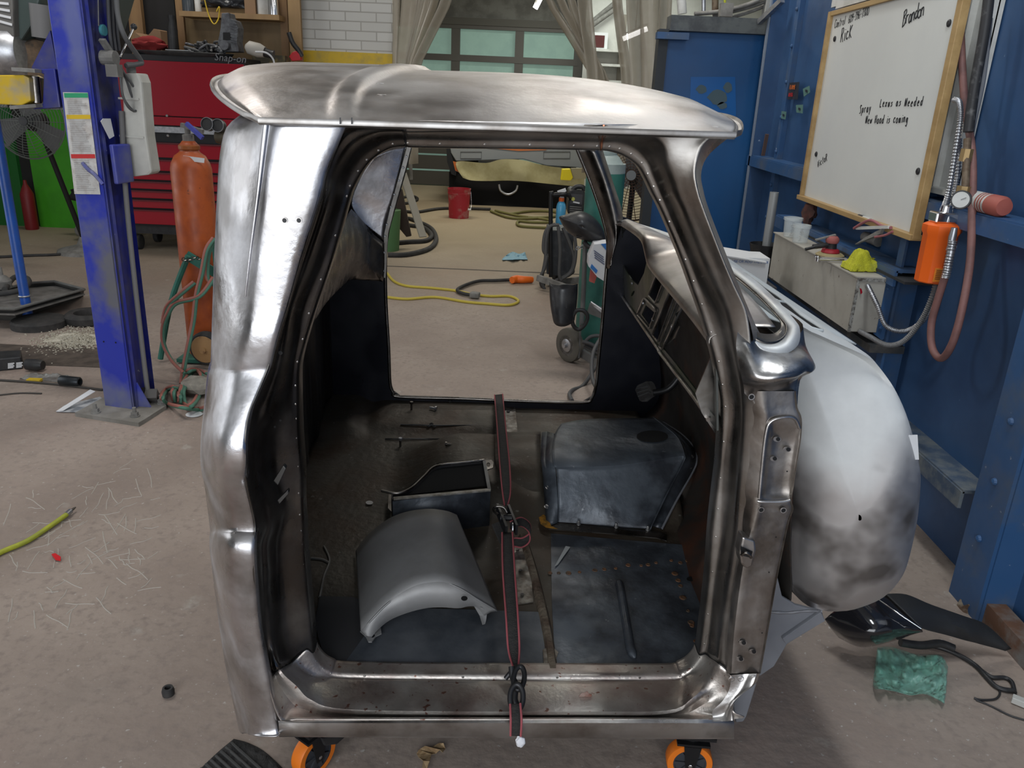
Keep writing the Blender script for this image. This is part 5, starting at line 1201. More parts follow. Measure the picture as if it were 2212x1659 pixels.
# paint filter unit
FO = M('filter_orange', (.78, .12, .008), .45)
fy = Y(2028, 600, 2.80)
fx = Xp(2028, 540, 1.47); fcx, fcy = 1.465, fx.y
ft = thing('air_filter_regulator', 'bright orange compressed air filter bowl with a chrome head and gauge on the wall', 'air filter', (fcx, fcy, .90))
zb, zt = Xp(2018, 612, 1.465).z, Xp(2030, 478, 1.465).z
rB = msz(35, Vector((fcx, fcy, 1)))
obj('bowl', *lathe([(rB * .88, 0), (rB * .95, .004), (rB * 1.0, (zt - zb) * .8), (rB * 1.12, (zt - zb) * .86), (rB * 1.12, (zt - zb) - .008), (rB * .8, zt - zb)], (fcx, fcy, zb), (0, 0, 1), 10), FO, ft, smooth=30)
ol = obj('warning_label', *box((fcx - .005, fcy - rB * .99, zb + .035), (.034, .004, .048)), M('label_orange', (.8, .25, .03), .5), ft)
obj('label_print', *cat_(*[box((fcx - .005, fcy - rB * .99 - .0025, zb + .022 + k * .006), (.026, .001, .0016)) for k in range(6)]), BLACKP, ol)
hd_ = (fcx, fcy, zt)
obj('head', *cat_(box((fcx, fcy, zt + .018), (.085, .06, .036)), lathe([(.02, 0), (.016, .03)], (fcx, fcy, zt + .03), (0, 0, 1), 16)), CHROME, ft, bevel=.005)
obj('regulator', *cat_(lathe([(.028, -.004), (.028, .004)], (fcx + .06, fcy - .01, zt + .01), (1, .2, 0), 24), lathe([(.02, -.04), (.018, .03)], (fcx + .035, fcy - .01, zt + .01), (1, .2, 0), 18), lathe([(.016, .03), (.016, .055), (.012, .07)], (fcx + .055, fcy - .01, zt + .008), (1, .1, 0), 6)), CHROME, ft, smooth=30)
gp = Xp(2078, 432, 1.44)
gg = obj('gauge', *lathe([(.03, .006), (.03, .03), (.0295, .032)], gp, (-.55, -.8, .1), 28), BLACKP, ft, smooth=40)
ga = Vector((-.55, -.8, .1)).normalized()
obj('gauge_dial', *lathe([(.025, 0), (.025, .001)], gp + ga * .032, ga, 28), WHITE, gg); obj('gauge_needle', *bar(gp + ga * .034, gp + ga * .034 + Vector((.012, -.008, .008)), .002, .001), BLACKM, gg)
obj('drop_pipe', *tube([Xp(2090, 300, 1.47), Xp(2085, 410, 1.47)], .012, 12), M('rusty_pipe', (.17, .13, .09), .6, .3, (.08, .05, .03), 20), ft, smooth=60)
obj('brass_union', *lathe([(.02, -.02), (.02, .02)], Xp(2087, 335, 1.47), (0, 0, 1), 8), M('brass', (.33, .23, .11), .5, .7), ft)
obj('brass_union', *lathe([(.023, -.015), (.023, .015)], Xp(2081, 412, 1.47), (0, 0, 1), 8), M('brass', (.33, .23, .11), .5, .7), ft)
obj('outlet_fitting', *lathe([(.010, 0), (.013, -.03), (.010, -.06), (.012, -.075)], Xp(2062, 492, 1.44), (0, 0, 1), 10), GALV, ft, smooth=40)
# black supply pipe + hoses
tb('supply_pipe', [Xp(2142, -60, 1.48), Xp(2128, 60, 1.48), Xp(2105, 190, 1.48), Xp(2092, 285, 1.48)], .017, M('black_pipe', (.03, .03, .032), .5, .3, (.1, .1, .1), 30, .55, .7), label='black iron air pipe coming down the wall to the orange filter', cat='pipe')
def spiral(name, P, r, mat, turns, label, cat):
    cc = crom(P, 14); L_ = 0; t = thing(name, label, cat, min(cc, key=lambda p: p.z))
    n_ = len(cc); rows = []
    Q = crom(P, 90)
    obj('conduit', *tube(Q, r, 10, raw=True, rf=lambda f: 1 + .22 * math.sin(f * turns * 2 * math.pi)), mat, t, smooth=80)
    return t
spiral('flexible_conduit', [Xp(2062, 216, 1.48), Xp(2072, 222, 1.46), Xp(2074, 260, 1.46), Xp(2062, 340, 1.46), Xp(2048, 420, 1.46), Xp(2036, 455, 1.47)], .0085, GALV, 60, 'bright ribbed metal conduit dropping from the white louvre beside the whiteboard', 'conduit')
spiral('flexible_conduit', [Xp(2072, 300, 1.49), Xp(2068, 380, 1.49), Xp(2056, 450, 1.49), Xp(2040, 560, 1.50), Xp(2020, 640, 1.50), Xp(1996, 690, 1.49), Xp(1956, 715, 1.47), Xp(1915, 705, 1.42), Xp(1895, 660, 1.39), Y(1874, 617, 3.10)], .0085, GALV, 110, 'silver ribbed conduit looping from the upper corner of the wall box to the wall', 'conduit')
spiral('flexible_conduit', [Y(1858, 716, 3.10), Xp(1880, 728, 1.39), Xp(1915, 745, 1.42), Xp(1950, 738, 1.45), Xp(1985, 700, 1.47), Xp(2010, 650, 1.48), Xp(2030, 580, 1.49)], .0085, M('grey_conduit', (.20, .20, .20), .6, .3), 80, 'dusty grey ribbed conduit looping from the lower corner of the wall box', 'conduit')
tb('red_air_hose', [Xp(2072, -20, 1.52), Xp(2082, 200, 1.52), Xp(2100, 330, 1.50), Xp(2100, 450, 1.49), Xp(2096, 560, 1.48), Xp(2080, 660, 1.45), Xp(2058, 740, 1.44), Xp(2034, 774, 1.44), Xp(2014, 752, 1.44), Xp(2012, 700, 1.44), Xp(2028, 640, 1.44), Xp(2044, 590, 1.44), Xp(2050, 560, 1.44)], .0125, M('faded_red_hose', (.20, .095, .085), .6, 0, (.14, .07, .065), 12), label='faded red air hose hanging in a loop beside the orange filter', cat='hose')
obj('hose_spring', *tube([Xp(2058, 520, 1.44), Xp(2050, 565, 1.44), Xp(2043, 600, 1.44)], .013, 10, n=20, rf=lambda f: 1 + .12 * math.sin(f * 90)), GALV, ft, smooth=60)
tb('wall_cable', [Xp(2140, 40, 1.53), Xp(2125, 170, 1.53), Xp(2098, 300, 1.52), Xp(2085, 420, 1.52), Xp(2070, 470, 1.52)], .007, M('dark_cable_grey', (.12, .13, .15), .6), label='thin grey cable running down behind the black air pipe', cat='cable')
# mallet / roll on the ledge
ra_, rb_ = Xp(2096, 440, 1.50), Xp(2146, 457, 1.50)
d = (rb_ - ra_).normalized(); r0_ = .032
cn = thing('caulking_tube', 'white and red striped cylinder lying on the wall ledge, right of the gauge', 'canister', (1.50, ra_.y, 1.206))
ca = Vector((1.515, ra_.y, 1.206 + r0_))
obj('white_body', *lathe([(r0_, 0), (r0_, .10)], ca, (0, -1, 0), 24), WHITE, cn, smooth=50)
obj('red_end', *lathe([(r0_ * 1.02, .10), (r0_ * 1.02, .155), (r0_ * .8, .17), (.004, .172)], ca, (0, -1, 0), 24), M('faded_red_cap', (.32, .085, .065), .6), cn, smooth=50)
obj('red_stripes', *cat_(*[lathe([(r0_ * 1.01, a), (r0_ * 1.01, a + .008)], ca, (0, -1, 0), 24, cap=False) for a in (.05, .065, .08)]), M('faded_red_cap', (.32, .085, .065), .6), cn)
for x, y in ((2150, 450), (2175, 590), (2172, 640)): pass
# black fender on the floor
bpn_ = thing('black_fender_panel', 'glossy black car body panel lying on the floor by the blue wall', 'car body panel', G(1960, 1390))
GB = M('gloss_black_paint', (.010, .010, .012), .12, 0, coat=.8)
MB_ = M('matt_black_underside', (.022, .023, .025), .55)
fa_ = [(1782, 1338, .10), (1800, 1322, .13), (1840, 1300, .17), (1880, 1287, .18), (1912, 1285, .18)]
mid = [(1795, 1358, .07), (1830, 1372, .09), (1880, 1372, .13), (1930, 1360, .15), (1988, 1356, .15)]
ne = [(1812, 1378, .03), (1850, 1396, .02), (1880, 1397, .02), (1930, 1385, .05), (1988, 1366, .11)]
g1 = [[Z(*p) for p in r_] for r_ in (fa_, mid, ne)]
o = obj('gloss_face', *grid([crom(q, 5) for q in zip(*[crom(r_, 5) for r_ in g1])]), GB, bpn_, smooth=60); o.modifiers.new('solid', 'SOLIDIFY').thickness = .004
e1_ = [(1912, 1285, .18), (1956, 1286, .17), (2010, 1308, .14), (2080, 1332, .11), (2130, 1350, .09), (2184, 1400, .03)]
e2_ = [(1950, 1320, .17), (1975, 1328, .16), (2025, 1340, .13), (2085, 1360, .10), (2125, 1376, .06), (2178, 1402, .025)]
e3_ = [(1988, 1356, .15), (2005, 1362, .13), (2045, 1372, .09), (2095, 1385, .06), (2120, 1392, .04), (2170, 1405, .02)]
g2 = [[Z(*p) for p in r_] for r_ in (e1_, e2_, e3_)]
o = obj('matt_face', *grid([crom(r_, 5) for r_ in g2]), MB_, bpn_, smooth=60); o.modifiers.new('solid', 'SOLIDIFY').thickness = .004
obj('chrome_pinstripe', *tube([Z(1896, 1294, .185), Z(1930, 1318, .185), Z(1960, 1338, .175), Z(1990, 1358, .16)], .0022, 6), CHROME, bpn_, smooth=60)
obj('under_bracket', *tube([Z(1945, 1388, .04), Z(1990, 1394, .03), Z(2030, 1390, .03), Z(2060, 1400, .02)], .012, 8), BLACKP, bpn_, smooth=60)
# wiring harness
hs = thing('wiring_harness', 'black wiring harness trailing from under the black body panel', 'wiring', G(2150, 1500))
def ft_(P, r, mat=BLACKP, nm='cable'): obj(nm, *tube([Z(x, y, r) for x, y in P], r, 8), mat, hs, smooth=60)
ft_([(2000, 1392), (2040, 1402), (2080, 1420), (2110, 1440), (2130, 1462), (2150, 1482), (2170, 1490), (2190, 1492)], .007)
ft_([(2110, 1440), (2140, 1462), (2170, 1464), (2186, 1474), (2192, 1496)], .006)
ft_([(2150, 1482), (2160, 1496), (2150, 1510), (2120, 1512), (2104, 1508)], .003)
ft_([(2108, 1512), (2140, 1525), (2180, 1545), (2215, 1556)], .0025)
obj('white_connector', *bar(Z(2186, 1508, .012), Z(2216, 1520, .012), .022, .018), WHITE, hs, bevel=.002)
# green bag
GBAG = M('green_plastic_film', (.16, .42, .33), .18, 0, (.24, .52, .43), 9, .4, .6, alpha=.62, bump=.5, bscale=25)
from mathutils import noise as NZ
def film(name, poly_rows, mat, hz, seed, **k):
    rws = []
    g_ = [crom([(x, y, 0) for x, y in r_], 7) for r_ in poly_rows]; g_ = list(zip(*[crom(c_, 7) for c_ in zip(*g_)]))
    for i, r_ in enumerate(g_):
        row = []
        for j, q in enumerate(r_):
            h = .004 + hz * abs(NZ.noise(Vector((q.x * .035 + seed, q.y * .035, seed)))) + hz * .7 * abs(NZ.noise(Vector((q.x * .11, q.y * .11, seed)))) 
            if i in (0, len(g_) - 1) or j in (0, len(r_) - 1): h *= .3
            row.append(Z(q.x, q.y, h))
        rws.append(row)
    o = obj(name, *grid(rws), mat, smooth=180, **k); return o
film('plastic_bag', [[(1895, 1398), (1930, 1398), (1975, 1412), (2030, 1415), (2048, 1440)], [(1890, 1440), (1930, 1442), (1975, 1450), (2025, 1452), (2046, 1465)], [(1886, 1476), (1925, 1482), (1970, 1490), (2015, 1488), (2045, 1490)], [(1890, 1488), (1930, 1493), (1966, 1502), (2000, 1500), (2040, 1520)]], GBAG, .05, 4,
     label='crinkled translucent green plastic bag on the floor below the black panel', cat='bag')
# rust and debris at post foot
obj('floor_debris', *blob(G(2130, 1345) + Vector((.06, .05, .0)), (.10, .05, .05), .6, 8, 3), M('rust_debris', (.09, .055, .035), .95, 0, (.2, .17, .13), 25, .45, .6), label='heap of rusty debris at the foot of the blue wall post', cat='debris', kind='stuff', smooth=60)
struct('trim_18', *box((1.545, .9, .035), (.06, 2.6, .07)), M('rusty_sill_angle', (.12, .06, .035), .9, 0, (.16, .15, .14), 12, .4, .62))
# white boxes behind the firewall (gloves box)
wb = thing('glove_box_carton', 'white carton with blue print standing behind the cowl', 'carton', Y(1580, 600, 3.9))
P0 = Y(1560, 545, 3.9)
obj('carton_body', *box(P0 + Vector((.08, 0, -.07)), (.26, .18, .13)), PAPER, wb); obj('carton_flap', *box(P0 + Vector((.07, -.03, .0)), (.24, .16, .006), ax=((1, 0, -.12), (0, 1, .1), (.12, -.1, 1))), PAPER, wb)
text('printed_text', 'DO NOT USE OR ADD THINNER', .017, P0 + Vector((-.045, -.0905, -.03)), (1, 0, 0), (0, 0, 1), M('print_blue', (.03, .12, .35), .5), wb, .0004)
fn = Y(1650, 550, 4.4)
obj('black_funnel', *lathe([(.05, 0), (.085, .16), (.082, .16), (.047, .004)], fn + Vector((-.0, 0, -.10)), (0, 0, 1), 20, cap=False), BLACKP, label='black funnel standing just left of the grey standpipe', cat='funnel', smooth=50)

# ================================================================ LEFT SIDE
pA, pB, pC = G(228, 884), G(291, 893), G(337, 862)
pD = pA + (pC - pB)
LIFTF = M('lift_blue_front', (.024, .038, .34), .42, 0, (.10, .11, .22), 4, .47, .66, rvar=.1, specks=((.5, .52, .6), 45, .735))
def grime(m, cen, rad, col, amt):
    nt = m.node_tree; N = nt.nodes; L = nt.links; b = N['Principled BSDF']; src = b.inputs['Base Color'].links[0].from_socket
    tc = N.new('ShaderNodeTexCoord'); mp = N.new('ShaderNodeMapping'); mp.vector_type = 'POINT'
    mp.inputs['Location'].default_value = [-c / q for c, q in zip(cen, rad)]; mp.inputs['Scale'].default_value = [1 / q for q in rad]; L.new(tc.outputs['Object'], mp.inputs[0])
    ln = N.new('ShaderNodeVectorMath'); ln.operation = 'LENGTH'; L.new(mp.outputs[0], ln.inputs[0])
    n = N.new('ShaderNodeTexNoise'); n.inputs['Scale'].default_value = 9; n.inputs['Detail'].default_value = 6; L.new(tc.outputs['Object'], n.inputs['Vector'])
    a = N.new('ShaderNodeMath'); a.operation = 'MULTIPLY_ADD'; a.inputs[1].default_value = -1.6; L.new(n.outputs[0], a.inputs[0]); L.new(ln.outputs['Value'], a.inputs[2])
    r_ = N.new('ShaderNodeMapRange'); r_.inputs[1].default_value = .35; r_.inputs[2].default_value = -.35; r_.inputs[4].default_value = amt; L.new(a.outputs[0], r_.inputs[0])
    x = N.new('ShaderNodeMixRGB'); x.inputs[2].default_value = (*col, 1); L.new(r_.outputs[0], x.inputs[0]); L.new(src, x.inputs[1]); L.new(x.outputs[0], b.inputs['Base Color'])
lp_ = thing('lift_post', 'blue two-post car lift column with instruction decals, left of the steel cab', 'car lift', (pA + pC) / 2)
tH = Vector((0, 0, 3.4))
ax1 = (pB - pA); ax2 = (pC - pB); n1 = ax1.normalized(); n2 = ax2.normalized()
obj('column_front', *prism([pA, pB, pB + n2 * .025, pA + n2 * .025], tH), LIFTF, lp_, bevel=.003)
for q_, rr_, cc_, am in (((250, 610), (.10, .2, .22), (.13, .13, .125), .9), ((160, 60), (.05, .2, .25), (.12, .14, .30), .8), ((235, 850), (.12, .2, .10), (.15, .16, .22), .7)):
    g_ = Plane(pA, pB, pA + Vector((0, 0, 1)))(*q_) - (pA + pC) / 2; grime(LIFTF, g_, rr_, cc_, am)
obj('column_side', *prism([pB + n2 * .025 - n1 * .03, pC - n1 * .03, pC, pC + n2 * .004 - n1 * .19, pA + n2 * .03, pB + n2 * .025 - n1 * .06], tH), LIFTD, lp_)
obj('front_flange', *prism([pB + n2 * .0, pB + n2 * .045, pB + n2 * .045 - n1 * .012, pB - n1 * .012], tH), LIFTB, lp_)
bs = [G(163, 900), G(300, 922), G(312, 915), G(360, 884), G(352, 872), G(300, 868), G(225, 866)]
obj('base_plate', *prism(bs, (0, 0, .02)), M('dusty_base_plate', (.22, .21, .19), .8, 0, (.16, .15, .13), 10), lp_)
for x, y in ((208, 900), (293, 908), (350, 880)): 
    b0 = G(x, y) + Vector((0, 0, .02)); obj('anchor_bolt', *cat_(lathe([(.022, 0), (.022, .006)], b0, (0, 0, 1), 16), lathe([(.017, .006), (.017, .022)], b0, (0, 0, 1), 6), lathe([(.009, .02), (.009, .045)], b0, (0, 0, 1), 10)), GREYD, lp_)
obj('gusset', *prism([pB + n2 * .04 + n1 * .0, pB + n2 * .05 + n1 * .07, pB + n2 * .045 + Vector((0, 0, .14))], n2 * .008), LIFTB, lp_)
SP = Plane(pB + n1 * .002, pC + n1 * .002, pB + n1 * .002 + Vector((0, 0, 1)))
FPp = Plane(pA, pB, pA + Vector((0, 0, 1)))
obj('hydraulic_line', *tube([SP(262, 240, .012), SP(272, 420, .012), SP(290, 600, .012), SP(312, 790, .012), SP(320, 850, .012)], .012, 8), M('dusty_line', (.16, .155, .15), .7), lp_, smooth=60)
obj('cable_guard', *prism([SP(x, y, .02) for x, y in ((234, 312), (272, 310), (282, 392), (246, 398))], SP.n * .02), LIFTB, lp_, bevel=.006)
obj('adjuster_hole', *prism([SP(x, y, .008) for x, y in ((305, 838), (312, 836), (316, 870), (308, 872))], SP.n * .001), BLACKM, lp_)
obj('foot_shoe', *cat_(bar(SP(322, 850, .03), G(330, 872) + Vector((0, 0, .02)), .07, .05)), M('greasy_grey', (.09, .085, .08), .8), lp_)
# decals
dc = obj('instruction_decal', *prism([FPp(x, y, .003) for x, y in ((136, 199), (190, 200), (217, 420), (161, 419))], FPp.n * .0008), M('decal_paper', (.55, .54, .52), .6, 0, (.40, .36, .33), 30, .45, .7), lp_)
def band(y0, y1, mat, l=0):
    f0, f1 = (y0 - 199) / 220, (y1 - 199) / 220
    xa, xb_, xc, xd = 138 + 25 * f0, 189 + 26 * f0, 189 + 26 * f1, 138 + 25 * f1
    return obj('decal_band', *prism([FPp(a, b, .005) for a, b in ((xa, y0), (xb_, y0), (xc, y1), (xd, y1))], FPp.n * .0005), mat, dc)
band(201, 211, M('decal_green', (.03, .30, .14), .5)); band(248, 257, YEL); band(333, 342, M('decal_red', (.5, .03, .03), .5))
dt_ = ([], [])
for y in list(range(216, 246, 4)) + list(range(262, 330, 4)) + list(range(347, 415, 4)):
    f = (y - 199) / 220; wv = random.uniform(.6, 1)
    a, b = FPp(142 + 25 * f, y, .0052), FPp(142 + 25 * f + (43 * wv), y, .0052); add(dt_, bar(a, b, .0015, .0008))
obj('decal_print', *dt_, M('decal_ink', (.16, .15, .15), .7), dc)
obj('peeling_tape', *tube([FPp(178, 352, .008), FPp(190, 366, .014), FPp(205, 378, .012), FPp(222, 398, .008)], .008, 6), LIFTB, dc, smooth=60)
obj('torn_paper', *prism([SP(x, y, .012) for x, y in ((217, 262), (222, 256), (238, 256), (246, 294), (236, 300))], SP.n * .002), PAPER, lp_)
for x, y in ((224, 738), (250, 740)): obj('drill_hole', *lathe([(.004, 0), (.004, .001)], FPp(x, y, .001), FPp.n, 10), BLACKM, lp_)
# carriage, gusset plate and yellow arm
car_y = 3.62
obj('carriage_gusset', *prism([Y(x, y, car_y - .02) for x, y in ((108, 66), (68, 146), (72, 150), (124, 150))], (0, .012, 0)), LIFTD, lp_)
obj('carriage_box', *prism([Y(x, y, car_y - .06) for x, y in ((66, 150), (118, 148), (130, 232), (70, 236), (92, 224), (94, 160))], (0, .16, 0)), LIFTD, lp_, bevel=.004)
obj('pivot_pin', *tube([Y(74, 165, car_y - .05), Y(80, 222, car_y - .05)], .02, 12), DSTEEL, lp_, smooth=60)
obj('carriage_lug', *bar(Y(40, 150, car_y - .06), Y(90, 154, car_y - .06), .1, .014), GREYD, lp_)
obj('carriage_lug', *bar(Y(36, 232, car_y - .06), Y(92, 228, car_y - .06), .1, .014), GREYD, lp_)
obj('yellow_arm', *prism([Y(x, y, car_y - .10) for x, y in ((-60, 162), (50, 162), (62, 168), (66, 218), (46, 228), (-60, 222))], (0, .12, 0)), M('worn_yellow', (.55, .37, .02), .5, 0, (.36, .30, .18), 8, .5, .68), lp_, bevel=.004)
# valve control and cable loop
vt = SP(236, 125, .03)
vc_ = obj('control_valve', *cat_(lathe([(.03, -.03), (.03, .03)], vt, SP.n, 14), bar(SP(220, 85, .02), SP(248, 128, .03), .03, .012), box(vt + Vector((.02, -.01, -.05)), (.05, .05, .05))), GREYD, lp_)
obj('lever_rod', *tube([SP(259, 124, .05), SP(288, 62, .05)], .005, 8), CHROME, vc_, smooth=60); obj('lever_knob', *blob(SP(289, 58, .05), (.014, .014, .014), 0, 1, 3), BLACKP, vc_, smooth=60)
obj('pulley', *lathe([(.022, 0), (.022, .012)], SP(220, 65, .01), SP.n, 24), M('teal_pulley', (.05, .22, .26), .5), lp_)
obj('release_cable', *tube([SP(212, 0, .015), SP(213, 56, .015)], .002, 6), GREYD, lp_)
for k, (P) in enumerate(([(256, 140), (272, 170), (282, 200), (290, 218), (304, 238), (298, 242), (286, 238), (266, 210), (262, 180), (262, 150)], [(258, 142), (280, 175), (300, 205), (302, 225), (292, 240), (276, 230), (264, 200), (260, 165)])):
    obj('cable_loop', *tube([SP(x, y, .06 + .01 * k) for x, y in P], .005, 8), M('grey_cable', (.10, .10, .10), .6), lp_, smooth=60)
obj('upper_hose', *tube([SP(250, -40, .05), SP(254, 30, .06), SP(270, 80, .08), SP(304, 130, .08), SP(300, 138, .08), SP(272, 142, .06)], .011, 8), M('grey_cable', (.10, .10, .10), .6), lp_, smooth=60)
for dx in (0, 8, 16): obj('upper_line', *tube([SP(232 + dx, -30, .02), SP(236 + dx, 60, .025), SP(242 + dx, 110, .03)], .008, 8), M('dark_line', (.05, .05, .055), .6), lp_, smooth=60)
# reservoir bottle
JUG = M('translucent_jug', (.50, .49, .44), .5, 0, (.42, .41, .37), 6)
jq = [(262, 166), (270, 158), (298, 158), (306, 178), (316, 296), (328, 372), (322, 378), (286, 382), (279, 372), (268, 300)]
ry_ = 3.75
jt = thing('hydraulic_reservoir', 'tall off-white plastic fluid bottle fixed to the far side of the blue lift post', 'bottle', Y(305, 380, ry_))
obj('bottle_body', *prism([Y(x, y, ry_ - .05) for x, y in jq], (0, .10, 0)), JUG, jt, bevel=.012)
for a, b in (((268, 212), (312, 214)), ((270, 292), (322, 296))): obj('moulded_rib', *bar(Y(*a, ry_), Y(*b, ry_), .112, .008), JUG, jt)
obj('filler_neck', *lathe([(.02, 0), (.02, .04), (.015, .045)], Y(284, 158, ry_), (0, 0, 1), 16), GREYD, jt, smooth=40)
# raised vehicle at upper left
rv_ = thing('raised_vehicle', 'dark underside and body of a vehicle raised on the lift arm, upper left corner', 'vehicle', Y(30, 140, 4.7))
obj('body_side', *prism([Y(x, y, 4.5) for x, y in ((25, -60), (100, -60), (85, 0), (70, 50), (46, 86), (34, 92), (30, 40))], (0, 1.0, 0)), M('vehicle_green_grey', (.05, .07, .065), .45), rv_, bevel=.01)
obj('bumper_end', *prism([Y(x, y, 4.45) for x, y in ((-60, -60), (26, -60), (28, 40), (30, 82), (20, 86), (-60, 84))], (0, .5, 0)), M('vehicle_grey', (.13, .125, .115), .5), rv_, bevel=.01)
for i in range(4): obj('louvre_slot', *bar(Y(-4, 6 + i * 13, 4.445), Y(19 + i * 2.5, 8.5 + i * 15, 4.445), .004, .012), PAPER, rv_)
obj('silver_tank', *lathe([(.13, -.3), (.14, -.28), (.14, .12), (.12, .15), (.02, .16)], Y(18, 112, 4.55) + Vector((-.05, 0, 0)), (1, 0, 0), 28), GALV, rv_, smooth=40)
obj('wheel_hub', *lathe([(.03, 0), (.11, .02), (.13, .10), (.11, .18)], Y(66, 135, 4.7), (.7, -.7, 0), 28), M('rusty_hub', (.13, .085, .05), .8, 0, (.05, .04, .03), 15), rv_, smooth=40)
obj('chassis', *prism([Y(x, y, 4.6) for x, y in ((-60, 86), (70, 90), (112, 40), (112, 60), (90, 110), (60, 160), (-60, 165))], (0, .9, 0)), M('greasy_black', (.012, .011, .010), .7), rv_)
obj('exhaust_can', *lathe([(.05, 0), (.055, .16)], Y(92, 82, 4.5), (.1, 0, 1), 20), M('grey_can', (.14, .14, .14), .6), rv_, smooth=40)
# left background walls
GRN = M('bright_green_wall', (.055, .33, .012), .5, 0, (.045, .27, .012), 3); GRD = M('dark_green_door', (.012, .115, .02), .45)
gz = Y(140, 238, 8.5).z
struct('wall_green', *box(((Y(78, 400, 8.5).x + Y(200, 400, 8.5).x) / 2, 8.52, gz / 2), (Y(200, 400, 8.5).x - Y(78, 400, 8.5).x, .12, gz)), GRN)
g0 = Y(46, 380, 8.5).x
gd = struct('door_2', *box((g0 - .75, 8.50, gz / 2), (1.5, .08, gz)), GRD)
obj('door_panel_moulding', *cat_(bar((g0 - .10, 8.45, .55), (g0 - .10, 8.45, gz - .15), .02, .02), bar((g0 - 1.2, 8.45, .55), (g0 - .10, 8.45, .55), .02, .02)), GRN, gd)
struct('wall_dark_recess', *box((-5.3, 8.56, 2.6), (3.7, .1, 2.6)), M('dark_backdrop', (.018, .017, .017), .8))
struct('wall_gap', *box((g0 + .12, 8.56, 1.0), (.30, .1, 2.0)), M('dark_backdrop', (.018, .017, .017), .8))
ex = Y(62, 445, 8.3)
obj('fire_extinguisher', *lathe([(.06, 0), (.065, .02), (.065, .36), (.04, .42), (.02, .46), (.015, .50)], Vector((ex.x, 8.3, 0)), (0, 0, 1), 18), M('dull_red', (.18, .01, .012), .5), label='dull red extinguisher standing between the two green wall panels', cat='extinguisher', smooth=40)
# pedestal fans
def fan(name, c, r, label, rings, mat, tilt=(0, -1, .05), pole=None, back=None, nw=14, wr_=.0022, hubm=None, blades=None):
    t = thing(name, label, 'fan', (c.x, c.y, 0)); n = Vector(tilt).normalized(); a = n.cross(Vector((0, 0, 1))).normalized(); b = n.cross(a)
    g_ = ([], [])
    for k in range(1, rings + 1):
        q = k / rings
        add(g_, tube(ring_pts(c + n * (.07 * math.sqrt(max(0, 1 - q * q)) + .03), r * q, a, b, 40), wr_ if k < rings else wr_ * 3, 5, closed=True, raw=True))
    for k in range(nw):
        d = a * math.cos(k * 2 * math.pi / nw) + b * math.sin(k * 2 * math.pi / nw)
        add(g_, tube([c + n * (.07 * math.sqrt(max(0, 1 - (i / 8) ** 2)) + .03) + d * r * i / 8 for i in range(9)], wr_ * 1.3, 5, raw=True))
    obj('guard_grille', *g_, mat, t)
    obj('centre_badge', *lathe([(.036, .10), (.036, .108)], c, n, 20), hubm or BLACKP, t)
    for k in range(3 if not blades else blades):
        an = k * 2 * math.pi / (blades or 3) + .4; d = a * math.cos(an) + b * math.sin(an); e = n.cross(d)
        obj('blade', *grid([[c + d * r * q + e * r * (s_ * .28 * (.5 + q)) + n * (s_ * .03) for s_ in (-1, -.3, .4, 1)] for q in (.12, .4, .7, .92)]), M('fan_blade', (.10, .10, .10), .5), t, smooth=60)
    obj('motor', *lathe([(.07, -.16), (.08, -.14), (.08, -.02), (.05, .0)], c, n, 20), BLACKP, t, smooth=40)
    if pole:
        obj('pole', *tube([c - n * .1, Vector((c.x, c.y, 0)) + Vector(pole) + Vector((0, 0, .05))], .022, 12), BLACKM, t)
        obj('base', *lathe([(.25, .0), (.24, .03), (.08, .07), (.04, .16)], Vector((c.x, c.y, 0)) + Vector(pole), (0, 0, 1), 28), GREYD, t, smooth=40)
    return t
fc1 = Y(66, 262, 6.9)
fan('pedestal_fan', fc1, .30, 'dark wire pedestal fan standing in front of the green door', 14, M('dusty_wire', (.13, .14, .13), .5, .4), pole=(.13, .35, 0))
fc2 = Y(1367, 378, 6.1)
fan('drum_fan', fc2, .33, 'rusty brown wire shop fan behind the green gas cylinder', 16, M('rusty_wire', (.075, .040, .024), .7, .3, (.04, .025, .018), 30), pole=(0, .15, 0), nw=18, hubm=M('badge_grey', (.13, .14, .145), .4), tilt=(-.25, -1, .05))
# toolbox
ty = 7.4
def ty_(x, y): return Y(x, y, ty)
xl, xr = ty_(240, 400).x, ty_(546, 400).x
tz = lambda y, x=400: ty_(x, y).z
tbx = thing('tool_chest', 'large red mechanic tool chest with black trim and many drawers', 'tool chest', ((xl + xr) / 2, ty + .3, 0))
obj('carcass', *box(((xl + xr) / 2, ty + .32, (tz(121) + tz(492)) / 2), (xr - xl, .6, tz(121) - tz(492))), M('chest_black', (.012, .012, .014), .35), tbx)
obj('chest_lid', *box(((xl + xr) / 2, ty - .0, (tz(134) + tz(252)) / 2), (xr - xl - .01, .04, tz(134) - tz(252))), RED, tbx, bevel=.004)
obj('lid_lip', *box(((xl + xr) / 2, ty - .005, (tz(254) + tz(272)) / 2), (xr - xl - .01, .05, tz(254) - tz(272))), RED, tbx, bevel=.004)
obj('trim_strip', *box(((xl + xr) / 2, ty - .008, (tz(275) + tz(288)) / 2), (xr - xl, .03, tz(275) - tz(288))), GALV, tbx)
lock = lambda x, y: obj('lock', *lathe([(.011, 0), (.012, .008), (.008, .012)], Y(x, y, ty - .03), (0, -1, 0), 14), CHROME, tbx)
lock(361, 250); lock(363, 293)
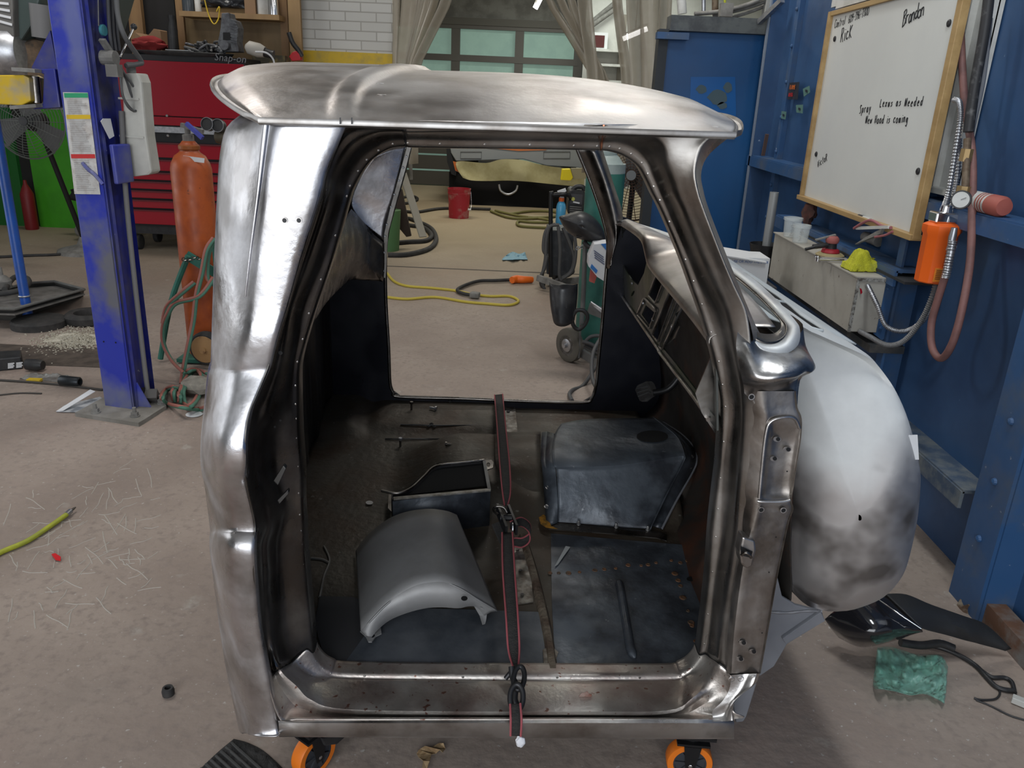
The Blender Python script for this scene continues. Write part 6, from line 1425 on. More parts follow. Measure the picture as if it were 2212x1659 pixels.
for a, b in ((312, 342), (349, 371), (377, 391), (397, 411), (417, 431), (437, 452), (458, 487)):
    dr = obj('drawer', *box(((xl + xr) / 2, ty - .0, (tz(a) + tz(b)) / 2), (xr - xl - .06, .03, tz(a) - tz(b))), RED, tbx, bevel=.003)
    obj('pull_rail', *box(((xl + xr) / 2, ty - .02, tz(a) + .004), (xr - xl - .06, .018, .012)), M('drawer_pull', (.10, .01, .015), .4), dr)
obj('plinth', *box(((xl + xr) / 2, ty + .3, (tz(494) + .14) / 2 + .02), (xr - xl - .1, .5, tz(494) - .14)), BLACKP, tbx)
for i, x in enumerate((xl + .15, xr - .12)):
    for yy in (ty + .1, ty + .5): obj('castor', *lathe([(.06, -.025), (.07, -.02), (.07, .02), (.06, .025)], (x, yy, .07), (1, 0, 0), 20), RUBBER, tbx)
text('logo', 'Snap-on', .085, ty_(463, 130) + Vector((0, -.004, .0)), (1, 0, -.04), (0, 0, 1), M('logo_grey', (.20, .20, .21), .4, .6), tbx, .002, shear=.25)
# things on top of the chest
zc = tz(121) 
def onchest(x, dy=.2): return Vector((Y(x, 110, ty + dy).x, ty + dy, zc + .001))
tp = onchest(395, .12)
obj('rubber_tray', *lathe([(.44, 0), (.47, .03), (.46, .035), (.42, .01)], Vector((0, 0, 0)), (0, 0, 1), 30), BLACKP, label='long black rubber tray lying on the tool chest', cat='tray', smooth=50)
bpy.context.view_layer.update(); o = COL.objects[-1] if False else bpy.data.objects['rubber_tray']; o.location = tp; o.scale = (.95, .3, 1); o['_o'] = tp
obj('white_paper', *box(onchest(388, .1) + Vector((0, 0, .045)), (.20, .12, .006)), PAPER, label='white sheet of paper on the black rubber tray', cat='paper')
q = onchest(386, .3)
obj('black_bottle', *lathe([(.045, 0), (.045, .22), (.03, .30), (.034, .32), (.034, .34)], q + Vector((-.05, 0, 0)), (.05, 0, 1), 18), BLACKP, label='slim black bottle standing on the tool chest, left of the shelf', cat='bottle', smooth=40)
ALU = M('cast_aluminium', (.17, .18, .19), .55, .3, (.10, .10, .11), 20, .4, .6, bump=.5, bscale=40)
trn = thing('gearbox_casing', 'grey cast alternator and bracket assembly standing on the tool chest', 'engine part', onchest(500, .2))
qz = onchest(492, .2)
obj('casing', *prism([Y(x, y, ty + .12) for x, y in ((478, 28), (494, 27), (497, 40), (508, 44), (514, 60), (512, 92), (516, 112), (476, 112), (470, 92), (476, 60))], (0, .16, 0)), ALU, trn, bevel=.008)
fg = ([], [])
for k in range(9): add(fg, bar(Y(498, 42 + k * 6, ty + .11), Y(512, 46 + k * 6, ty + .11), .01, .006))
obj('cooling_fins', *fg, ALU, trn)
obj('casing_window', *prism([Y(x, y, ty + .115) for x, y in ((482, 70), (496, 70), (500, 86), (482, 88))], (0, -.003, 0)), BLACKM, trn)
obj('shaft_boss', *lathe([(.04, 0), (.04, .05)], Y(488, 98, ty + .1), (0, -1, 0), 18), ALU, trn)
for i, (x, dy, s_, lab) in enumerate(((425, .25, (.10, .07, .06), 'leftmost lump of dark cables and parts on the tool chest'), (452, .28, (.11, .08, .08), 'middle heap of grey cables and brackets beside the engine casting'), (470, .12, (.06, .05, .05), 'small black part right against the engine casting'))):
    p = onchest(x, dy)
    t = thing('cable_bundle', lab, 'cables', p, 'clutter on the tool chest')
    cc = ([], []); random.seed(20 + i)
    for k in range(7):
        P = [p + Vector((random.uniform(-1, 1) * s_[0], random.uniform(-1, 1) * s_[1], .012 + random.random() * s_[2] * 1.6)) for _ in range(5)]
        obj('cable', *tube(P, .011, 7), (ALU, BLACKP, M('grey_cable', (.10, .10, .10), .6))[k % 3], t, smooth=60)
hgun = thing('heat_gun', 'cream heat gun with a black nozzle lying on the right end of the tool chest', 'heat gun', onchest(545, .15))
obj('body', *lathe([(.02, 0), (.055, .03), (.06, .12), (.045, .17)], Y(530, 100, ty + .12), (1, 0, -.25), 20), M('cream_plastic', (.42, .40, .36), .6), hgun, smooth=50)
obj('nozzle', *lathe([(.038, .17), (.035, .23), (.04, .25)], Y(530, 100, ty + .12), (1, 0, -.25), 18), BLACKP, hgun, smooth=50)
obj('power_cord', *tube([Y(552, 112, ty), Y(575, 114, ty - .02), Y(590, 128, ty), Y(594, 150, ty + .02)], .008, 8), PAPER, hgun, smooth=60)
# cardboard box and red cloth
obj('cardboard_box', *plate([Y(x, y, 7.95) for x, y in ((290, 110), (292, 70), (310, 84), (324, 72), (332, 62), (346, 66), (350, 98), (362, 98), (340, 118))], [], (0, .25, 0)), M('cardboard', (.26, .16, .09), .8), label='torn open cardboard box behind the tool chest', cat='box')
obj('red_cloth', *blob(Y(320, 96, 7.75), (.17, .06, .06), .6, 4, 3), M('dark_red_cloth', (.22, .02, .02), .9), label='dark red cloth draped behind the black tray', cat='cloth', smooth=60)
# shelf unit
shy = 8.25
sh = thing('wooden_shelf', 'open plywood shelving unit against the white block wall', 'shelf', (Y(510, 60, shy).x, 8.3, 0))
def post(nm, x0, x1, m=WOOD, dy=.04, yy=shy): a, b = Y(x0, 60, yy).x, Y(x1, 60, yy).x; return obj(nm, *box(((a + b) / 2, yy + dy / 2, 1.7), (b - a, dy, 3.4)), m, sh)
post('upright', 383, 398); post('upright', 606, 622); post('side_board', 624, 650, M('plywood', (.34, .22, .10), .6, 0, (.26, .16, .075), 5, .35, .65, stretch=(1, 1, .2)), .05, 8.2)
a, b = Y(383, 60, 8.37).x, Y(622, 60, 8.37).x
obj('back_board', *box(((a + b) / 2, 8.385, 1.7), (b - a, .02, 3.4)), M('plywood_back', (.26, .18, .09), .6, 0, (.17, .11, .055), 3, .4, .65, stretch=(1, 1, .2)), sh)
a, b = Y(392, 35, 8.1).x, Y(606, 35, 8.1).x; zs = Y(480, 27, 8.05).z
obj('shelf_board', *box(((a + b) / 2, 8.2, zs - .022), (b - a, .30, .045)), M('plywood', (.34, .22, .10), .6), sh)
obj('shelf_board', *box(((a + b) / 2, 8.2, zs + .62), (b - a, .30, .045)), M('plywood', (.34, .22, .10), .6), sh)
def onsh(x, dy=8.15): return Vector((Y(x, 25, dy).x, dy, zs + .001))
obj('dark_jar', *lathe([(.055, 0), (.055, .17), (.045, .19), (.045, .22)], onsh(408), (0, 0, 1), 18), M('dark_jar', (.05, .06, .07), .25), label='dark jar at the left end of the wooden shelf', cat='jar', smooth=40)
obj('white_can', *lathe([(.03, 0), (.03, .17), (.02, .19)], onsh(429), (0, 0, 1), 18), WHITE, label='slim white spray can beside the dark jar on the shelf', cat='can', smooth=40)
obj('bin_bag', *blob(onsh(490) + Vector((0, 0, .10)), (.20, .08, .11), .5, 5, 4, True), M('black_film', (.02, .022, .026), .3, bump=.5, bscale=20), label='bulging black plastic bag on the wooden shelf', cat='bag', smooth=60)
obj('brown_box', *box(onsh(545) + Vector((0, 0, .12)), (.10, .12, .24)), M('cardboard', (.26, .16, .09), .8), label='upright brown box between the black bag and white pot', cat='box')
obj('white_pot', *lathe([(.055, 0), (.058, .22), (.062, .225), (.062, .25)], onsh(569), (0, 0, 1), 22), WHITE, label='white plastic pot on the right part of the wooden shelf', cat='pot', smooth=40)
obj('chrome_can', *lathe([(.045, 0), (.045, .13), (.04, .15), (.02, .16), (.02, .19)], onsh(592), (0, 0, 1), 22), CHROME, label='shiny chrome can at the right end of the wooden shelf', cat='can', smooth=40)
tb('hanging_cable', [Y(440, -10, 8.0), Y(450, 30, 8.0), Y(462, 52, 7.98), Y(472, 40, 8.0), Y(474, 15, 8.0), Y(468, 25, 8.0)], .006, YEL, label='thin yellow cord hanging down over the edge of the wooden shelf', cat='cord')
wl = thing('work_lamp', 'red work lamp with black handle hanging at the right side of the shelf', 'lamp', Y(638, 128, 8.0))
obj('lamp_head', *prism([Y(x, y, 7.98) for x, y in ((624, 122), (632, 112), (640, 110), (648, 118), (650, 130), (630, 132))], (0, .08, 0)), M('lamp_red', (.45, .012, .02), .4), wl, bevel=.006)
obj('lamp_handle', *tube([Y(624, 70, 8.0), Y(632, 92, 8.0), Y(644, 108, 8.0), Y(652, 122, 8.0)], .022, 10), BLACKP, wl, smooth=60)
obj('power_strip', *box(Y(584, 132, 7.9), (.30, .1, .10)), M('dark_box', (.05, .045, .03), .7, 0, (.2, .15, .05), 12, .5, .7), label='dark cluttered box on the bench beside the work lamp', cat='box')
struct('trim_19', *box((Y(292, 40, 8.35).x, 8.38, 2.2), (.13, .06, 2.6)), WOOD)
# ---- orange gas cylinder and its cart
oc = Vector((Y(431, 600, 4.42).x, 4.42, 0)); oc.x = Y(431, 560, 4.42).x
R_ = msz(41.5, Y(431, 500, 4.42))
zsld, znk = Y(430, 366, 4.42).z, Y(430, 326, 4.42).z
cyl = thing('acetylene_cylinder', 'tall orange gas cylinder with gauges and red-green hoses, beside the steel cab', 'gas cylinder', oc)
obj('body', *lathe([(R_ * .9, .02), (R_, .06), (R_, zsld), (R_ * .94, zsld + .03), (R_ * .75, zsld + .07), (R_ * .52, znk - .01), (R_ * .46, znk), (R_ * .46, znk + .03), (R_ * .3, znk + .05)], oc, (0, 0, 1), 40), ORANGEC, cyl, smooth=50)
obj('cap_ring', *lathe([(R_ * .50, znk + .005), (R_ * .52, znk + .01), (R_ * .52, znk + .025), (R_ * .46, znk + .03)], oc, (0, 0, 1), 30, cap=False), M('brown_ring', (.30, .09, .02), .5), cyl)
obj('label', *prism([Plane(oc + Vector((0, -R_ * .9, 0)), oc + Vector((1, -R_ * .9, 0)), oc + Vector((0, -R_ * .9 + .03, -1 * 0 + 1)))(x, y, .012) for x, y in ((396, 336), (442, 342), (441, 352), (393, 346))], (0, -.001, 0)), PAPER, cyl)
obj('valve', *cat_(lathe([(.03, 0), (.03, .03), (.015, .035), (.015, .09)], oc + Vector((0, 0, znk + .05)), (0, 0, 1), 14), bar(oc + Vector((-.03, 0, znk + .13)), oc + Vector((.09, -.02, znk + .10)), .022, .022)), GREYD, cyl)
obj('valve_key', *bar(oc + Vector((.01, -.03, znk + .14)), oc + Vector((.10, -.06, znk + .07)), .018, .02), M('valve_blue', (.05, .06, .35), .5), cyl)
for x, y in ((455, 270), (478, 273)):
    g0_ = Y(x, y, 4.33); gg = obj('gauge', *lathe([(.030, 0), (.033, .01), (.033, .035)], g0_, (-.15, -1, .15), 24), BLACKP, cyl, smooth=40)
    obj('gauge_rim', *lathe([(.033, .034), (.034, .036), (.034, .040), (.031, .040)], g0_, (-.15, -1, .15), 24, cap=False), GALV, gg)
obj('regulator', *lathe([(.035, 0), (.04, .03), (.03, .07)], Y(470, 295, 4.36), (1, -.2, 0), 18), M('brass_dark', (.10, .085, .06), .5, .6), cyl, smooth=40)
GCART = M('cart_green', (.03, .16, .12), .5, 0, (.02, .11, .08), 10)
obj('cart_frame', *cat_(tube([oc + Vector((.14, -.14, .0)), oc + Vector((.14, -.13, .72))], .014, 8), tube([oc + Vector((-.22, -.14, .02)), oc + Vector((-.13, -.13, .35)), oc + Vector((.0, -.15, .62))], .016, 8), bar(oc + Vector((-.02, -R_ - .02, .62)), oc + Vector((.16, -R_ - .0, .50)), .01, .05), bar(oc + Vector((-.12, -.1, .02)), oc + Vector((.14, -.1, .02)), .12, .02)), GCART, cyl)
wc = Y(447, 752, 4.20)
obj('cart_wheel', *lathe([(.065, -.03), (.085, -.03), (.095, -.015), (.095, .015), (.085, .03), (.065, .03)], wc, (-.15, -1, 0), 32), RUBBER, cyl, smooth=40)
obj('wheel_disc', *lathe([(.078, .028), (.074, .034), (.02, .040), (.018, .05)], wc, (-.15, -1, 0), 32), M('tan_wheel', (.30, .17, .07), .7, 0, (.12, .05, .02), 18, .55, .7), cyl, smooth=40)
obj('retaining_chain', *cat_(*[tube(ring_pts(Y(396 + k * 5, 560 + 3 * math.sin(k * .9), 4.25), .009, (1, 0, .3), (0, (k % 2), 1 - (k % 2)), 8), .0028, 5, closed=True, raw=True) for k in range(8)]), DSTEEL, cyl)
RH = M('hose_red', (.30, .11, .085), .65); GH = M('hose_green', (.06, .16, .11), .65)
hz = thing('twin_gas_hose', 'coiled twin red and green gas hose hanging from the orange cylinder to the floor', 'hose', G(400, 860))
def twin(P, y):
    for k, m in ((-1, RH), (1, GH)):
        obj('hose', *tube([Y(px + k * 2.0, py + k * 1.4, yy if yy else y) for px, py, yy in P], .0085, 8), m, hz, smooth=60)
twin([(462, 515, 4.20), (446, 540, 4.16), (436, 590, 4.14), (424, 640, 4.12), (418, 690, 4.1), (408, 740, 4.05), (396, 800, 4.0), (392, 830, 3.95)], 4.1)
twin([(462, 600, 4.18), (430, 640, 4.12), (380, 655, 4.12), (362, 680, 4.1), (352, 710, 4.08), (354, 745, 4.05), (372, 780, 4.0), (398, 806, 3.95)], 4.1)
twin([(420, 610, 4.15), (384, 640, 4.12), (360, 665, 4.12), (352, 700, 4.1)], 4.1)
twin([(462, 520, 4.22), (450, 550, 4.2), (448, 600, 4.18), (464, 618, 4.18)], 4.1)
hzc = lambda P: [(x, y, G(x, y).y) for x, y in P]
for k, m in ((-1, RH), (1, GH)):
    for P in ([(396, 812), (410, 800), (430, 800), (446, 806), (460, 812)], [(392, 845), (376, 836), (360, 842), (350, 858), (362, 872), (395, 880), (430, 884), (446, 880)], [(376, 866), (374, 845), (384, 840), (388, 856)], [(388, 870), (394, 835), (418, 800), (436, 812), (430, 850), (414, 875), (400, 872), (396, 840), (420, 820), (450, 822)]):
        obj('hose', *tube([Z(x + k * 2.2, y + k * 1.5, .012 + .05 * (i % 2)) for i, (x, y) in enumerate(P)], .0085, 8), m, hz, smooth=60)
obj('concrete_block', *blob(G(420, 862) + Vector((0, .06, .05)), (.09, .06, .055), .35, 2, 2, True), M('broken_concrete', (.26, .24, .20), .9, 0, (.18, .165, .14), 20), label='broken lump of concrete on the floor behind the coiled hose', cat='block')
obj('white_cup_lid', *lathe([(.035, .001), (.04, .004), (.03, .008)], G(420, 896), (0, 0, 1), 20), PAPER, label='flattened white lid on the floor under the hose coil', cat='lid')
# ---- floor clutter left
jk = G(62, 692)
js = thing('jack_stand', 'tall blue tubular stand on a round black base, far left', 'stand', (jk.x, jk.y, 0))
obj('tube', *lathe([(.032, .02), (.032, .10), (.030, .11), (.030, 1.35)], jk, (0, 0, 1), 20), M('stand_blue', (.015, .08, .36), .35, 0, (.02, .07, .28), 10), js, smooth=40)
obj('collar', *lathe([(.036, .16), (.038, .165), (.036, .17)], jk, (0, 0, 1), 20), GALV, js); obj('lock_screw', *lathe([(.01, 0), (.008, .012)], jk + Vector((.0, -.034, .07)), (0, -1, 0), 10), CHROME, js)
obj('round_base', *lathe([(.16, 0), (.16, .04), (.15, .05), (.04, .055)], jk + Vector((.14, -.12, 0)), (0, 0, 1), 36), RUBBER, js, smooth=30)
TRAYM = M('dusty_tray_grey', (.15, .15, .14), .85, 0, (.10, .095, .09), 8, .4, .65)
tr0 = [Z(x, y, .14) for x, y in ((-60, 640), (-60, 665), (30, 668), (182, 625), (118, 608), (60, 612))]
tb0 = [Z(x, y, .0) for x, y in ((-60, 668), (-50, 692), (36, 692), (180, 640), (125, 635), (64, 640))]
pt_ = thing('drain_tray', 'large dusty grey plastic tray with rags on the floor beyond the blue stand', 'tray', (tr0[2] + tr0[3]) / 2 * Vector((1, 1, 0)) if False else Vector((tr0[2].x, tr0[2].y, 0)))
n_ = 6
V = tr0 + tb0; F = [(i, (i + 1) % n_, (i + 1) % n_ + n_, i + n_) for i in range(n_)] + [tuple(range(n_, 2 * n_))]
o = obj('tray_body', V, F, TRAYM, pt_); o.modifiers.new('solid', 'SOLIDIFY').thickness = .008
obj('tray_rim', *tube(tr0, .010, 8, closed=True, raw=True), TRAYM, pt_, smooth=60)
obj('tray_contents', *prism([p + Vector((0, 0, -.03)) for p in tr0], (0, 0, -.01)), M('grimy_fill', (.11, .105, .095), .9, 0, (.17, .16, .15), 9, .4, .6, bump=.8, bscale=12), pt_)
tb('grey_hose', [Z(10, 625, .17), Z(30, 600, .17), Z(56, 600, .17), Z(62, 612, .17), Z(40, 628, .17), Z(-10, 636, .17)], .018, M('black_hose_dusty', (.05, .05, .048), .7), label='dusty black hose curled on the grey tray at the left edge', cat='hose')
obj('silver_bottle', *lathe([(.05, 0), (.055, .05), (.03, .08), (.012, .09), (.01, .14)], Z(8, 622, .15), (0, 0, 1), 18), GREYD, label='small dusty dispenser with a yellow tip on the grey tray', cat='bottle', smooth=40)
obj('tyre_ring', *lathe([(.10, .0), (.14, .01), (.145, .05), (.12, .07), (.085, .065), (.08, .02)], G(184, 700) + Vector((0, .05, 0)), (0, 0, 1), 32, cap=False), RUBBER, label='black rubber ring lying on the floor behind the lift post', cat='rubber ring', smooth=50)
# granules
gr = ([], []); random.seed(4)
for k in range(1500):
    x = random.gauss(160, 42); y = 735 + random.gauss(0, 13) - (x - 150) * .12
    if x > 205 or x < 20: continue
    h = max(0, .035 * math.exp(-((x - 170) / 40) ** 2 - ((y - 728) / 14) ** 2)); p = Z(x, y, h); s_ = random.uniform(.0035, .009)
    add(gr, box(p + Vector((0, 0, s_ * .4)), (s_, s_ * random.uniform(.6, 1.3), s_ * .8), rz=random.random() * 3))
obj('absorbent_granules', *gr, M('pale_granules', (.50, .47, .39), .9, 0, (.36, .33, .26), 60), label='spilled pale absorbent granules on the floor left of the lift post', cat='granules', kind='stuff')
obj('granule_heap', *cloth(G(170, 735), .36, .16, .01, 2, 24, .035), M('pale_granules', (.50, .47, .39), .9, 0, (.36, .33, .26), 60), label='low heap of pale absorbent granules beside the lift post foot', cat='granules', kind='stuff', smooth=60)
obj('oily_dirt', *cloth(G(110, 768), 1.0, .34, .006, 9, 30, .006), M('oily_dirt', (.05, .038, .03), .9, 0, (.09, .07, .055), 12), label='dark oily dirt around the spilled granules', cat='dirt', kind='stuff', smooth=60)
tl = thing('black_tool_box', 'black cordless tool casing with white printed label at the left edge', 'power tool', G(20, 800))
obj('casing', *prism([Z(x, y, .0) for x, y in ((-40, 806), (50, 797), (50, 782), (-40, 786))], (0, 0, .07)), BLACKP, tl, bevel=.006)
cp = Plane(Z(-40, 806, .0), Z(50, 797, .0), Z(-40, 806, 0) + Vector((0, 0, 1)))
obj('label_print', *cat_(*[bar(cp(17 + dx, 786 + k * 3 - dx * .08, .002), cp(31 + dx - (k % 2) * 2, 784.5 + k * 3 - dx * .08, .002), .002, .006) for k in range(4) for dx in (0, 18)]), PAPER, tl)
obj('battery', *lathe([(.03, 0), (.032, .06), (.024, .09)], Z(58, 787, .035), (1, -.05, 0), 16), BLACKP, tl, smooth=40)
pk = G(105, 818)
obj('plastic_package', *cloth(pk, .26, .09, .02, 6, 20, .02, -.1), M('clear_wrap', (.32, .32, .30), .25, 0, (.16, .15, .14), 14, alpha=.8), label='crumpled clear plastic packet on the floor, left of the lift base', cat='packet', smooth=180)
obj('yellow_tag', *box(G(80, 822) + Vector((0, -.02, .01)), (.07, .03, .012)), YEL, label='small yellow piece at the left of the plastic packet', cat='tag')
ws = G(153, 834); 
obj('deep_socket', *lathe([(.022, -.055), (.026, -.05), (.026, .05), (.022, .055), (.016, .055), (.016, .0)], ws + Vector((0, 0, .027)), (1, -.12, 0), 22, cap=False), M('black_oxide', (.03, .035, .04), .4, .6), label='black deep impact socket lying on the floor wire', cat='socket', smooth=40)
tb('floor_wire', [Z(-20, 820, .006), Z(60, 825, .006), Z(130, 831, .006), Z(180, 837, .006), Z(222, 842, .006)], .006, M('dark_wire', (.05, .045, .04), .7), label='dark straight wire lying across the floor to the lift post', cat='wire')
tb('floor_wire', [Z(-20, 856, .004), Z(20, 851, .004), Z(50, 849, .004), Z(90, 850, .004)], .004, M('dark_wire', (.05, .045, .04), .7), label='short bent wire on the floor below the long straight one', cat='wire')
pp = thing('folded_papers', 'folded white papers lying on the floor in front of the lift base', 'papers', G(170, 880))
obj('sheet', *prism([Z(x, y, h) for x, y, h in ((121, 889, .004), (195, 842, .06), (206, 846, .05), (136, 888, .01))], (0, 0, .002)), PAPER, pp)
obj('sheet', *prism([Z(x, y, .004) for x, y in ((122, 890), (180, 891), (222, 862), (216, 858), (140, 876))], (0, 0, .003)), M('printed_paper', (.42, .43, .44), .8, 0, (.18, .2, .22), 14, .45, .6), pp)
# near floor
NH = M('lime_hose', (.40, .42, .03), .5, 0, (.30, .33, .04), 20)
yh = thing('lime_air_hose', 'lime green air hose end with a metal fitting on the near floor', 'hose', G(80, 1150))
obj('hose', *tube([Z(-60, 1228, .010), Z(0, 1194, .010), Z(60, 1168, .011), Z(115, 1132, .013), Z(146, 1110, .016)], .0088, 12), NH, yh, smooth=60)
obj('ferrule', *tube([Z(143, 1112, .016), Z(152, 1104, .016)], .0098, 12, raw=True), GALV, yh, smooth=60); obj('plug_tip', *tube([Z(152, 1104, .016), Z(159, 1099, .017), Z(163, 1096, .017)], .0055, 10, raw=True, rf=lambda t: 1 - .5 * t), DSTEEL, yh, smooth=60)
obj('plastic_scrap', *prism([Z(x, y, .004) for x, y in ((112, 1200), (120, 1198), (132, 1206), (131, 1212), (120, 1210))], (0, 0, .006)), M('bright_red_plastic', (.6, .015, .02), .4), label='small bright red plastic scrap on the near floor', cat='scrap')
obj('rubber_bushing', *lathe([(.015, 0), (.016, .012), (.013, .022), (.008, .022), (.007, .004)], G(364, 1500), (0, 0, 1), 24), RUBBER, label='small grey rubber bushing standing on the near floor, left of the cab', cat='bushing', smooth=40)
rug = film('floor_mat', [[(505, 1596), (540, 1606), (580, 1630), (640, 1690)], [(470, 1625), (510, 1650), (560, 1690), (610, 1730)], [(425, 1668), (470, 1700), (520, 1740), (570, 1790)]], M('charcoal_felt', (.035, .034, .033), .95, 0, (.015, .015, .015), 30, .4, .6, bump=.8, bscale=60), .006, 2, label='black ribbed felt mat corner on the floor below the cab', cat='mat')
rb = ([], [])
for k in range(7):
    f = (k + .5) / 7; a = Vector((505, 1600)).lerp(Vector((428, 1665)), f); b = a + Vector((95, 85)); add(rb, tube([Z(a.x, a.y, .006), Z(b.x, b.y, .006)], .004, 6, raw=True))
obj('mat_ribs', *rb, M('charcoal_rib', (.05, .05, .048), .95), rug, smooth=60)
# leaf
lf_ = [(900, 1628), (905, 1620), (918, 1612), (934, 1614), (948, 1606), (958, 1606), (962, 1618), (956, 1626), (950, 1620), (942, 1628), (932, 1630), (928, 1645), (922, 1662), (912, 1660), (914, 1644), (904, 1636)]
obj('dry_leaf', *prism([Z(x, y, .006 + .008 * ((i * 7) % 3) / 2) for i, (x, y) in enumerate(lf_)], (0, 0, .0012)), M('dry_leaf', (.34, .24, .13), .8, 0, (.18, .11, .05), 60), label='crumpled dry brown leaf on the floor just in front of the cab', cat='leaf')
# floor scratches: pale criss-cross marks
random.seed(12); sg = ([], [])
for k in range(95):
    x = random.uniform(20, 330); y = 1040 + random.uniform(0, 290) - x * .25 + 30; a = random.uniform(.6, 2.4) if random.random() < .6 else random.uniform(-.7, .1); L_ = random.uniform(20, 70)
    if y < 1000 or y > 1330: continue
    P = [Z(x + math.cos(a) * L_ * t + random.uniform(-2, 2), y + math.sin(a) * L_ * t * .7 + random.uniform(-2, 2), .0) for t in (0, .3, .6, 1)]
    add(sg, tube([p + Vector((0, 0, -.0006)) for p in P], .0021, 5, n=3))
obj('floor_scratches', *sg, M('pale_scratch', (.40, .37, .33), .85), label='pale criss-cross scratches worn into the near concrete floor', cat='scratches', kind='stuff')
# blue and black machine behind the post
mc = G(150, 530) + Vector((.10, .40, 0))
ma = thing('pressure_washer', 'black and blue machine with coiled hose on the floor behind the lift post', 'machine', mc)
obj('blue_housing', *blob(mc + Vector((.05, .1, .14)), (.26, .16, .13), .2, 3, 3, True), M('machine_blue', (.01, .13, .36), .35), ma, smooth=60)
obj('black_bundle', *blob(mc + Vector((.04, .15, .36)), (.28, .18, .17), .7, 6, 4), M('black_fabric', (.012, .012, .013), .8), ma, smooth=60)
obj('silver_drum', *lathe([(.08, 0), (.10, .05), (.10, .14)], mc + Vector((.22, -.12, 0)), (0, 0, 1), 20), GALV, ma, smooth=40)
obj('grey_end', *blob(mc + Vector((-.12, -.08, .08)), (.08, .08, .08), .2, 3, 2, True), GREYD, ma, smooth=60)
tb('black_cable', [Z(-20, 556, .012), Z(60, 552, .012), Z(120, 550, .012), Z(170, 546, .012)], .012, RUBBER, label='thin black cable running along the floor behind the blue stand', cat='cable')
# ================================================================ SEEN THROUGH THE CAB
def bucket():
    p = G(991, 470); R1, R2, h = .148, .128, .37
    t = thing('red_bucket', 'dusty red plastic bucket on the floor of the far bay', 'bucket', p)
    obj('bucket_wall', *lathe([(R2, 0), (R1 * .96, h * .82), (R1, h * .83), (R1, h * .87), (R1 * .97, h * .88), (R1, h * .93), (R1, h * .97), (R1 * 1.02, h), (R1 * .97, h), (R2 * .95, .01), (.01, .01)], p, (0, 0, 1), 36, cap=False), M('bucket_red', (.42, .02, .035), .5, 0, (.42, .22, .2), 7, .52, .7), t, smooth=40)
    obj('wire_handle', *tube([p + Vector((R1, 0, h * .9)), p + Vector((R1 * 1.1, -.05, h * .5)), p + Vector((R1 * 1.05, -.12, h * .33))], .005, 6), GALV, t, smooth=60)
    obj('handle_grip', *tube([p + Vector((R1 * .85, -.13, h * .34)), p + Vector((R1 * 1.1, -.12, h * .33))], .012, 8), PAPER, t, smooth=60)
bucket()
ty2 = 11.7
pk_ = thing('pickup_truck', 'rear of a grey pickup truck masked with yellow paper, seen through the cab', 'pickup truck', (Y(1120, 450, ty2).x, ty2 + 1, .25))
def prt(nm, pts, d, mat, yy=ty2, **k): return obj(nm, *prism([Y(x, y, yy) for x, y in pts], (0, d, 0)), mat, pk_, **k)
prt('tailgate', [(972, 318), (1260, 318), (1262, 366), (1250, 362), (1180, 358), (1130, 344), (985, 348), (974, 330)], .12, M('tailgate_grey', (.24, .26, .27), .45), bevel=.01)
prt('body', [(964, 318), (972, 318), (974, 332), (986, 366), (985, 380), (975, 376), (966, 350)], .7, BLACKM)
prt('rear_window', [(960, 306), (1270, 306), (1270, 320), (960, 320)], .3, PAPER, ty2 + .2)
prt('painted_stripe', [(1040, 317), (1180, 320), (1180, 324), (1120, 326), (1060, 320)], -.01, M('paint_orange', (.55, .16, .04), .5))
prt('underside', [(970, 372), (1262, 392), (1262, 455), (970, 452)], 2.6, M('underbody_black', (.005, .005, .006), .95), ty2 + .1)
for x, w_, h_ in ((1015, 50, 12), (1200, 62, 12)):
    a, b = Y(x - w_ / 2 + 5, 334, ty2 - .005), Y(x + w_ / 2, 334, ty2 - .005)
    obj('tailgate_recess', *tube([a + Vector((0, 0, .04)), b + Vector((0, 0, .04)), b - Vector((0, 0, .05)), a - Vector((0, 0, .05))], .006, 6, closed=True, raw=True), M('panel_line', (.10, .11, .115), .5), pk_)
ms = [[(984, 350), (1000, 348), (1050, 352), (1084, 344), (1130, 346), (1170, 356), (1210, 362), (1262, 364)], [(988, 366), (1006, 372), (1054, 372), (1092, 368), (1130, 372), (1175, 376), (1215, 378), (1262, 382)], [(1000, 384), (1020, 390), (1060, 391), (1095, 390), (1135, 392), (1175, 396), (1215, 400), (1262, 404)]]
mr = []
for i, r_ in enumerate(ms): mr.append([Y(x, y, ty2 - .05 - .05 * ((j * 5 + i * 3) % 4) / 3) for j, (x, y) in enumerate(r_)])
o = obj('masking_paper', *grid(list(zip(*[crom(c_, 4) for c_ in zip(*[crom(r_, 4) for r_ in mr])]))), M('masking_paper', (.42, .39, .22), .7, 0, (.33, .30, .15), 5, bump=.5, bscale=8), pk_, smooth=60)
obj('exhaust_loop', *tube([Y(1078, 398, ty2 - .02), Y(1082, 412, ty2 - .02), Y(1098, 420, ty2 - .02), Y(1114, 412, ty2 - .02), Y(1118, 400, ty2 - .02)], .018, 10), GALV, pk_, smooth=60)
prt('tail_lamp', [(979, 348), (986, 350), (992, 372), (984, 368)], -.04, M('lamp_orange', (.5, .12, .01), .3), ty2 - .02)
for x in (1020, 1225): obj('wheel', *lathe([(.22, -.1), (.35, -.1), (.38, -.05), (.38, .1)], Y(x, 400, ty2 + .8) * Vector((1, 1, 0)) + Vector((0, 0, .38)), (1, 0, 0), 30), RUBBER, pk_, smooth=40)
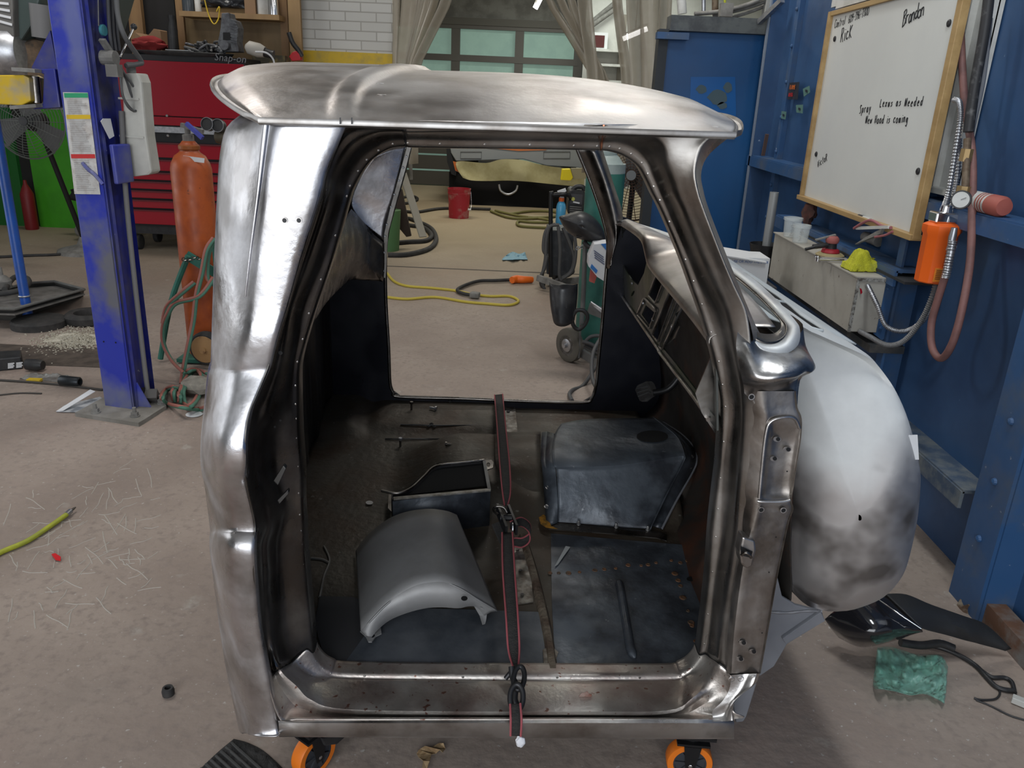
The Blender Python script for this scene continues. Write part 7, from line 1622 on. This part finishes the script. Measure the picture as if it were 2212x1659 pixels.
obj('yellow_caddy', *prism([Y(x, y, ty2 - .35) for x, y in ((1214, 366), (1232, 365), (1238, 384), (1234, 390), (1211, 389))], (0, .15, 0)), M('bright_yellow', (.75, .62, .01), .4), pk_, label='bright yellow plastic step', bevel=.01)
obj('side_board', *prism([Y(x, y, ty2 - .3) for x, y in ((1234, 364), (1266, 364), (1268, 386), (1236, 387))], (0, .1, 0)), M('tan_board', (.30, .27, .17), .7), pk_)
# black rubber hose coil and leaning sheet
tb('black_hose_coil', [Z(838, 551, .02), Z(880, 550, .02), Z(925, 538, .02), Z(942, 518, .02), Z(932, 494, .02), Z(905, 480, .02), Z(880, 472, .02), Z(862, 478, .02), Z(880, 486, .02), Z(915, 492, .02), Z(932, 508, .02), Z(920, 520, .02), Z(880, 523, .02), Z(836, 527, .02)], .026, RUBBER, label='thick black rubber hose coiled on the floor beyond the cab, left', cat='hose')
for P, l in (([(868, 455), (900, 458), (960, 450), (1060, 452)], 'black hose running along the floor behind the red bucket'), ([(860, 428), (890, 424), (902, 430), (885, 438), (862, 440)], 'small loop of black hose nearest the dark slatted panel')):
    tb('floor_hose', [Z(x, y, .02) for x, y in P], .02, RUBBER, label=l, cat='hose', group='black floor hoses of the far bay')
le = thing('leaning_sheet', 'dark rusty steel sheet and pale strut leaning beyond the left of the far doorway', 'steel sheet', G(880, 510))
obj('sheet', *prism([Y(x, y, 8.15) for x, y in ((836, 440), (852, 400), (868, 410), (888, 510), (878, 512), (858, 488), (838, 482))], (0, .04, 0)), M('dark_rusty_sheet', (.035, .022, .015), .8), le)
obj('strut', *bar(Y(870, 374, 8.3), Y(914, 512, 7.95), .08, .015), M('pale_strut', (.30, .28, .23), .7), le)
obj('pipe_leg', *tube([Y(886, 330, 9.5), Y(888, 388, 9.5)], .02, 8), GREYD, le)
obj('green_bin', *lathe([(.12, 0), (.14, .4)], Vector((Y(836, 510, 8.0).x, 8.0, 0)), (0, 0, 1), 20), M('bin_green', (.07, .16, .06), .6), label='small green bin just visible left of the rusty sheet', cat='bin', smooth=40)
# cables and cord
tb('welding_lead', [Z(1110, 604, .02), Z(1070, 606, .02), Z(1035, 607, .02), Z(1005, 616, .02), Z(988, 626, .02), Z(1000, 634, .02), Z(1024, 638, .02)], .014, RUBBER, label='black power lead running to the orange connector on the floor', cat='cable')
tb('yellow_extension_cord', [Z(836, 590, .01), Z(852, 608, .01), Z(880, 618, .01), Z(930, 622, .01), Z(985, 628, .01), Z(1020, 636, .01), Z(1060, 640, .01), Z(1100, 640, .01), Z(1120, 650, .01), Z(1100, 659, .01), Z(1050, 656, .01), Z(1005, 652, .01), Z(940, 642, .01), Z(880, 646, .01), Z(836, 642, .01)], .011, M('cord_yellow', (.48, .38, .05), .6), label='yellow extension cord looped on the floor seen through the cab', cat='cord')
obj('cord_socket', *bar(Z(1016, 636, .03), Z(1036, 638, .03), .06, .045), GREYD, label='dark socket end of the extension cord', cat='socket', bevel=.01)
obj('orange_connector', *cat_(tube([Z(1106, 605, .035), Z(1116, 603, .035), Z(1130, 604, .035), Z(1150, 604, .03)], .035, 10, rf=lambda t: 1 - .4 * abs(t - .4))), M('connector_orange', (.75, .14, .01), .5), label='bright orange cable connector on the floor seen through the cab', cat='connector', smooth=60)
film('blue_glove', [[(1098, 548), (1108, 544), (1122, 548), (1134, 544)], [(1086, 558), (1105, 553), (1120, 555), (1138, 556)], [(1085, 562), (1105, 562), (1125, 561), (1140, 561)]], M('nitrile_blue', (.20, .38, .48), .6), .05, 3, label='pale blue disposable glove dropped on the floor seen through the cab', cat='glove')
for i, (P, l) in enumerate((([(1100, 462), (1150, 456), (1200, 458), (1195, 468), (1140, 470)], 'olive hose lying farthest back, below the pickup'), ([(1070, 455), (1120, 466), (1180, 474), (1190, 480), (1150, 480), (1120, 478), (1124, 488), (1180, 492)], 'olive hose loop left of the welder'), ([(1060, 456), (1100, 470), (1150, 472), (1190, 468)], 'olive hose running from the truck shadow to the welder'))):
    tb('olive_hose', [Z(x, y, .02) for x, y in P], .017, M('olive_hose', (.16, .15, .05), .7), label=l, cat='hose', group='olive hoses by the welder')
# welder on its cart
wy = 6.75
wd = thing('welder_cart', 'black welding machine and cable coils on a small grey wheeled cart', 'welder', G(1215, 612))
obj('machine_body', *prism([Y(x, y, wy - .1) for x, y in ((1183, 497), (1238, 500), (1242, 590), (1228, 600), (1180, 592))], (0, .35, 0)), M('welder_dark', (.03, .034, .04), .45, 0, (.06, .065, .07), 14, .5, .7), wd, bevel=.012)
obj('welder_head', *prism([Y(x, y, wy - .05) for x, y in ((1229, 414), (1234, 410), (1262, 412), (1266, 420), (1260, 462), (1226, 462))], (0, .3, 0)), BLACKP, wd, bevel=.012)
obj('head_handle', *tube([Y(1236, 412, wy), Y(1244, 404, wy), Y(1258, 404, wy), Y(1264, 412, wy)], .02, 10), BLACKP, wd, smooth=60)
obj('control_panel', *prism([Y(x, y, wy - .06) for x, y in ((1233, 418), (1259, 420), (1257, 442), (1232, 440))], (0, -.004, 0)), M('panel_dark', (.06, .06, .065), .3), wd)
obj('panel_logo', *cat_(bar(Y(1238, 436, wy - .07), Y(1252, 439, wy - .07), .004, .012)), PAPER, wd); obj('dial', *lathe([(.016, 0), (.014, .01)], Y(1238, 430, wy - .065), (0, -1, 0), 14), M('dial_yellow', (.45, .45, .1), .5), wd)
obj('vent_slots', *cat_(*[bar(Y(1231, 446 + k * 4.5, wy - .055), Y(1256, 448 + k * 4.5, wy - .055), .004, .006) for k in range(4)]), GREYD, wd)
obj('cart_frame', *cat_(bar(Y(1162, 600, 6.5), Y(1225, 622, 6.3), .03, .05), bar(Y(1200, 612, 6.8), Y(1252, 604, 6.8), .03, .05), bar(Y(1162, 602, 6.5), Y(1200, 612, 6.8), .03, .04)), GREYD, wd)
obj('frame_handle', *tube([Y(1190, 598, wy - .15), Y(1190, 430, wy - .15), Y(1196, 421, wy - .15), Y(1226, 421, wy - .15), Y(1232, 432, wy)], .018, 10), BLACKM, wd, smooth=60)
for x, y in ((1171, 615), (1198, 600)): obj('castor', *lathe([(.035, -.015), (.045, -.01), (.045, .01), (.035, .015)], G(x, y + 6) + Vector((0, 0, .045)), (1, .4, 0), 20), RUBBER, wd)
for i, P in enumerate(([(1200, 484), (1184, 492), (1176, 510), (1174, 540), (1182, 552)], [(1208, 486), (1188, 490), (1180, 520), (1178, 560), (1170, 600)], [(1182, 552), (1176, 580), (1168, 600), (1176, 625)], [(1216, 492), (1232, 530), (1240, 560), (1230, 590), (1200, 606)], [(1240, 500), (1244, 545), (1236, 585), (1212, 604)], [(1206, 490), (1210, 540), (1208, 590), (1212, 606)])):
    obj('cable_coil', *tube([Y(x, y, wy - .18 - .01 * i) for x, y in P], .014, 8), M('grey_black_cable', (.07, .07, .07), .6), wd, smooth=60)
sbp = Y(1210, 484, wy - .12)
sb = thing('spray_bottle', 'clear spray bottle of blue liquid with orange collar on the welder', 'spray bottle', sbp)
hS = Y(1210, 484, wy - .12).z; zB = lambda y: Y(1210, y, wy - .12).z - hS
obj('bottle', *lathe([(.036, 0), (.04, .01), (.04, zB(447)), (.034, zB(440)), (.02, zB(434))], sbp, (0, 0, 1), 24), M('blue_liquid', (.07, .30, .50), .2, 0), sb, smooth=50)
obj('collar', *lathe([(.022, zB(436)), (.022, zB(427))], sbp, (0, 0, 1), 18), M('collar_orange', (.7, .13, .02), .5), sb)
obj('trigger_head', *cat_(bar(sbp + Vector((.0, 0, zB(427))), sbp + Vector((.012, 0, zB(411))), .03, .03), bar(sbp + Vector((-.035, 0, zB(416))), sbp + Vector((.03, 0, zB(409))), .025, .025)), PAPER, sb)
# green gas cylinder on its trolley
gy = 4.80
gc = Vector((Y(1304, 430, gy).x, gy, 0)); gR = msz(41.5, Y(1304, 430, gy)); gs, gn = Y(1318, 372, gy).z, Y(1322, 338, gy).z
gcy = thing('green_gas_cylinder', 'tall green gas cylinder with a pale shoulder on a two-wheel trolley', 'gas cylinder', gc)
obj('cylinder_body', *lathe([(gR * .9, .06), (gR, .1), (gR, gs - .0)], gc, (0, 0, 1), 40), GREENC, gcy, smooth=50)
obj('cylinder_shoulder', *lathe([(gR * 1.001, gs - .002), (gR * 1.0, gs + .05), (gR * .88, gn - .04), (gR * .62, gn), (gR * .5, gn + .01), (gR * .5, gn + .04), (gR * .3, gn + .06), (gR * .2, gn + .13)], gc, (0, 0, 1), 40), M('pale_green_grey', (.36, .42, .40), .5, 0, (.28, .34, .32), 10), gcy, smooth=50)
TRL = M('trolley_grey', (.17, .17, .165), .6, .3)
wcx = G(1218, 782)
wcn = Vector((wcx.x + .03, wcx.y + .02, .105))
whl = obj('trolley_wheel', *lathe([(.05, -.03), (.085, -.03), (.103, -.02), (.105, 0), (.103, .02), (.085, .03), (.05, .03)], wcn, (-.78, -.62, 0), 36), M('dusty_tyre', (.13, .12, .10), .9), gcy, smooth=40)
obj('wheel_rim', *lathe([(.062, .030), (.055, .024), (.03, .034), (.014, .034), (.014, .05)], wcn, (-.78, -.62, 0), 30), GALV, whl, smooth=40)
obj('trolley_frame', *cat_(bar(Y(1254, 700, 4.55), Y(1250, 772, 4.55), .035, .01), bar(Y(1246, 755, 4.6), Y(1300, 790, 4.4), .02, .05), bar(Y(1240, 742, 4.65), Y(1300, 760, 4.6), .012, .04), tube([Y(1264, 530, 4.62), Y(1260, 640, 4.6), Y(1256, 700, 4.56)], .014, 8), bar(Y(1272, 665, 4.55), Y(1310, 680, 4.5), .02, .06)), TRL, gcy)
for i, P in enumerate(([(1262, 742), (1275, 728), (1296, 726), (1306, 740)], [(1262, 745), (1285, 755), (1308, 752)], [(1258, 738), (1280, 745), (1300, 765)], [(1300, 726), (1282, 760), (1278, 800), (1284, 830), (1300, 850)], [(1294, 780), (1262, 830), (1238, 842), (1230, 852), (1236, 866)])):
    obj('coiled_cable', *tube([Y(x, y, 4.45 - .02 * i) if i < 3 else Y(x, y, 4.3 - .1 * j) for j, (x, y) in enumerate(P)], .011, 8), M('grey_black_cable', (.07, .07, .07), .6), gcy, smooth=60)
obj('chain_hook', *cat_(*[tube(ring_pts(Y(1248 + k * 5, 536 - k * 1.5, 4.62), .010, (1, 0, .3), (0, (k % 2), 1 - (k % 2)), 8), .003, 5, closed=True, raw=True) for k in range(4)]), GALV, gcy)
# helmets
def helmet(c, label, right, up, fwd, s=1.0, openv=False):
    t = thing('welding_helmet', label, 'helmet', c, 'welding masks on the gas trolley'); right, up, fwd = [Vector(a).normalized() for a in (right, up, fwd)]
    rws = []
    for i in range(13):
        th = -1.35 + 2.7 * i / 12; row = []
        for j in range(11):
            f = j / 10; w_ = .115 * (1 - .25 * f ** 2); d_ = .13 * (1 - .15 * f) + .03 * math.sin(f * 3)
            row.append(c + (right * math.sin(th) * w_ + fwd * (math.cos(th) * d_ - .05) + up * (.12 - .28 * f + .03 * math.cos(th) * (1 - f) - .02 * math.cos(th) * f)) * s)
        rws.append(row)
    o = obj('shell', *grid(rws), M('helmet_black', (.02, .02, .022), .42, 0, (.035, .035, .036), 12, .45, .6, rvar=.1), t, smooth=60); o.modifiers.new('solid', 'SOLIDIFY').thickness = .004
    obj('lens_frame', *prism([c + (right * a * .055 + up * (b * .026 + .0) + fwd * .072) * s for a, b in ((-1, -1), (1, -1), (1, 1), (-1, 1))], fwd * .012 * s), BLACKP, t, bevel=.003)
    obj('headband', *tube([c + (right * math.cos(a) * .085 + fwd * (math.sin(a) * .10 - .06) + up * .05) * s for a in [k * .5236 for k in range(12)]], .007, 8, closed=True), BLACKP, t, smooth=60)
    return t
hm_ = thing('welding_helmet', 'large black welding helmet hung sideways on the green cylinder', 'helmet', Y(1258, 524, 4.6), 'welding masks on the gas trolley')
ho = [(1208, 468), (1224, 463), (1240, 458), (1256, 456), (1274, 463), (1290, 476), (1302, 494), (1309, 514), (1300, 524), (1278, 524), (1254, 517), (1234, 507), (1219, 492), (1211, 478)]
ho = crom([(x, y, 0) for x, y in ho], 3, True)
hr_ = [[Y(1258 + (p.x - 1258) * f, 490 + (p.y - 490) * f, 4.60 - .11 * math.sqrt(max(0, 1 - f * f))) for p in ho] for f in (1, .97, .9, .8, .65, .45, .25, .02)]
o = obj('shell', *grid(hr_, False, True), M('helmet_black', (.02, .02, .022), .42, 0, (.035, .035, .036), 12, .45, .6, rvar=.1), hm_, smooth=60); o.modifiers.new('solid', 'SOLIDIFY').thickness = .004
obj('chin_edge', *tube([Y(1246, 512, 4.545), Y(1262, 508, 4.53), Y(1278, 510, 4.54), Y(1290, 518, 4.56)], .008, 8), BLACKP, hm_, smooth=60)
obj('mounting_strap', *tube([Y(1262, 522, 4.58), Y(1270, 532, 4.56), Y(1284, 536, 4.55)], .014, 8), BLACKP, hm_, smooth=60)
helmet(Y(1216, 648, 4.50), 'black welding helmet hanging open side up, lower on the trolley', (1, -.1, 0), (-.05, .45, 1), (-.3, -1, -.25), .74)
vs = Y(1252, 700, 4.48)
obj('face_visor', *tube([Y(x, y, 4.46) for x, y in ((1240, 678), (1236, 694), (1242, 708), (1252, 711), (1264, 700), (1269, 684), (1262, 672), (1248, 670))], .012, 8, closed=True), BLACKP, label='small black goggle frame hanging below the lower helmet', cat='goggles', smooth=60)
ctn = thing('glove_carton', 'tilted white and blue carton of gloves on the gas trolley', 'carton', Y(1295, 618, 4.45))
obj('carton', *prism([Y(x, y, 4.42) for x, y in ((1284, 528), (1322, 524), (1322, 596), (1312, 612), (1290, 598), (1271, 575), (1272, 556))], (0, .12, 0)), PAPER, ctn)
BLU = M('carton_blue', (.03, .16, .45), .5)
obj('blue_corner', *prism([Y(x, y, 4.418) for x, y in ((1298, 527), (1322, 525), (1322, 556))], (0, -.002, 0)), BLU, ctn)
obj('blue_logo', *prism([Y(x, y, 4.418) for x, y in ((1278, 570), (1291, 584), (1288, 591), (1275, 578))], (0, -.002, 0)), BLU, ctn)
obj('text_lines', *cat_(*[bar(Y(1283 + k * .5, 541 + k * 5, 4.417), Y(1304 + k * .5, 556 + k * 5, 4.417), .001, .005) for k in range(4)]), M('ink_grey', (.10, .12, .2), .6), ctn)
obj('red_clamp', *prism([Y(x, y, 4.46) for x, y in ((1276, 584), (1286, 590), (1289, 598), (1284, 612), (1273, 608))], (0, .03, 0)), M('clamp_red', (.45, .10, .08), .6), label='faded red clamp below the white carton on the gas trolley', cat='clamp')
# wood / rods rack
obj('welding_rods', *cat_(*[tube([Y(1277 + k * 2, 652 + k * 3, 4.5), Y(1300 + k, 668 + k * 3, 4.45)], .005, 6) for k in range(4)]), GALV, label='thin welding rods laid in the trolley rack', cat='rods', kind='stuff')
# post behind the windshield gap
struct('trim_20', *box((Y(1404, 480, 5.9).x, 5.95, .8), (.10, .1, 1.6)), M('dark_edge', (.03, .035, .04), .6))

# ================================================================ STRIP CURTAIN AND FAR BAY
STRP = M('curtain_strip', (.46, .42, .34), .22, 0, (.38, .34, .27), 1.6, alpha=.70, rvar=.05)
crt_y = 8.35
n_st = 0
def cstrip(xt, xb_, yb, wt, wb, label, dy=0):
    yy = crt_y + dy; a0, a1 = Y(xt - wt / 2, 0, yy), Y(xt + wt / 2, 0, yy); b0, b1 = Y(xb_ - wb / 2, yb, yy - .1), Y(xb_ + wb / 2, yb, yy - .1)
    rws = []
    for i in range(15):
        f = -1.0 + 2.6 * i / 14
        row = []
        for j in range(7):
            g_ = j / 6; p = a0.lerp(a1, g_).lerp(b0.lerp(b1, g_), f if f < 1 else 1 + (f - 1) * .2)
            if f > 1: p = b0.lerp(b1, g_) + Vector((0, 0, -(f - 1) * 1.4))
            if f < 0: p = a0.lerp(a1, g_) + (a0 - b0) * (-f) * Vector((.35, 0, 1))
            row.append(p + Vector((0, .05 * math.sin(g_ * 3.1 + xt), 0)))
        rws.append(row)
    o = obj('curtain_strip', *grid(rws), STRP, label=label, cat='curtain strip', group='strip door curtain', smooth=60)
    o.modifiers.new('solid', 'SOLIDIFY').thickness = .003
for k, a in enumerate(((857, 853, 145, 18, 14, 'narrow strip hanging straight beside the brick pier'), (888, 868, 145, 44, 28, 'widest strip of the left curtain bunch'), (918, 880, 145, 28, 20, 'third strip of the left bunch, slanting to the tie'),
    (940, 887, 148, 16, 16, 'thin slanting strip, second from the opening on the left'), (966, 893, 150, 22, 18, 'outermost slanting strip of the left curtain bunch'),
    (1184, 1296, 178, 15, 24, 'leftmost strip of the right bunch, swept to the right'), (1208, 1312, 182, 16, 22, 'second swept strip of the right curtain bunch'), (1232, 1300, 176, 16, 22, 'narrow yellowish strip of the right curtain bunch'), (1262, 1282, 172, 34, 26, 'broad strip hanging nearly straight right of the swept ones'),
    (1332, 1356, 180, 22, 24, 'strip hanging across the white wall shelves'), (1368, 1384, 190, 36, 44, 'broad strip with bright lamp reflections'), (1404, 1408, 192, 44, 44, 'broad cream strip left of the booth edge'), (1438, 1432, 192, 30, 34, 'rightmost strip against the blue booth panel'))):
    cstrip(*a, dy=-.10 * (k if k < 5 else k - 5))
tz1 = Y(1100, 32, YD).z
struct('trim_21', *box(((dl + dr_) / 2, YD - .06, dt + .07), (dr_ - dl, .14, .12)), M('rail_grey', (.16, .15, .13), .7))
# white shelf wall at right of the far bay
sx0 = Y(1262, 100, 15.0).x
struct('wall_shelving', *box((sx0 + 1.6, 15.1, 1.95), (3.2, .12, 3.9)), M('white_far_wall', (.58, .58, .55), .8, 0, (.48, .48, .45), 2))
for i, (x0, x1, y, l) in enumerate(((1280, 1346, 108, 'top white shelf board of the far bay wall'), (1290, 1352, 140, 'middle white shelf board of the far bay wall'), (1310, 1358, 176, 'lowest white shelf board of the far bay wall'))):
    a, b = Y(x0, y, 14.8), Y(x1, y, 14.8)
    obj('wall_shelf', *box(((a.x + b.x) / 2, 14.88, a.z), (b.x - a.x, .35, .04)), WHITE, label=l, cat='shelf', group='white shelves of the far bay')
a = Y(1294, 90, 14.9)
bb = thing('shelf_box', 'white framed box with a dark red front on the top far shelf', 'box', a)
obj('frame', *box(a + Vector((0, 0, .0)), (.28, .14, .28)), PAPER, bb); obj('dark_front', *box(a + Vector((.0, -.075, .0)), (.17, .01, .19)), M('dark_maroon', (.07, .012, .012), .5), bb)
obj('bracket_rail', *box(Y(1340, 140, 15.0), (.10, .04, 1.6)), M('perforated_rail', (.20, .18, .15), .6), label='perforated brown bracket rail behind the far shelves', cat='bracket')
tb('far_conduit', [Y(1275, 50, 15.0), Y(1330, 5, 15.0)], .04, GREYD, label='upper grey diagonal conduit on the far wall', cat='conduit', group='diagonal conduits of the far wall')
tb('far_conduit', [Y(1275, 58, 14.9), Y(1340, 12, 14.9)], .04, GREYD, label='lower grey diagonal conduit on the far wall', cat='conduit', group='diagonal conduits of the far wall')
LAMP = M('fluorescent_tube', (1, 1, 1), .5, emit=((1, .98, .95), 6.0))
for (a, b, yy, l) in (((1156, 18), (1172, -14), 11.5, 'glowing fluorescent tube on the dark ceiling of the far bay'), ((1346, 84), (1398, 62), 12.5, 'glowing tube added behind the right curtain strips, standing in for lamp reflections on them')):  # second tube is added, standing in for lamp reflections on the curtain
    t = thing('tube_lamp', l, 'lamp', Y(*a, yy)); obj('tube', *tube([Y(*a, yy), Y(*b, yy)], .035, 10), LAMP, t, smooth=60); obj('reflector', *bar(Y(*a, yy) + Vector((0, 0, .06)), Y(*b, yy) + Vector((0, 0, .06)), .16, .02), WHITE, t); mm = (Y(*a, yy) + Y(*b, yy)) / 2; obj('hanger_rod', *bar(mm + Vector((0, 0, .06)), Vector((mm.x, mm.y, 3.71)), .01, .01), GREYD, t)
# pipework over the booth
for i, (P, r, m, l) in enumerate((([(1470, -20), (1474, 30)], .03, WHITE, 'thick white vertical pipe above the blue booth panel'), ([(1500, 30), (1560, 24), (1620, 8), (1660, -12)], .014, GREYD, 'lowest grey conduit curving over the booth'), ([(1540, 34), (1600, 20), (1650, 4), (1690, -16)], .014, GREYD, 'middle grey conduit curving over the booth'), ([(1580, 38), (1630, 22), (1680, 0)], .012, GREYD, 'upper right grey conduit over the booth'), ([(1566, -10), (1566, 26)], .008, M('lime_hose', (.40, .42, .03), .5), 'lime green tube above the booth'), ([(1545, -20), (1545, 24)], .022, M('rusty_pipe', (.17, .13, .09), .6), 'rusty vertical pipe above the booth'), ([(1520, -20), (1520, 30)], .014, GALV, 'bright thin conduit above the booth'))):
    tb('overhead_pipe', [Y(x, y, 5.75 + .03 * i) for x, y in P], r, m, label=l, cat='pipe', group='pipes over the booth')
obj('valve_box', *box(Y(1568, 22, 5.7), (.08, .06, .08)), GREYD, label='small grey valve box among the pipes over the booth', cat='valve')
# blue hose hanging left of booth etc. lights as fixtures in the ceiling
for (x, y, rz) in ((-2.2, 3.2, 0), (.6, 5.2, 0), (.9, 1.8, 1.57), (-3.2, 7.6, 0)):
    struct('trim_light', *box((x, y, 3.62), (1.3, .32, .06), rz), WHITE)

pbx = P0 + Vector((.08, 0, -.135))
obj('storage_crate', *box(Vector((pbx.x, pbx.y, pbx.z / 2)), (.34, .26, pbx.z)), M('crate_dark', (.05, .05, .055), .7), label='dark upright crate under the white carton, behind the cowl', cat='crate')

obj('rust_spot', *prism([C(1265 + 13 * math.cos(a * .45) * (1 + .25 * math.sin(a * 3.1)), 1504 + 9 * math.sin(a * .45) * (1 + .25 * math.cos(a * 2.3)), .070) for a in range(14)], CV * .001), M('rust_brown', (.16, .06, .04), .8, 0, (.28, .20, .17), 60), cab)

rk = [[W(-.625, .80 + .77 * j / 12, z) for z in (.30, .50, .80, 1.10, 1.30)] + [W(-.58, .80 + .77 * j / 12, 1.46)] for j in range(13)]
o = obj('rear_skin', *grid(rk), BRIGHT, cab, smooth=60); o.modifiers.new('solid', 'SOLIDIFY').thickness = .002
